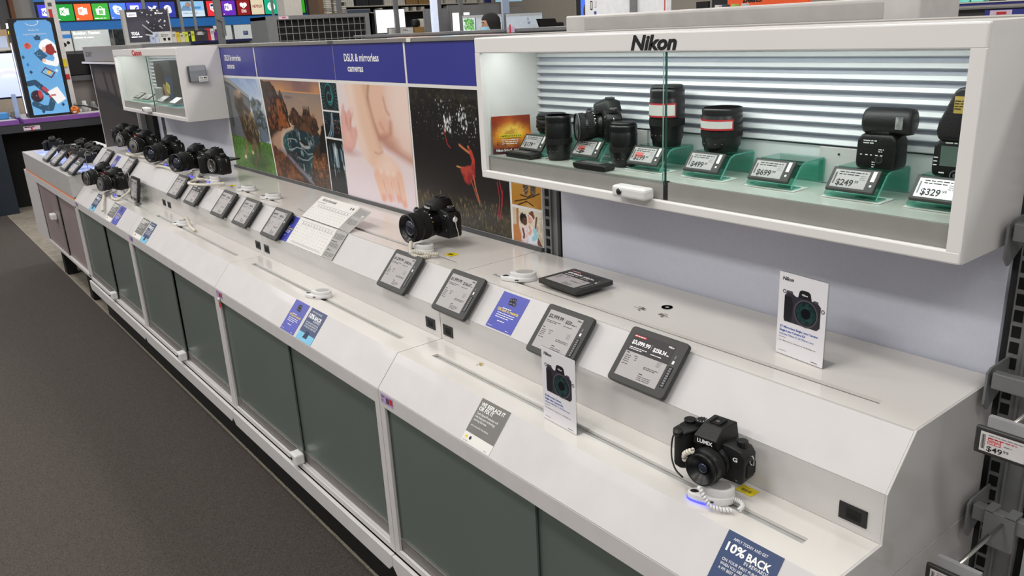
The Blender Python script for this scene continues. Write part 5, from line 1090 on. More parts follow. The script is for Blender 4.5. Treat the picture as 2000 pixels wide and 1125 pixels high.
# brochure leaning on the left end wall of the case
M = frame((4.926, .3745, FL+.001), (.05, .0855, 0), (-.0085, .005, .095))
p = Pic(.10, .095, 90, '#8d2a12', 11)
p.grad(0, '#4a1418', .5, '#c2551a'); p.blob(.45, .55, .5, .3, '#f0a02a', .9, .9); p.blob(.5, .62, .28, .16, '#ffd45a', .9, .8); p.blob(.0, .95, .5, .3, '#8d2412', .9, .8); p.blob(1., .95, .4, .3, '#6d1a10', .9, .8); p.blend(np.clip((p.noise(5, 4)-.5)*3, 0, .5), '#7a2410'); p.blend((p.V < .14)*.8, '#3a1020')
t = thing('brochure', 'orange brochure leaning at the left end inside the near glass case', 'brochure', group=None, M=M)
p.build('cover', t, Matrix.Identity(4), PRINT)
mb = MB(); mb.rect(.018, .040, .078, .049, YEL, .0006); mb.text('I AM EDUCATION & FUN', .020, .0418, .0048, BTXT, .0009, bold=.01, width=.055); mb.lines(.024, .034, .07, WTXT, 3, .005, .0017, .0009, 2); mb.text('Nikon School', .008, .006, .0062, WTXT, .0009, bold=.02, width=.040); mb.lines(.054, .009, .09, WTXT, 2, .004, .0014, .0009)
for x in (.010, .030): mb.poly([(x, .023, .0009), (x+.004, .0215, .0009), (x+.0025, .028, .0009)], BLACK)
mb.build('lettering', t)

# ------------------------------------------------------------------ inside and on the far glass case
FC = .5535
t = thing('boxed_camera_kit', 'dark boxed kit standing at the right inside the far glass case', 'box', (1.86, .46, FC))
mb = MB(); mb.box(1.72, .45, FC, 2.02, .53, .775, mat('dark_box', '#2a3034', .5)); mb.build('box', t)
mb = MB(frame((1.72, .4494, FC), (1,0,0), (0,0,1))); mb.rect(.18, .0, .3, .14, mat('navy_box', '#253f66', .5), 0); mb.rect(.12, .02, .2, .1, mat('tan_box', '#9a7a5a', .5), .0002); mb.disc(.09, .15, .06, BLACK, .0003); mb.build('box_print', t)
tag(MB().box(1.76, .42, FC, 1.85, .445, FC+.085, mat('grey_gadget', '#8f9392', .4), .008).build('grey_gadget', None, (1.8, .43, FC)), 'pale grey gadget with rounded corners in the far glass case', 'gadget')
M = frame((1.98, .425, FC+.07), (1,.0,-.35), (.35,0,1)); mb = MB(M); mb.box(0, 0, 0, .055, .05, .0008, mat('yellow_tag', '#cfc23a', .5)); mb.lines(.008, .03, .045, BTXT, 2, .01, .003, .001); 
o = mb.build('yellow_tag', None, M.translation); tag(o, 'tilted yellow tag hanging in the far glass case', 'tag')
for i, (x, y) in enumerate(((1.43, .40), (1.62, .40), (1.95, .385), (2.17, .385))):
    t = thing('price_tag', ['flat dark tag at the left inside the far glass case', 'dark tag near the glass edge of the far case', 'pale tag in the middle of the far glass case', 'bright tag at the right end of the far glass case'][i], 'price tag', (x, y, FC), 'tags in the far glass case')
    mb = MB(frame((x-.05, y, FC+.012), (1,0,0), (0,.8,.45))); mb.box(0, 0, 0, .11, .055, .006, BEZEL, .002); mb.build('bezel', t)
    mb = MB(frame((x-.05, y, FC+.012), (1,0,0), (0,.8,.45))); mb.rect(.008, .006, .1, .049, mat('eink_bright', '#f2f2f6', .1, emit=.35) if i == 3 else EINK, .0063); mb.text('$%d' % (199+100*i), .016, .012, .012, BTXT, .0065, width=.04); mb.build('screen', t)
    mb = MB(); mb.box(x-.06, y-.005, FC, x+.06, y+.06, FC+.006, ACRE); mb.build('foot', t)
t = thing('brochure_holder', 'clear pocket of dark brochures on the side of the far glass case', 'brochure holder', (2.509, .46, .68))
mb = MB(); x = 2.5065; mb.quad((x+.001, .382, .682), (x+.001, .472, .682), (x+.001, .472, .757), (x+.001, .382, .757), CLEAR); mb.quad((x+.027, .382, .682), (x+.027, .472, .682), (x+.027, .472, .735), (x+.027, .382, .735), CLEAR); mb.quad((x, .382, .682), (x+.028, .382, .682), (x+.028, .472, .682), (x, .472, .682), CLEAR); mb.build('pocket', t)
for k in range(6):
    mb = MB(); mb.box(x+.003+k*.0036, .385+.002*(k % 3), .6845, x+.0058+k*.0036, .468-.003*(k % 2), .752+.003*(k % 3), mat('brochure_%d' % (k % 3), ['#6d7078', '#33363d', '#9a9da3'][k % 3], .4)); mb.build('brochure', t)
mb = MB(frame((x+.0284, .426, .682), (0,1,0), (0,0,1))); mb.rect(0, 0, .044, .026, PAPER, 0); mb.text('Try Me', .004, .014, .008, BTXT, .0003, bold=.02, width=.034); mb.lines(.004, .008, .04, GTXT, 2, .004, .0015, .0003); mb.build('pocket_label', t)
# ------------------------------------------------------------------ dark poster end of the gondola
def XF(y, z, x): return frame((x, y, z), (0,1,0), (0,0,1))     # sheet facing +x
def YF(x, z, y): return frame((x, y, z), (1,0,0), (0,0,1))     # sheet facing -y
t = thing('poster_panel', 'tall glossy dark brown poster panel behind the far cameras', 'sign', (.46, .51, .25))
mb = MB(); mb.box(-.045, .497, .146, .985, .52, .752, mat('panel_edge', '#c9c7c4', .35)); mb.box(-.048, .494, .146, -.04, .52, .752, WHITE); mb.build('frame', t)
p = Pic(1.02, .6, 180, '#2d2521', 12); p.grad(0, '#332c28', 1, '#1c1715'); p.poly([(.05, .75), (.08, .95), (.75, .9), (.8, .68), (.4, .6)], '#48413d', .01); p.poly([(-.1, .62), (.4, .58), (1.1, .42), (1.1, .52), (.4, .7), (-.1, .7)], '#16110f', .01)  # pale and dark shapes painted as blurred reflections in the glossy panel
for a in (.3, .5): p.poly([(a, .92), (a+.07, .92), (a+.12, .64), (a+.06, .64)], '#1a1513', .004)
p.stroke([(.5, .30), (.53, .22), (.56, .16)], .012, '#3f4fae', 1, .8); p.stroke([(.56, .30), (.57, .24), (.60, .20)], .01, '#3f4fae', 1, .7); p.poly([(.3, .92), (.95, .98), (1.1, .9), (1.1, .6), (.95, .75)], '#3a1c16', .03, alpha=.6)  # blue streaks painted in as a reflection
p.build('poster', t, YF(-.038, .149, .4965), print_mat('glossy_reflection_print', .6, 0, 0))
t = thing('header_box', 'grey metal header box with dark lettering above the dark poster panel', 'sign', (.4, .5, .745))
mb = MB(); mb.box(-.06, .47, .768, 1.16, .555, .866, mat('header_grey', '#8d8a86', .35, .3), .003); mb.build('box', t)
mb = MB(); mb.box(-.08, .45, .752, 1.16, .555, .766, WHITE, .002); mb.build('lower_ledge', t)
mb = MB(YF(.0, .80, .4695)); mb.text('SONY', 0, 0, .032, mat('letter_dark', '#5b5855', .5), 0, bold=.02, width=.2); mb.build('lettering', t)
t = thing('slotted_upright', 'dark grey upright at the right edge of the dark poster panel', 'upright', (1.05, .52, .2), 'grey slotted uprights of the gondola')
mb = MB(); mb.box(.99, .50, .2505, 1.04, .53, .75, GREY); mb.build('post', t); mb = MB(); mb.box(1.041, .53, .2505, 1.2, .55, .75, BLACKM); mb.build('dark_gap', t)
t = thing('white_card', 'blank white card lying on the far counter step', 'card', (.55, .36, .147)); mb = MB(frame((.34, .395, .148), (1,.05,0), (0,1,.3))); mb.box(0, 0, 0, .34, .07, .002, PAPER); mb.build('sheet', t)

# ------------------------------------------------------------------ purple-topped demonstration bench, far left
def prop(name, label, cat, x0, y0, z0, x1, y1, z1, m, group=None, bev=.002):
    mb = MB(); mb.box(x0, y0, z0, x1, y1, z1, m, bev); return tag(mb.build(name, None, ((x0+x1)/2, (y0+y1)/2, z0)), label, cat, group)
PUR = mat('purple_edge', '#7f4f9c', .4); t = thing('demo_bench', 'dark bench with purple-edged tops under the blue display board', 'bench', (-3.3, .8, -H))
for a, b in ((-2.2, .35), (.39, 3.2)):
    mb = MB(); mb.box(-3.9, a, .15, -3.03, b, .196, PUR, .003); mb.box(-3.88, a+.01, .1962, -3.06, b-.01, .1975, mat('bench_top', '#b8b4b2', .35)); mb.build('bench_top', t)
mb = MB(); mb.box(-3.88, -2.2, .07, -3.036, 3.2, .1495, mat('charcoal_band', '#35363b', .5)); mb.build('apron', t)
mb = MB(); mb.box(-3.86, -2.2, -H+.002, -3.04, .17, .07, mat('navy_black_panel', '#1c2530', .45)); mb.build('end_cabinet', t)
mb = MB(); mb.box(-3.86, .17, -H+.002, -3.4, 3.2, .07, BLACKM); mb.build('back_panel', t)
mb = MB(XF(.375, .085, -3.0355)); mb.rect(0, 0, .15, .04, mat('pink_label', '#d9c3d6', .5), 0); mb.lines(.01, .025, .14, BTXT, 1, h=.01, z=.0005); mb.rect(.065, -.006, .08, .035, RED, .0006); mb.build('shelf_label', t)
t = thing('display_board', 'tall black display with a blue illustrated front standing on the purple bench', 'display', (-3.2, .66, .1985))
mb = MB(); mb.box(-3.32, .462, .199, -3.105, .876, 1.168, BLACK, .004); mb.build('housing', t)
bw, bh = .335, .925; p = Pic(bw, bh, 150, '#5f9fd3', 13); p.grad(0, '#6fb0e2', 1, '#5a94cc')
def corner(): 
    m = (p.V > .95) & (((p.U < .1) & (np.hypot((p.U-.1), (p.V-.95)/p.asp) > .1)) | ((p.U > .9) & (np.hypot((p.U-.9), (p.V-.95)/p.asp) > .1)))
    p.blend(m.astype(float), '#17191c')
corner()
p.stroke([(.62, .72), (.68, .755), (.78, .77), (.88, .74), (.95, .70), (.97, .62)], .085, '#e9ecef', .1); p.blob(.82, .685, .13, .058, '#8f2f2c', .1); p.blob(.87, .735, .04, .014, '#8f2f2c', .2); p.blob(.95, .66, .04, .014, '#8f2f2c', .2); p.blob(.66, .69, .05, .03, '#e8b9a0', .2)
p.stroke([(.98, .60), (.9, .53), (.7, .55), (.62, .565)], .07, '#e9ecef', .1); p.poly([(.36, .655), (.55, .70), (.72, .62), (.52, .57)], '#33597a'); p.blob(.6, .575, .05, .02, '#e8b9a0', .2)
p.blob(.24, .735, .09, .034, '#cf5a48', .15); p.specks(20, (.18, .71, .3, .755), .008, .016, ['#5a2018'], 2)
p.poly([(.44, .83), (.64, .83), (.62, .79), (.48, .79)], '#2c4a66'); p.poly([(.5, .83), (.56, .85), (.6, .83)], '#2c4a66')
p.poly([(.44, .45), (.58, .505), (.84, .44), (.70, .38)], '#5a2f5a'); p.poly([(.48, .448), (.58, .488), (.79, .44), (.70, .40)], '#6fb8d8'); p.blob(.66, .445, .06, .02, '#e9b34e', .4)
p.poly([(-.1, .36), (.2, .36), (.42, .28), (.62, .2), (.44, .14), (.2, .16), (-.1, .1)], '#6fb0e2'); p.stroke([(.05, .34), (.22, .35), (.4, .28), (.5, .23)], .08, '#2f4b68', .1); p.blob(.2, .20, .17, .065, '#3a2c38', .12); p.blob(.3, .22, .06, .045, '#b8434a', .4); p.stroke([(.42, .28), (.5, .25)], .05, '#b8434a', .2)
p.stroke([(.1, .12), (.3, .07), (.5, .06), (.62, .16)], .085, '#33546f', .1); p.stroke([(.56, .19), (.64, .205)], .05, '#b8434a', .2); p.poly([(.5, .24), (.8, .29), (.98, .15), (.72, .10)], '#efeef0'); p.stroke([(.6, .2), (.7, .2)], .025, '#b85a62', .3)
for (x, y, c) in ((.06, .62, '#2f5a6e'), (.14, .54, '#3a78b8'), (.18, .46, '#2c4a66'), (.86, .09, '#28466e'), (.28, .03, '#28466e'), (.88, .46, '#c9dce8')): p.poly([(x-.05, y), (x, y+.022), (x+.05, y), (x, y-.022)], c)
p.specks(110, (0, .05, 1, .86), .004, .012, ['#d8ecf8', '#b8dcf2'], 8, .7)
p.build('illustration', t, XF(.505, .222, -3.1035), print_mat('soft_glow_print', .25, .35, .2))
mb = MB(XF(.505, .222, -3.1025)); mb.ring(bw*.48, bh*.955+.07, .078, .084, WTXT, 0, 16, 225, 318); mb.poly([(bw*.62, bh*.955+.03, 0), (bw*.67, bh*.955+.035, 0), (bw*.66, bh*.955+.006, 0)], WTXT); mb.text('Made for', bw*.5, bh*.888, .016, WTXT, 0, align='C', width=.10); mb.text('big imaginations', bw*.5, bh*.848, .016, WTXT, 0, align='C', width=.20); mb.build('lettering', t)
mb = MB(YF(-3.30, 1.0, .4605)); mb.text('ZOI', .03, .08, .045, mat('lit_white', '#ffffff', .4, emit=3), 0, bold=.03, width=.13); mb.poly([(.07, .05, 0), (.10, .015, 0), (.13, .05, 0)], mat('lit_yellow', '#ffcf2e', .4, emit=2)); mb.build('side_lettering', t)
mb = MB(YF(-3.29, .24, .4606)); mb.rect(.03, 0, .10, .70, mat('lit_strip', '#dfe4ee', .4, emit=1.2), 0); mb.build('light_strip', t)
t = thing('toy_ball', 'round orange cushion toy with a striped animal face on the purple bench', 'toy', (-3.0, .835, .198))
mb = MB(); mb.lathe([(0, -.022), (.022, -.02), (.038, -.01), (.042, 0), (.038, .010), (.022, .02), (0, .022)], (-3.07, .885, .2405), (1,-.3,0), mat('orange_plush', '#df7a2b', .7), 28); mb.build('body', t)
mb = MB(frame((-3.0475, .878, .2405), (.3,1,0), (0,0,1))); mb.disc(0, -.018, .016, PAPER, .002, .010)
for x in (-.012, .012): mb.disc(x, .0, .004, BLACK, .004)
mb.poly([(-.004, -.008, .004), (.004, -.008, .004), (0, -.014, .004)], BLACK)
for x, y in ((0, .026), (-.01, .024), (.01, .024), (-.034, .004), (.034, .004), (-.033, -.006), (.033, -.006)): mb.rect(x-.003, y-.004, x+.003, y+.006, BLACK, .001)
mb.build('face', t)
# clutter on the bench
GAD = 'gadgets on the purple bench'
prop('tablet_case', 'bright blue rugged tablet case at the far left of the bench', 'tablet case', -3.4, .0, .199, -3.25, .30, .262, mat('bright_blue', '#3f86c4', .45), GAD, .01)
prop('tablet_case', 'pink tablet case behind the blue one at the far left', 'tablet case', -3.62, -.02, .199, -3.46, .24, .29, mat('bright_pink', '#c25a7e', .45), GAD, .01)
prop('phone_stand', 'slim light blue device standing on a grey stalk at the left', 'phone stand', -3.30, .365, .199, -3.27, .405, .44, mat('pale_blue', '#9fb3d6', .4), GAD, .006)
prop('camera_dock', 'grey block dock on the bench left of the blue board', 'dock', -3.36, .33, .199, -3.305, .362, .27, GREY, GAD, .004)
for i, (y, z, m) in enumerate(((.95, .03, 'grey'), (1.04, .05, 'white'), (1.13, .035, 'grey'))):
    tag(MB().lathe([(.035, 0), (.035, z), (.02, z+.03), (.02, z+.06), (0, z+.062)], (-3.35, y, .199), (0,0,1), GREY if m == 'grey' else PUCKW, 20).build('gadget_dock', None, (-3.35, y, .199)), ['round grey gadget dock next to the orange toy', 'white gadget dock in the middle right of the orange toy', 'grey gadget dock at the edge of the dark panel'][i], 'dock', GAD)
tag(MB().tube(bez([(-3.3, .93, .27), (-3.3, 1.02, .262), (-3.3, 1.16, .2075)], 6), .008, BLACK, 8).build('stylus', None, (-3.3, .93, .3)), 'black stylus resting across the bench docks', 'stylus', GAD)
t = thing('tall_unit', 'dark tall unit with a black screen and side lettering behind the bench', 'display', (-4.2, 1.3, -H))
mb = MB(); mb.box(-4.4, 1.08, .56, -4.06, 1.50, .80, BLACK, .004); mb.box(-4.4, 1.08, .50, -4.02, 1.5, .555, GREYD); mb.build('screen', t)
mb = MB(); mb.box(-4.5, 1.04, -H+.002, -4.1, 1.36, .5, mat('taupe_panel', '#8f8884', .5)); mb.build('pedestal', t); mb = MB(); mb.box(-4.0, 1.30, -H+.002, -3.96, 1.44, .80, BLACK); mb.build('side_post', t)
mb = MB(frame((-3.958, 1.36, .60), (0,0,-1), (0,1,0))); mb.text('CELL PHONES', .0, 0, .022, WTXT, 0, bold=.02, width=.18); mb.rect(-.19, .0, -.17, .05, mat('salmon', '#d98a72', .5)); mb.rect(.38, .01, .40, .05, YEL); mb.build('side_lettering', t)
t = thing('floor_post', 'white square post with red lettering behind the blue board', 'post', (-4, 1.05, -H)); mb = MB(); mb.box(-4.08, .992, -H+.002, -4.0, 1.085, 2.2, mat('post_white', '#d8d4d0', .5)); mb.build('post', t)
mb = MB(XF(1.0, .98, -3.9985)); mb.rect(.002, .10, .05, .16, mat('label_pale', '#e8e0de', .5)); mb.rect(.0, .0, .035, .30, RED, -.0002); mb.rect(.005, .33, .045, .37, GREYD, 0); mb.rect(.02, -.46, .075, -.40, RED, 0); mb.text('FRAGILE', .03, .02, .02, WTXT, .0003, width=.03); mb.build('label_strip', t)
tag(MB(XF(1.02, .66, -3.99)).box(0, 0, 0, .05, .09, .01, YEL, .004).build('yellow_tags', None, (-3.99, 1.02, .66)), 'yellow tags hanging on the white post', 'tag')
# lit screen at the left margin
t = thing('demo_screen', 'large pale blue lit screen with a violet curve at the left margin', 'screen', (-4.0, .3, .3))
mb = MB(); mb.box(-4.06, -.5, .36, -4.005, .60, .86, BLACK, .004); mb.build('frame', t)
p = Pic(1.06, .46, 120, '#c3d0ff', 14); p.grad(0, '#b9c4ff', 1, '#d5e2ff'); p.stroke([(.6, .56), (.8, .52), (.9, .58), (1.0, .53)], .02, '#6a5ad0', .8); p.blob(.9, .56, .14, .1, '#e6ecff', .6, .7); p.build('picture', t, XF(-.48, .38, -4.0045), print_mat('screen_glow', .2, .85, .1))
mb = MB(); mb.box(-4.2, -.5, -H+.002, -3.95, .60, .36, mat('beige_cabinet', '#b0a594', .6)); mb.build('stand', t)
mb = MB(); mb.box(-4.3, -.6, .87, -3.98, .64, .90, PAPER); mb.build('shelf', t)
prop('monitor', 'small bluish monitor above the lit screen at the left margin', 'monitor', -4.2, .30, .90, -4.16, .56, 1.02, mat('pale_monitor', '#a9b4cc', .3, emit=.3), None)
prop('cardboard_box', 'tan cardboard box above the lit screen at the left margin', 'box', -4.28, .0, .90, -4.22, .62, 1.09, mat('card_tan', '#b59a78', .7), None)

# ------------------------------------------------------------------ far walls
bwl = mat('far_wall_beige', '#bdb6aa', .8, var=.05, scale=1.2)
mb = MB(); mb.box(-9.5, -9, -H, -9.3, 12, 3.2, bwl); struct(mb.build('wall_far'))
mb = MB(); mb.box(-9.5, 11.6, -H, 14, 11.8, 3.2, mat('far_wall_cream', '#d6cfc3', .8)); struct(mb.build('wall_right'))
mb = MB(); mb.box(-9.25, 1.36, -H, -9.1, 1.42, 3.0, mat('brown_post', '#7a4f38', .6)); struct(mb.build('trim_2'))
mb = MB(); mb.box(-9.28, 1.2, -H, -9.2, 1.34, 3.0, GREYD); struct(mb.build('trim_3'))
# sign wall with app tiles
t = thing('tile_sign', 'long blue sign wall with a black row of lit square tiles', 'sign', (-9, 4.2, 1.1))
mb = MB(); mb.box(-9.09, 1.70, 1.12, -9.03, 6.72, 2.2, mat('sign_blue', '#2e78c4', .4, emit=.25)); mb.build('blue_band', t)
mb = MB(); mb.box(-9.03, 1.70, 1.268, -9.015, 6.68, 1.59, BLACK); mb.build('tile_frame', t)
def tl(n, c): return mat('tile_'+n, c, .35, emit=.75, var=.04)
LW = mat('lit_letter', '#ffffff', .4, emit=.9)
TY = [(1.735, 1.985, 'w', '#3f43d6'), (1.995, 2.255, 'x', '#169a34'), (2.275, 2.53, 'p', '#f4682c'), (2.548, 2.80, 'store', '#3fae3a'), (2.82, 3.08, 's', '#4f82e6'), (3.095, 3.345, 'f', '#4a54e0'), (3.41, 3.62, 'bird', '#2c3f9e'), (3.64, 3.90, 'e', '#2c3a9e'), (3.955, 4.415, 'photo', '#8fc0e8'), (4.465, 4.725, 'shield', '#e8333e'), (4.74, 4.99, 'n', '#6a2fb8'), (5.025, 5.27, 'heart', '#8f1f24'), (5.295, 5.54, 'film', '#e0d3b4'), (5.56, 5.82, 'wave', '#1fb087'), (5.855, 6.10, 'cloud', '#3b3fd0'), (6.12, 6.375, 'plain', '#3aae2c'), (6.405, 6.64, 'cam', '#eef0ff')]
for y0, y1, k, c in TY:
    mb = MB(XF(y0, 1.285, -9.0145)); w = y1-y0; h = .26; mb.rect(0, 0, w, h, tl(k, c), 0); z = .002; cx = w/2; cy = h*.55
    def page(ch, x=0):
        mb.poly([(cx-.075, cy-.05, z), (cx+.005, cy-.065, z), (cx+.005, cy+.07, z), (cx-.075, cy+.055, z)], LW); mb.rect(cx+.008, cy-.05, cx+.06, cy+.05, LW, z)
        for q in range(4): mb.rect(cx+.012, cy-.04+q*.024, cx+.055, cy-.036+q*.024, tl(k, c), z+.001)
        mb.text(ch, cx-.035, cy-.028, .06, tl(k, c), z+.001, bold=.02, align='C')
    if k in 'wxpn': page(k.upper())
    if k == 'store':
        mb.poly([(cx-.07, cy-.06, z), (cx+.06, cy-.07, z), (cx+.07, cy+.035, z), (cx-.075, cy+.035, z)], LW); mb.ring(cx, cy+.035, .028, .036, LW, z, 14, 0, 180)
        for a in (0, 1):
            for b in (0, 1): mb.rect(cx-.03+a*.032, cy-.05+b*.032, cx-.002+a*.032, cy-.022+b*.032, tl(k, c), z+.001)
    if k == 's': mb.disc(cx, cy, .07, LW, z); mb.disc(cx-.035, cy+.035, .045, LW, z); mb.disc(cx+.035, cy-.035, .045, LW, z); mb.text('S', cx, cy-.04, .08, tl(k, c), z+.001, bold=.03, align='C')
    if k == 'f': mb.rect(cx-.07, cy-.07, cx+.07, cy+.07, LW, z); mb.text('f', cx+.025, cy-.07, .11, tl(k, c), z+.001, bold=.03, align='C')
    if k == 'bird': mb.poly([(cx-.08, cy-.04, z), (cx, cy-.05, z), (cx+.05, cy-.01, z), (cx+.06, cy+.03, z), (cx+.08, cy+.05, z), (cx+.03, cy+.06, z), (cx, cy+.02, z), (cx-.07, cy+.06, z), (cx-.05, cy, z)], LW)
    if k == 'e': mb.text('e', cx, cy-.065, .18, LW, z, bold=.03, align='C', width=.13)
    if k == 'photo':
        mb.rect(0, 0, w, .10, mat('photo_pale', '#cfe2f2', .4, emit=.7), .001); mb.disc(.18, .2, .05, mat('photo_skin', '#c49a86', .5, emit=.4), .002); mb.rect(.24, .13, .4, .17, mat('photo_sky', '#4f9ad6', .5, emit=.5), .002); mb.poly([(.03, .10, .002), (.1, .2, .002), (.2, .16, .002), (.24, .1, .002)], mat('photo_shirt', '#7fa6cf', .5, emit=.4)); mb.text('Faster start-ups.', .08, .05, .026, GTXT, .003, width=.26)
    if k == 'shield':
        mb.poly([(cx-.07, cy+.07, z), (cx-.07, cy-.03, z), (cx, cy-.08, z), (cx+.07, cy-.03, z), (cx+.07, cy+.07, z)], LW); mb.rect(cx-.06, cy+.02, cx+.06, cy+.06, mat('tile_navy', '#20407a', .4, emit=.5), z+.001); mb.text('NFL', cx, cy-.035, .04, tl(k, c), z+.001, bold=.03, align='C')
    if k == 'heart':
        for s in (-1, 1): mb.disc(cx+s*.032, cy+.04, .035, LW, z)
        mb.poly([(cx-.062, cy+.025, z), (cx, cy-.035, z), (cx+.062, cy+.025, z)], LW); mb.disc(cx, cy+.015, .01, tl(k, c), z+.001); mb.rect(cx-.004, cy-.03, cx+.004, cy+.015, tl(k, c), z+.001); mb.text('iHeart', cx, cy-.07, .025, LW, z, bold=.02, align='C'); mb.text('RADIO', cx, cy-.10, .022, LW, z, bold=.02, align='C')
    if k == 'film': mb.text('NETFLIX', cx, cy-.02, .045, mat('tile_red', '#a8323a', .4, emit=.4), z, bold=.03, align='C', width=.19)
    if k == 'wave':
        mb.disc(cx, cy-.01, .075, LW, z)
        for q in range(3): mb.ring(cx-.01, cy-.09+q*.015, .065+q*.012, .075+q*.012, tl(k, c), z+.001, 10, 60, 115)
    if k == 'cloud':
        for a, b, r in ((-.04, -.01, .035), (.0, .02, .045), (.045, -.005, .035)): mb.disc(cx+a, cy+b, r, LW, z)
        mb.rect(cx-.05, cy-.045, cx+.055, cy-.01, LW, z)
    if k == 'cam':
        m = mat('tile_mauve', '#a06a9a', .4, emit=.4); mb.ring(cx, cy, .022, .028, m, z)
        for a0, a1, b0, b1 in ((-.055, .055, .048, .055), (-.055, .055, -.055, -.048), (-.055, -.048, -.05, .05), (.048, .055, -.05, .05)): mb.rect(cx+a0, cy+b0, cx+a1, cy+b1, m, z)
        mb.disc(cx+.034, cy+.034, .006, m, z)
    if k in 'xpswn' or k == 'store': mb.lines(.015, .018, .015+.05*len(k) if k == 'store' else .05, LW, 1, h=.012, z=z)
    mb.build('tile', t)
# wall below the tiles: white screens and dark stock
def board(name, label, cat, X, y0, z0, y1, z1, m, group=None, foot=True, edge=None, th=.03):
    t = thing(name, label, cat, (X, (y0+y1)/2, -H), group)
    mb = MB(); mb.box(X-th, y0, z0, X, y1, z1, edge or GREY); mb.build('frame', t)
    mb = MB(XF(y0+.008, z0+.008, X+.001)); mb.rect(0, 0, y1-y0-.016, z1-z0-.016, m, 0); f = mb.build('face', t)
    if foot: mb = MB(); mb.box(X-th-.05, y0, -H+.002, X-.002, y1, z0, GREYD); mb.build('pedestal', t)
    return t, f
LITW = mat('lit_panel_white', '#f4f6ff', .4, emit=1.1); PALE = mat('pale_display', '#d5dcdb', .4, emit=.35)
def btext(t, X, y, z, s, h, m=LW, w=None): mb = MB(XF(y, z, X+.003)); mb.text(s, 0, 0, h, m, 0, bold=.015, width=w); mb.build('lettering', t)
b1, _ = board('lit_board', 'pale lit board reading Bolder. Faster. below the blue band', 'board', -8.8, 2.11, .80, 2.69, 1.13, PALE); btext(b1, -8.8, 2.14, 1.06, 'Bolder. Faster.', .045, LW, .42); btext(b1, -8.8, 2.14, 1.0, 'colours in every', .025, LW, .3)
b1, _ = board('product_board', 'white board with a blue stripe and a dark headset, left of the pale lit board', 'board', -8.75, 1.88, .80, 2.095, 1.13, mat('white_disp', '#e2e2e0', .5, emit=.2))
mb = MB(XF(1.89, .82, -8.747)); mb.rect(0, .19, .2, .25, mat('stripe_blue', '#3f86d4', .4, emit=.3), 0); mb.disc(.05, .09, .06, BLACK, .001, .04); mb.disc(.14, .12, .025, BLACK, .001); mb.build('print', b1)
board('dark_shelf', 'dark stocked shelf between the pale board and the starry black display', 'shelf', -8.6, 2.70, .6, 3.2, 1.12, mat('dark_stock', '#2c3033', .7, var=.9, scale=14))
for i, (a, b) in enumerate(((4.41, 4.75), (4.78, 5.12), (5.15, 5.5))):
    b1, _ = board('lit_board', ['white lit board behind the grey mid post', 'white lit board with a small blue label', 'pale lit board beside the wire-grid rack'][i], 'board', -8.7, a, .84, b, 1.115, PALE)
    if i == 1: mb = MB(XF(4.95, .93, -8.69)); mb.rect(0, 0, .09, .07, mat('label_blue', '#3a4a9e', .5), 0); mb.lines(.01, .045, .08, WTXT, 2, .02, .008, .001); mb.build('blue_label', b1)
# posts rising to the ceiling
for i, (X, y0, y1, lab) in enumerate(((-4, 1.998, 2.032, 'thin grey post crossing the green shop tile'), (-4, 2.41, 2.44, 'thin grey post at the bright photo tile, left of two'), (-4, 2.575, 2.60, 'thin grey post at the bright photo tile, right of two'), (-4, 3.59, 3.615, 'thin grey post crossing the teal tile'), (-2, 4.83, 4.88, 'grey post left of the lit blue-white post'), (-2, 5.15, 5.20, 'grey post left of the masked person'), (-2.8, 4.70, 4.76, 'grey post in front of the blank white screen'), (-5.5, 5.28, 5.36, 'grey post at the book shelves'))):
    t = thing('thin_post', lab, 'post', (X, y0, -H), 'thin grey posts'); mb = MB(); mb.box(X-.03, y0, -H+.002, X, y1, 2.3, GREY); mb.build('post', t)
t = thing('thin_post', 'lit blue-white post near the grey boards', 'post', (-2, 4.79, -H), 'thin grey posts'); mb = MB(); mb.box(-2.05, 4.75, -H+.002, -2.0, 4.825, 2.3, mat('post_lit', '#d6e0f4', .4, emit=.5)); mb.build('post', t)
t = thing('thin_post', 'broad grey slotted post with a bracket, in front of the red shield tile', 'post', (-1, 1.8, -H), 'thin grey posts')
mb = MB(); mb.box(-1.05, 1.80, -H+.002, -1, 1.85, 2.2, GREY); mb.build('post', t); mb = MB(); mb.prism([(1.78, 1.06), (1.86, 1.06), (1.86, .9), (1.835, .9), (1.835, 1.02), (1.78, 1.05)], 0, -1.0, -.985, GREY); mb.build('bracket', t)
t = thing('round_column', 'cream building column in front of the sign wall', 'column', (-6, 4.78, -H)); mb = MB(); mb.box(-6.3, 4.64, -H+.002, -6.0, 4.93, 2.6, mat('column_cream', '#d2cdc5', .6), .01); mb.build('shaft', t)
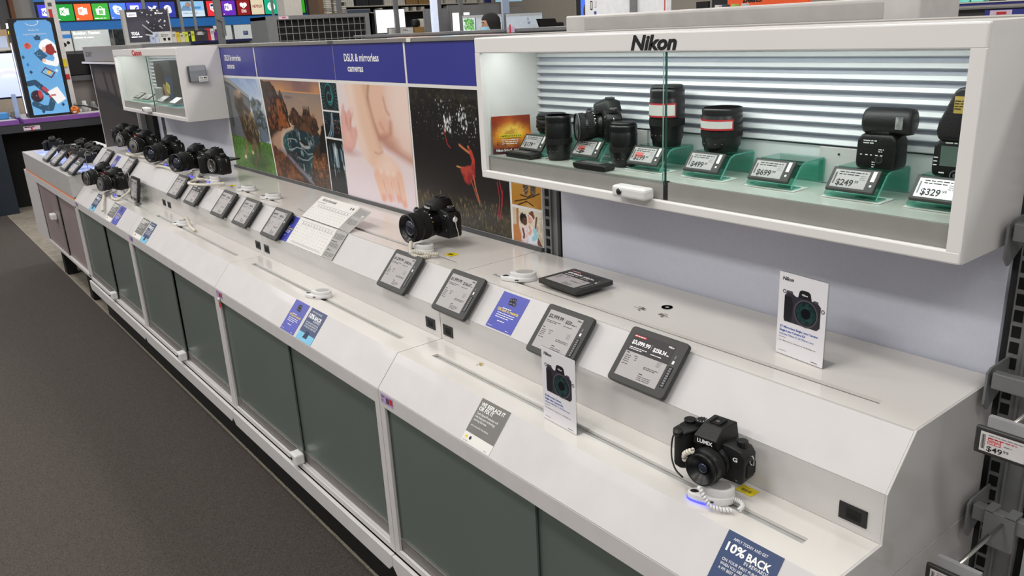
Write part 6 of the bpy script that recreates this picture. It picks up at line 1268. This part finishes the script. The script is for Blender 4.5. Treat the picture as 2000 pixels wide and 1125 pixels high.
# starry laptop sign
t = thing('laptop_sign', 'dark starry laptop sign in a grey frame above the far glass case', 'sign', (-2, 1.47, .6)); mb = MB(); mb.box(-2.06, 1.255, -H+.002, -2.0, 1.69, 1.182, mat('sign_grey', '#b4b2b0', .45)); mb.build('frame', t)
p = Pic(.39, .30, 110, '#34323c', 15); p.blob(.3, .4, .4, .3, '#4a4852', .8, .7); p.blob(.6, .3, .2, .3, '#201f27', .6, .8); p.stroke([(.36, .52), (.56, .28)], .012, '#a9a9ad', .6); p.stroke([(.4, .22), (.75, .15)], .012, '#c9c9cc', .6); p.specks(34, (.35, .4, 1, .98), .004, .022, ['#ffffff', '#e6e8f0'], 5, 1); p.build('picture', t, XF(1.287, .882, -1.9985), print_mat('lit_print', .3, .3, .1))
mb = MB(XF(1.287, .882, -1.997)); mb.rect(.014, .232, .10, .272, LW, 0); mb.text('Lenovo', .022, .243, .02, mat('sign_ink', '#4a4a66', .5), .001, bold=.02, width=.07); mb.text('YOGA', .022, .065, .03, LW, 0, bold=.02, width=.075); mb.lines(.022, .045, .16, LW, 1, h=.009, z=0); mb.rect(.27, .25, .285, .268, LW, 0); mb.text('Windows', .29, .252, .014, LW, 0, width=.05); mb.build('lettering', t)
# a row of small boxes on the shelf behind the wall
t = thing('back_shelf', 'grey shelf ledge carrying the row of small product boxes', 'shelf', (-1.6, 1.7, -H)); mb = MB(); mb.box(-2.0, 1.2, -H+.002, -1.45, 2.3, .864, GREY); mb.build('cabinet', t); mb = MB(); mb.box(-1.45, 1.68, .845, -1.40, 2.25, .866, mat('navy_strip', '#1f2358', .4)); mb.build('navy_edge', t)
BX = [(1.352, .03, .066, '#b9c4dc', 'pale blue'), (1.385, .03, .10, '#c9d2e2', 'tall bluish'), (1.418, .115, .10, '#dcdad6', 'wide white'), (1.536, .036, .095, '#cfcac0', 'narrow cream'), (1.574, .03, .088, '#e0c02c', 'yellow'), (1.606, .04, .08, '#cfc9a8', 'dull straw'), (1.648, .035, .088, '#c9d84a', 'lime'), (1.686, .022, .09, '#1f201c', 'thin black'), (1.71, .03, .092, '#d4dc3c', 'bright lime'), (1.743, .12, .098, '#3a3438', 'wide dark'), (1.866, .025, .112, '#c23038', 'red'), (1.894, .03, .108, '#d8d2d0', 'white'), (1.926, .028, .08, '#6a3a8c', 'purple'), (1.957, .05, .10, '#4a4048', 'dark purple-dotted')]
for i, (y, w, h, c, d) in enumerate(BX):
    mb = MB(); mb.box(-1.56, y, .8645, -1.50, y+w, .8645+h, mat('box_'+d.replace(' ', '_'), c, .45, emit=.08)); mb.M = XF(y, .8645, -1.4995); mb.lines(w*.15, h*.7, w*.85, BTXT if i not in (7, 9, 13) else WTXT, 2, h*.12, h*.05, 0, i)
    if i == 2:
        for q in (.035, .075): mb.rect(q, .02, q+.022, .045, BLACK, .0005)
    if i == 9: mb.rect(.03, .055, .075, .085, PAPER, .0005)
    if i == 13: mb.disc(.028, .05, .016, mat('dot_mauve', '#a58ac4', .4), .0005)
    tag(mb.build('product_box', None, (-1.53, y, .8645)), '%s product box standing in the row above the far glass case' % d, 'box', 'product boxes above the far case')
# wire-grid rack
t = thing('grid_rack', 'grey steel rack with a black wire-grid front behind the picture boards', 'rack', (-.2, 2.3, -H))
mb = MB(); mb.box(-.32, 1.845, -H+.002, -.03, 2.80, 1.022, mat('rack_inner', '#101012', .8)); mb.box(-.33, 1.84, -H+.002, -.002, 1.86, 1.026, GREY); mb.box(-.33, 2.78, -H+.002, 0, 2.80, 1.026, GREY); mb.box(-.33, 1.84, 1.0, .0, 2.80, 1.028, GREY); mb.box(-.028, 1.845, -H+.002, 0, 1.93, 1.0, GREY); mb.box(-.028, 2.737, -H+.002, 0, 2.80, 1.0, GREY); mb.build('cabinet', t)
mb = MB(); y = 1.945
while y < 2.737: mb.box(-.012, y, .80, -.008, y+.0045, 1.0, mat('wire_grey', '#8a8a8a', .4)); y += .0572
for z in (.83, .885, .94, .995): mb.box(-.0079, 1.93, z, -.004, 2.737, z+.004, mat('wire_grey', '#8a8a8a', .4))
mb.build('wire_grid', t)
mb = MB(XF(1.95, 1.002, .0006)); mb.rect(0, 0, .085, .022, mat('pink_label', '#d9c3d6', .5), 0); mb.rect(.03, .006, .06, .018, mat('red_soft', '#c4605c', .5), .0005); mb.build('label', t)
# book shelves and white screens behind
t = thing('book_shelf', 'tall dark shelving full of white-spined boxes in the background', 'shelf', (-7.1, 7, -H))
mb = MB(); mb.box(-7.5, 5.7, -H+.002, -7.4, 9.4, 2.2, mat('shelf_back', '#23272b', .7)); mb.build('back', t)
for z in (1.19, 1.30): mb = MB(); mb.box(-7.4, 6.15, z, -7.0, 9.35, z+.014, mat('shelf_cream', '#cfc9bd', .5)); mb.build('board', t)
mb = MB(); mb.box(-7.4, 5.70, -H+.002, -7.0, 6.13, 2.2, mat('shelf_brown', '#7a6148', .6)); mb.box(-7.0, 5.70, -H+.002, -6.88, 6.17, 1.2045, mat('shelf_brown', '#7a6148', .6)); mb.build('brown_bay', t)
rnd = random.Random(5); WSP = [mat('spine_white', '#dcd8cf', .5), mat('spine_grey', '#b5b1a8', .5), mat('spine_dark', '#2f3136', .5), mat('spine_tan', '#a58050', .5)]
SB = 'white boxes stacked on the brown bay'
for col, yy in enumerate((5.78, 5.93, 6.06)):
    for k in range(9):
        if col == 2 and k in (4, 5): continue
        z = 1.205+k*.03; prop('flat_box', 'flat white box in a stack on the brown shelf bay', 'box', -6.998, yy+rnd.random()*.01, z, -6.90, yy+.105, z+.024, WSP[0 if rnd.random() < .8 else 1], SB, 0)
SP = 'upright boxes on the dark shelving'
y = 6.2
while y < 9.25:
    n = rnd.randint(3, 8); dark = rnd.random()
    for k in range(n):
        w = .022+.02*rnd.random(); m = WSP[0] if dark < .5 else WSP[2] if dark < .8 else WSP[3]
        prop('upright_box', 'upright boxed item on the top shelf of the dark shelving', 'box', -7.2, y, 1.3145, -7.03, y+w, 1.3145+.12+.05*rnd.random(), m, SP, 0); y += w+.006
        if y > 9.25: break
    y += .12*rnd.random()
for yy in (6.9, 7.45, 7.62, 7.8, 8.4): prop('upright_box', 'upright boxed item on the lower shelf of the dark shelving', 'box', -7.2, yy, 1.2045, -7.03, yy+.06, 1.27, WSP[0], SP, 0)
board('white_screen', 'blank glowing white screen behind the wire-grid rack', 'screen', -3, 4.53, .84, 4.97, 1.135, LITW)
board('navy_board', 'dark slate board left of the blank white screen', 'board', -3.1, 4.18, .84, 4.52, 1.15, mat('slate', '#3c4654', .5))
b1, _ = board('white_card', 'low white name board in front of the blank white screen', 'board', -2.9, 4.64, .80, 5.02, .905, mat('white_disp2', '#d9d6d2', .5)); btext(b1, -2.9, 4.86, .86, 'DELL', .02, GTXT, .08)
prop('pack_shelf', 'tan shelf carrying the dark headset and a cream box', 'shelf', -3.12, 5.03, -H+.002, -2.88, 5.42, .897, mat('tan_shelf', '#a5824f', .6), None)
prop('headset', 'dark helmet-shaped headset on a stand right of the white screen', 'headset', -3.0, 5.04, .8975, -2.9, 5.14, 1.0, BLACK, None, .03)
prop('cream_box', 'cream box on a tan shelf behind the beams', 'box', -3.1, 5.16, .8975, -2.95, 5.40, 1.0, mat('cream', '#d9d4c8', .5), None)
board('grey_board', 'grey partition board left of the lit blue-white post', 'board', -2.5, 4.95, .80, 5.30, 1.11, mat('part_grey', '#7f7f80', .5)); board('grey_board', 'broad grey partition board above the tree screen', 'board', -2.55, 5.35, .80, 6.18, 1.145, mat('part_grey', '#7f7f80', .5)); board('grey_board', 'small grey partition board right of the pale blue post', 'board', -2.5, 6.28, .80, 6.55, 1.105, mat('part_grey2', '#8a8785', .5))
board('lit_board', 'lit white screen with a dark figure edge, left of the tree screen', 'screen', -2.2, 5.16, .82, 5.44, 1.05, LITW)
b1, f1 = board('tree_screen', 'framed screen showing a green tree and pale sky', 'screen', -1.5, 4.82, .80, 5.41, 1.0, mat('sky_screen', '#c5d0da', .4, emit=.35))
p = Pic(.17, .15, 60, '#c9d6da', 16); p.specks(260, (.1, .1, .9, .9), .03, .07, ['#3f8a34', '#6fb558', '#2c6a2a', '#8fc878'], 3, .9); p.build('tree_picture', b1, XF(4.832, .82, -1.497), print_mat('screen_glow', .2, .85, .1)); mb = MB(); mb.box(-1.5, 5.0, .81, -1.494, 5.012, .97, GREY); mb.box(-1.5, 4.83, .965, -1.495, 5.40, .99, mat('white_bar', '#dcdee2', .4)); mb.build('divider', b1)
b1, _ = board('sky_screen', 'framed pale screen with blue lettering behind a black monitor', 'screen', -1.5, 5.46, .80, 6.05, 1.0, mat('sky_screen', '#c5d0da', .4, emit=.35)); btext(b1, -1.5, 5.80, .91, 'S', .03, mat('ink_blue', '#3a4a8a', .5)); btext(b1, -1.5, 5.80, .865, 'W', .03, mat('ink_blue', '#3a4a8a', .5)); mb = MB(); mb.box(-1.5, 5.47, .965, -1.495, 6.04, .99, mat('white_bar', '#dcdee2', .4)); mb.build('white_bar', b1)
t = thing('thin_post', 'pale blue post above the framed screens', 'post', (-2, 5.84, -H), 'thin grey posts'); mb = MB(); mb.box(-2.0, 5.79, -H+.002, -1.97, 5.90, 2.2, mat('post_paleblue', '#b3c3dc', .4)); mb.build('post', t)
t = thing('black_monitor', 'black tilted point-of-sale monitor above the far beam', 'monitor', (-1.2, 5.9, .8)); mb = MB(); mb.prism([(5.70, .92), (5.98, .915), (6.03, .80), (5.75, .80)], 0, -1.22, -1.18, BLACK, .006); mb.build('screen', t); mb = MB(); mb.box(-1.3, 5.70, -H+.002, -1.22, 6.2, .80, GREYD); mb.build('counter', t); mb = MB(); mb.box(-1.3, 6.02, .80, -1.22, 6.16, .87, BLACK, .02); mb.build('card_reader', t)
b1, _ = board('hanging_sign', 'pale blue hanging sign board at the top edge', 'sign', -5, 7.99, 1.238, 8.59, 1.7, mat('pale_blue_sign', '#a9cfe6', .4, emit=.4), foot=False)
mb = MB(); mb.box(-5.02, 8.02, 1.7, -5.01, 8.03, 2.6, GREY); mb.box(-5.02, 8.55, 1.7, -5.01, 8.56, 2.6, GREY); mb.build('hanger', b1)
b1, _ = board('hanging_sign', 'navy board left of the pale blue hanging sign', 'sign', -5.1, 7.83, 1.235, 7.985, 1.7, mat('navy_sign', '#28327a', .4), foot=False); mb = MB(); mb.box(-5.12, 7.9, 1.7, -5.11, 7.91, 2.6, GREY); mb.build('hanger', b1)
# ------------------------------------------------------------------ parallel shelves just behind the gondola
t = thing('rear_gondola', 'grey rear gondola with beams parallel to the picture wall', 'shelf', (3.4, 1.6, -H))
mb = MB(); mb.box(2.1, 1.5, .840, 2.72, 1.54, .853, GREY, .002); mb.box(2.62, 1.502, .838, 3.5, 1.54, .852, GREY, .002); mb.box(3.56, 1.5, .838, 5.4, 1.54, .853, GREY, .002); mb.build('top_beam', t); mb = MB(); mb.box(2.1, 1.56, -H+.002, 5.4, 1.60, .838, GREYD); mb.build('back', t); mb = MB(); mb.box(2.1, 1.2, .77, 5.4, 1.56, .785, GREY); mb.build('shelf', t)
for i, (x, c, d) in enumerate(((2.66, '#c9b5c4', 'pink speckled'), (2.74, '#d98a52', 'orange'), (2.86, '#d99468', 'peach'), (2.97, '#b59a94', 'dusty pink'), (3.06, '#23221f', 'black'), (3.16, '#3f8ac4', 'blue'), (3.26, '#bfc5a8', 'pale green'), (3.36, '#dcdad4', 'white-framed'), (3.44, '#b54a5c', 'crimson'), (3.53, '#2c2a2c', 'charcoal'))):
    prop('product_pack', '%s pack on the rear gondola just above the picture boards' % d, 'pack', x, 1.40, .7855, x+.075, 1.48, .834, mat('pack_'+d.replace(' ', '_'), c, .5), 'packs on the rear gondola', .002)
tag(MB(YF(3.575, .836, 1.497)).box(0, 0, 0, .055, .025, .001, mat('label_pink2', '#cfb5d0', .5)).box(.02, -.006, .001, .03, .034, .002, RED).build('shelf_label', None, (3.6, 1.497, .836)), 'pinkish shelf label with a red peg on the rear beam', 'label')
tag(MB().box(4.0, .549, .8464, 4.045, .552, .8465, PAPER).box(4.26, .5465, .833, 4.285, .5485, .846, PAPER).build('paper_tab', None, (4.27, .548, .833)), 'small white paper tab on the top rail above the blue header', 'tab')
t = thing('top_box', 'long white frosted box showing above the near glass case', 'box', (5.33, .75, .5))
mb = MB(); mb.box(4.855, .70, -H+.002, 5.83, .86, .884, mat('white_box_gloss', '#cbc7c4', .25, coat=.3), .004); mb.build('cabinet', t); mb = MB(YF(4.86, .846, .6995)); mb.rect(.07, .0, .90, .030, mat('frost_band', '#b5b1ae', .15, coat=.4), 0); mb.build('frosted_band', t)
# white phone panels, orange sign and strips at the top right
t = thing('phone_display', 'white phone display wall split by a slotted post, behind the near case', 'display', (2.9, 3, -H))
mb = MB(); mb.box(2.50, 3.0, -H+.002, 3.20, 3.04, 1.5, mat('panel_white', '#d9dadd', .4, emit=.15)); mb.build('panel', t); mb = MB(); mb.box(2.918, 2.98, -H+.002, 2.965, 3.0, 1.5, GREY); mb.build('slotted_post', t)
mb = MB(YF(2.5, .9, 2.9985)); mb.rect(.05, .035, .07, .09, BTXT, 0); mb.rect(.055, .042, .065, .083, PAPER, .0005); mb.rect(.085, .05, .105, .09, GTXT, 0); mb.rect(.0855, .0505, .1045, .0895, PAPER, .0005); mb.rect(.085, .005, .105, .025, mat('label_blue', '#3a4a9e', .5), 0); mb.rect(.68, .0, .69, .12, mat('red_soft', '#c4605c', .5), 0); mb.build('print', t)
t = thing('phone_screen', 'lit blue screen with a dark bear shape left of the white phone panels', 'screen', (2.45, 3.05, -H)); mb = MB(); mb.box(2.36, 3.05, -H+.002, 2.495, 3.08, 1.5, BLACK); mb.build('frame', t); mb = MB(YF(2.405, .87, 3.049)); mb.rect(0, 0, .09, .6, mat('screen_blue', '#3f66d6', .3, emit=.8), 0); mb.disc(.055, .06, .03, mat('bear_dark', '#4a4038', .6), .001, .05); mb.disc(.06, .11, .018, mat('bear_dark', '#4a4038', .6), .0012); mb.build('picture', t)
t = thing('orange_sign', 'orange sign with black script at the top edge', 'sign', (3.05, 4, -H)); mb = MB(); mb.box(2.874, 4.0, -H+.002, 3.5, 4.03, 1.5, mat('sign_orange', '#d9572c', .5, emit=.2)); mb.build('board', t); mb = MB(YF(3.0, .935, 3.9985)); mb.text('Beats', 0, 0, .04, BTXT, 0, bold=.03, shear=.3, width=.16); mb.build('lettering', t)
t = thing('dark_rack', 'dark rack and framed picture left of the orange sign', 'rack', (2.7, 4.05, -H)); mb = MB(); mb.box(2.70, 4.05, -H+.002, 2.87, 4.1, 1.5, mat('rack_dark', '#1f2026', .6, var=.6, scale=20)); mb.build('rack', t); mb = MB(); mb.box(2.55, 4.06, .90, 2.66, 4.08, .96, BLACK); mb.build('picture', t)
for i, (x, c, d) in enumerate(((3.0, '#cfcfca', 'white'), (3.06, '#3a4a56', 'slate'), (3.13, '#8fbf5a', 'green-dotted'), (3.21, '#b9bcc0', 'silver'))):
    prop('small_pack', '%s small pack standing before the orange sign' % d, 'pack', x, 3.7, .865, x+.035, 3.74, .925, mat('sp_'+d, c, .5), 'small packs before the orange sign', .002)
prop('pack_shelf', 'grey shelf under the small packs before the orange sign', 'shelf', 2.9, 3.6, -H+.002, 3.4, 3.85, .8645, GREY, None)
t = thing('blue_strip_rack', 'grey rack with blue price strips at the top right corner', 'rack', (5.65, 1.9, -H))
ST = mat('strip_blue', '#34398c', .4); mb = MB(); mb.box(5.25, 1.82, -H+.002, 6.6, 1.9, .845, GREYD); mb.build('cabinet', t)
mb = MB(); mb.box(5.25, 1.80, .856, 6.6, 1.815, .863, ST); mb.build('upper_strip', t); mb = MB(); mb.box(5.49, 1.79, .826, 6.6, 1.8, .842, ST); mb.build('lower_strip', t); mb = MB(); mb.box(5.25, 1.795, .8635, 6.6, 1.9, .866, PAPER); mb.box(5.25, 1.795, .846, 6.6, 1.819, .850, GREY); mb.build('shelf_lip', t)
mb = MB(YF(5.505, .827, 1.7895)); mb.rect(0, .0, .06, .0135, mat('pink_label', '#d9c3d6', .5), 0); mb.rect(.018, .001, .045, .009, RED, .0004); mb.build('label', t)
for i, (x, c, d) in enumerate(((5.30, '#e3e1de', 'white'), (5.345, '#cfcfd0', 'pale grey'), (5.39, '#6fc4b8', 'teal'), (5.43, '#7fd0c0', 'mint'), (5.48, '#2a2c30', 'black'), (5.53, '#e3e1de', 'ivory'), (5.58, '#33363c', 'charcoal'))):
    prop('small_pack', '%s pack on the blue-striped rack at the top right' % d, 'pack', x, 1.83, .8665, x+.035, 1.87, .90, mat('sp2_'+d.replace(' ', '_'), c, .5), 'packs on the blue-striped rack', .002)
# ------------------------------------------------------------------ neighbouring hook bay at the right edge
upright(6.104, 'grey slotted metal upright at the right end of the gondola', .075)
mb = MB(); mb.box(6.18, .562, -.5, 6.62, .575, .832, mat('bay_panel', '#b9bdc2', .5)); struct(mb.build('wall_gondola_bay'))
def crossbar(z, label, hooks=False):
    t = thing('crossbar', label, 'bar', (6.35, .5, z), 'grey crossbars of the hook bay')
    mb = MB(); mb.box(6.118, .478, z, 6.60, .496, z+.028, GREY, .0015); mb.build('bar', t)
    mb = MB(); mb.prism([(.5575, z+.032), (.488, z+.032), (.474, z+.026), (.474, z-.03), (.49, z-.045), (.5575, z-.01)], 0, 6.110, 6.1135, GREY); mb.build('end_bracket', t)
    return t
crossbar(.513, 'grey crossbar at the right edge level with the glass case')
crossbar(.262, 'grey crossbar at the right edge level with the upper deck')
crossbar(.014, 'grey crossbar at the right edge holding the double-wire hook')
def hook(x, z, yo, label, price, txt):
    """double-wire hook with a price tag at its front end"""
    t = thing('display_hook', label, 'hook', (x, .48, z), 'double-wire hooks')
    mb = MB(); mb.tube([(x-.006, .478, z+.004), (x-.006, .30, z+.0), (x-.006, yo+.02, z+.006), (x-.006, yo, z+.012)], .0028, SILVER, 8); mb.build('lower_wire', t)
    mb = MB(); mb.tube([(x+.012, .478, z+.034), (x+.012, yo+.01, z+.034)], .0028, SILVER, 8); mb.build('upper_wire', t)
    mb = MB(); mb.box(x-.018, .470, z-.016, x+.03, .4775, z+.05, GREY, .001); mb.box(x-.018, .470, z+.048, x-.004, .500, z+.052, GREY); mb.box(x+.014, .470, z+.048, x+.03, .500, z+.052, GREY); mb.build('saddle', t)
    mb = MB(); mb.box(x-.02, yo+.0024, z+.012, x+.045, yo+.012, z+.036, mat('clip_grey', '#9a9a9c', .3)); mb.build('tag_clip', t)
    M = frame((x-.032, yo-.006, z-.022), (1, .0, 0), (0, 0, 1))
    t2 = thing('price_tag', price, 'price tag', group='price tags on hooks', M=M); w, h = .118, .043
    mb = MB(); mb.box(0, 0, -.008, w, h, 0, BEZEL, .003, 3); mb.build('bezel', t2)
    mb = MB(); z2 = .0003; mb.rect(.008, .006, w-.012, h-.006, mat('eink_white', '#cfcccb', .45), z2); zz = .0006
    mb.bars(.010, .010, .0155, h-.010, BTXT, 5, zz); mb.lines(.0185, h-.0105, w-.016, GTXT, 1, h=.0012, z=zz, seed=2); mb.lines(.0185, h-.0145, .06, RED, 1, h=.0014, z=zz, seed=3)
    if txt:
        mb.rect(.0185, .0248, .036, .0292, RED, zz); mb.text('SAVINGS', .0195, .0258, .0026, WTXT, zz+.0002, bold=.02, width=.0155); mb.rect(.0185, .0195, .036, .0239, RED, zz); mb.text('SAVE $40', .0195, .0205, .0026, WTXT, zz+.0002, bold=.02, width=.0155)
        mb.text('$49', .0180, .0085, .0080, BTXT, zz, bold=.01, width=.021); mb.text('99', .0402, .0125, .0042, BTXT, zz, width=.007); mb.lines(.04, .022, .055, GTXT, 1, h=.0014, z=zz); mb.lines(.066, .030, .082, BTXT, 1, h=.0013, z=zz); mb.lines(.068, .009, .085, GTXT, 2, .003, .0012, zz); mb.rect(.09, .02, .1, .03, GTXT, zz)
    mb.build('screen', t2)
hook(6.204, .262, .30, 'double-wire hook on the middle crossbar at the right edge', 'grey price tag reading $49.99 at the right edge', True)
hook(6.158, -.004, .305, 'double-wire hook on the lowest crossbar at the right edge', 'grey price tag cut by the bottom edge at the right', False)
# ------------------------------------------------------------------ the masked person behind the shelves
def skin(name, joints, edges, m, parent, sub=2):
    me = bpy.data.meshes.new(name); ks = list(joints); me.from_pydata([joints[k][0] for k in ks], [(ks.index(a), ks.index(b)) for a, b in edges], []); me.update()
    o = bpy.data.objects.new(name, me); C.objects.link(o); o.modifiers.new('s', 'SKIN'); me.skin_vertices
    for i, k in enumerate(ks):
        sv = me.skin_vertices[0].data[i]; r = joints[k][1]; sv.radius = r if isinstance(r, tuple) else (r, r); sv.use_root = (i == 0)
    u = o.modifiers.new('u', 'SUBSURF'); u.levels = sub; u.render_levels = sub
    dg = bpy.context.evaluated_depsgraph_get(); m2 = bpy.data.meshes.new_from_object(o.evaluated_get(dg)); bpy.data.objects.remove(o)
    for p in m2.polygons: p.use_smooth = True
    m2.materials.clear(); m2.materials.append(m); o = bpy.data.objects.new(name, m2); C.objects.link(o); o.parent = parent; o['_o'] = (0,0,0)
    return o
SK = mat('skin', '#c99a80', .55); HAIR = mat('black_hair', '#14100f', .7, var=.4, scale=200, bump=.6); MASK = mat('blue_mask', '#9fcfe8', .7); SHIRT = mat('dark_shirt', '#2a3550', .8); TROU = mat('dark_trousers', '#22242a', .8)
M = Matrix.Translation((.21, 3.95, -H+.002)) @ Matrix.Rotation(R_(-28), 4, 'Z')          # local: faces -y, feet at z = 0
t = thing('person', 'dark-haired person in a light blue face mask, seen behind the shelves', 'person', M=M)
J = {'pel': ((0, .01, .93), (.15, .11)), 'wai': ((0, .01, 1.08), (.135, .1)), 'che': ((0, .0, 1.28), (.165, .115)), 'sho': ((0, .01, 1.42), (.12, .085)), 'nek': ((0, .005, 1.50), .056), 'hd0': ((0, -.01, 1.58), .07)}
E = [('pel', 'wai'), ('wai', 'che'), ('che', 'sho'), ('sho', 'nek'), ('nek', 'hd0')]
for s, n in ((-1, 'l'), (1, 'r')):
    J.update({n+'s': ((s*.17, .01, 1.41), .06), n+'e': ((s*.22, .02, 1.12), .043), n+'w': ((s*.22, -.08, .90), .03), n+'h': ((s*.215, -.10, .83), .036), n+'p': ((s*.09, .01, .86), .095), n+'k': ((s*.10, -.01, .48), .06), n+'a': ((s*.105, .02, .09), .042), n+'t': ((s*.115, -.13, .035), .035)})
    E += [('sho', n+'s'), (n+'s', n+'e'), (n+'e', n+'w'), (n+'w', n+'h'), ('pel', n+'p'), (n+'p', n+'k'), (n+'k', n+'a'), (n+'a', n+'t')]
    for q, (dx, dz) in enumerate(((-.022, -.075), (-.008, -.09), (.007, -.085), (.02, -.07))):
        J[n+'f%d' % q] = ((s*.215+dx, -.115, .83+dz*.5), .0085); J[n+'g%d' % q] = ((s*.215+dx, -.105, .83+dz), .007); E += [(n+'h', n+'f%d' % q), (n+'f%d' % q, n+'g%d' % q)]
    J[n+'b'] = ((s*.18, -.125, .80), .009); E.append((n+'h', n+'b'))
body = skin('body', J, E, SHIRT, t)
bm_ = body.data; bm_.materials.append(SK); bm_.materials.append(TROU)
for p in bm_.polygons:
    c = p.center
    if c.z > 1.475 or (abs(c.x) > .15 and c.z < .92 and c.z > .6): p.material_index = 1
    elif c.z < .95: p.material_index = 2
def HS(mb): mb.v = [(x*.86, y*.86, 1.60+(z-1.62)*.88) for x, y, z in mb.v]
mb = MB(); mb.lathe([(.0, -.118), (.035, -.112), (.055, -.085), (.066, -.04), (.074, .01), (.075, .05), (.066, .085), (.042, .108), (0, .118)], (0, -.012, 1.63), (0,0,1), SK, 24, True, 0, 1.0)
mb.v = [(x, (y+.012)*1.22-.012, z) for x, y, z in mb.v]
mb.prism([(-.098, 1.648), (-.128, 1.606), (-.098, 1.60)], 0, -.012, .012, SK, .005, 2, True)
for s in (-1, 1):
    mb.lathe([(.0, -.008), (.018, -.004), (.02, .004), (0, .008)], (s*.075, .005, 1.62), (1,0,0), SK, 14, True, 0, 1.5)
    mb.lathe([(0, 0), (.011, .001), (0, .007)], (s*.03, -.092, 1.645), (s*.3,-1,0), PAPER, 12); mb.lathe([(0, 0), (.0055, .001), (0, .004)], (s*.031, -.0965, 1.645), (s*.3,-1,0), BLACK, 10); mb.box(s*.03-.02, -.103, 1.660, s*.03+.02, -.088, 1.666, HAIR, .002)
mb.box(-.022, -.098, 1.566, .022, -.086, 1.572, mat('lips', '#a8685c', .5), .002); HS(mb); mb.build('head', t)
mb = MB(); 
n = 28; vs = []; fs = []; rows = 11
rr = random.Random(3)
for i in range(rows+1):
    for j in range(n):
        a = 2*math.pi*j/n; front = max(0, -math.sin(a))
        lo = 1.555+.135*min(1, front*1.6)**1.2
        th = i/rows; z = lo+(1.765-lo)*th; prof = math.sqrt(max(0, 1-max(0, (z-1.66)/.108)**2)); q = .086*prof*(1+.05*rr.random())+.002
        vs.append((q*math.cos(a), q*1.2*math.sin(a)-.004, z))
for i in range(rows):
    for j in range(n): fs.append((i*n+j, i*n+(j+1) % n, (i+1)*n+(j+1) % n, (i+1)*n+j))
fs.append(tuple(range(rows*n, rows*n+n))); mb.add(vs, fs, HAIR, True); HS(mb); mb.build('hair', t)
mb = MB(); vs = []; fs = []; k = 13
for i in range(5):
    for j in range(k):
        a = R_(-172+164*j/(k-1)); z = 1.535+.085*i/4; bul = 1+.10*math.sin(math.pi*i/4)*math.sin(math.pi*j/(k-1)); f = (.05, .066, .076, .079, .079)[i]*bul
        vs.append((f*math.cos(a), f*1.34*math.sin(a)-.012, z))
for i in range(4):
    for j in range(k-1): fs.append((i*k+j, i*k+j+1, (i+1)*k+j+1, (i+1)*k+j))
mb.add(vs, fs, MASK, True); HS(mb); mb.build('face_mask', t)
# ------------------------------------------------------------------ lights, world, camera
def lamp(name, loc, size, sy, energy, rot=(0,0,0), col=(1,.97,.93)):
    L = bpy.data.lights.new(name, 'AREA'); L.shape = 'RECTANGLE'; L.size = size; L.size_y = sy; L.energy = energy; L.color = col
    o = bpy.data.objects.new(name, L); C.objects.link(o); o.location = loc; o.rotation_euler = rot
for i, x in enumerate((-5, -1.5, 2.0, 5.0, 8)):
    for j, y in enumerate((-3.4, -1.15, 2.0, 5)):
        lamp('ceiling_lamp', (x, y, 3.9), 1.3, .5, (58, 42, 60, 34)[j])
w = bpy.data.worlds.new('store_ambient'); bpy.context.scene.world = w; w.use_nodes = True
bg = w.node_tree.nodes['Background']; bg.inputs['Color'].default_value = (1, .98, .96, 1); bg.inputs['Strength'].default_value = .38
cam = bpy.data.cameras.new('photo_camera'); co = bpy.data.objects.new('photo_camera', cam); C.objects.link(co)
cam.sensor_width = 36; cam.lens = FPX/2000*36; cam.clip_start = .05; cam.clip_end = 200
m = Matrix((CR, CU, -CF)).transposed().to_4x4(); m.translation = Vector((CAM[0], CAM[1], CAM[2]+H)); co.matrix_world = m
sc = bpy.context.scene; sc.camera = co
sc.view_settings.view_transform = 'Standard'; sc.view_settings.look = 'None'; sc.view_settings.exposure = -.1; sc.view_settings.gamma = 1
for o in list(bpy.data.objects):
    if '_o' in o: del o['_o']
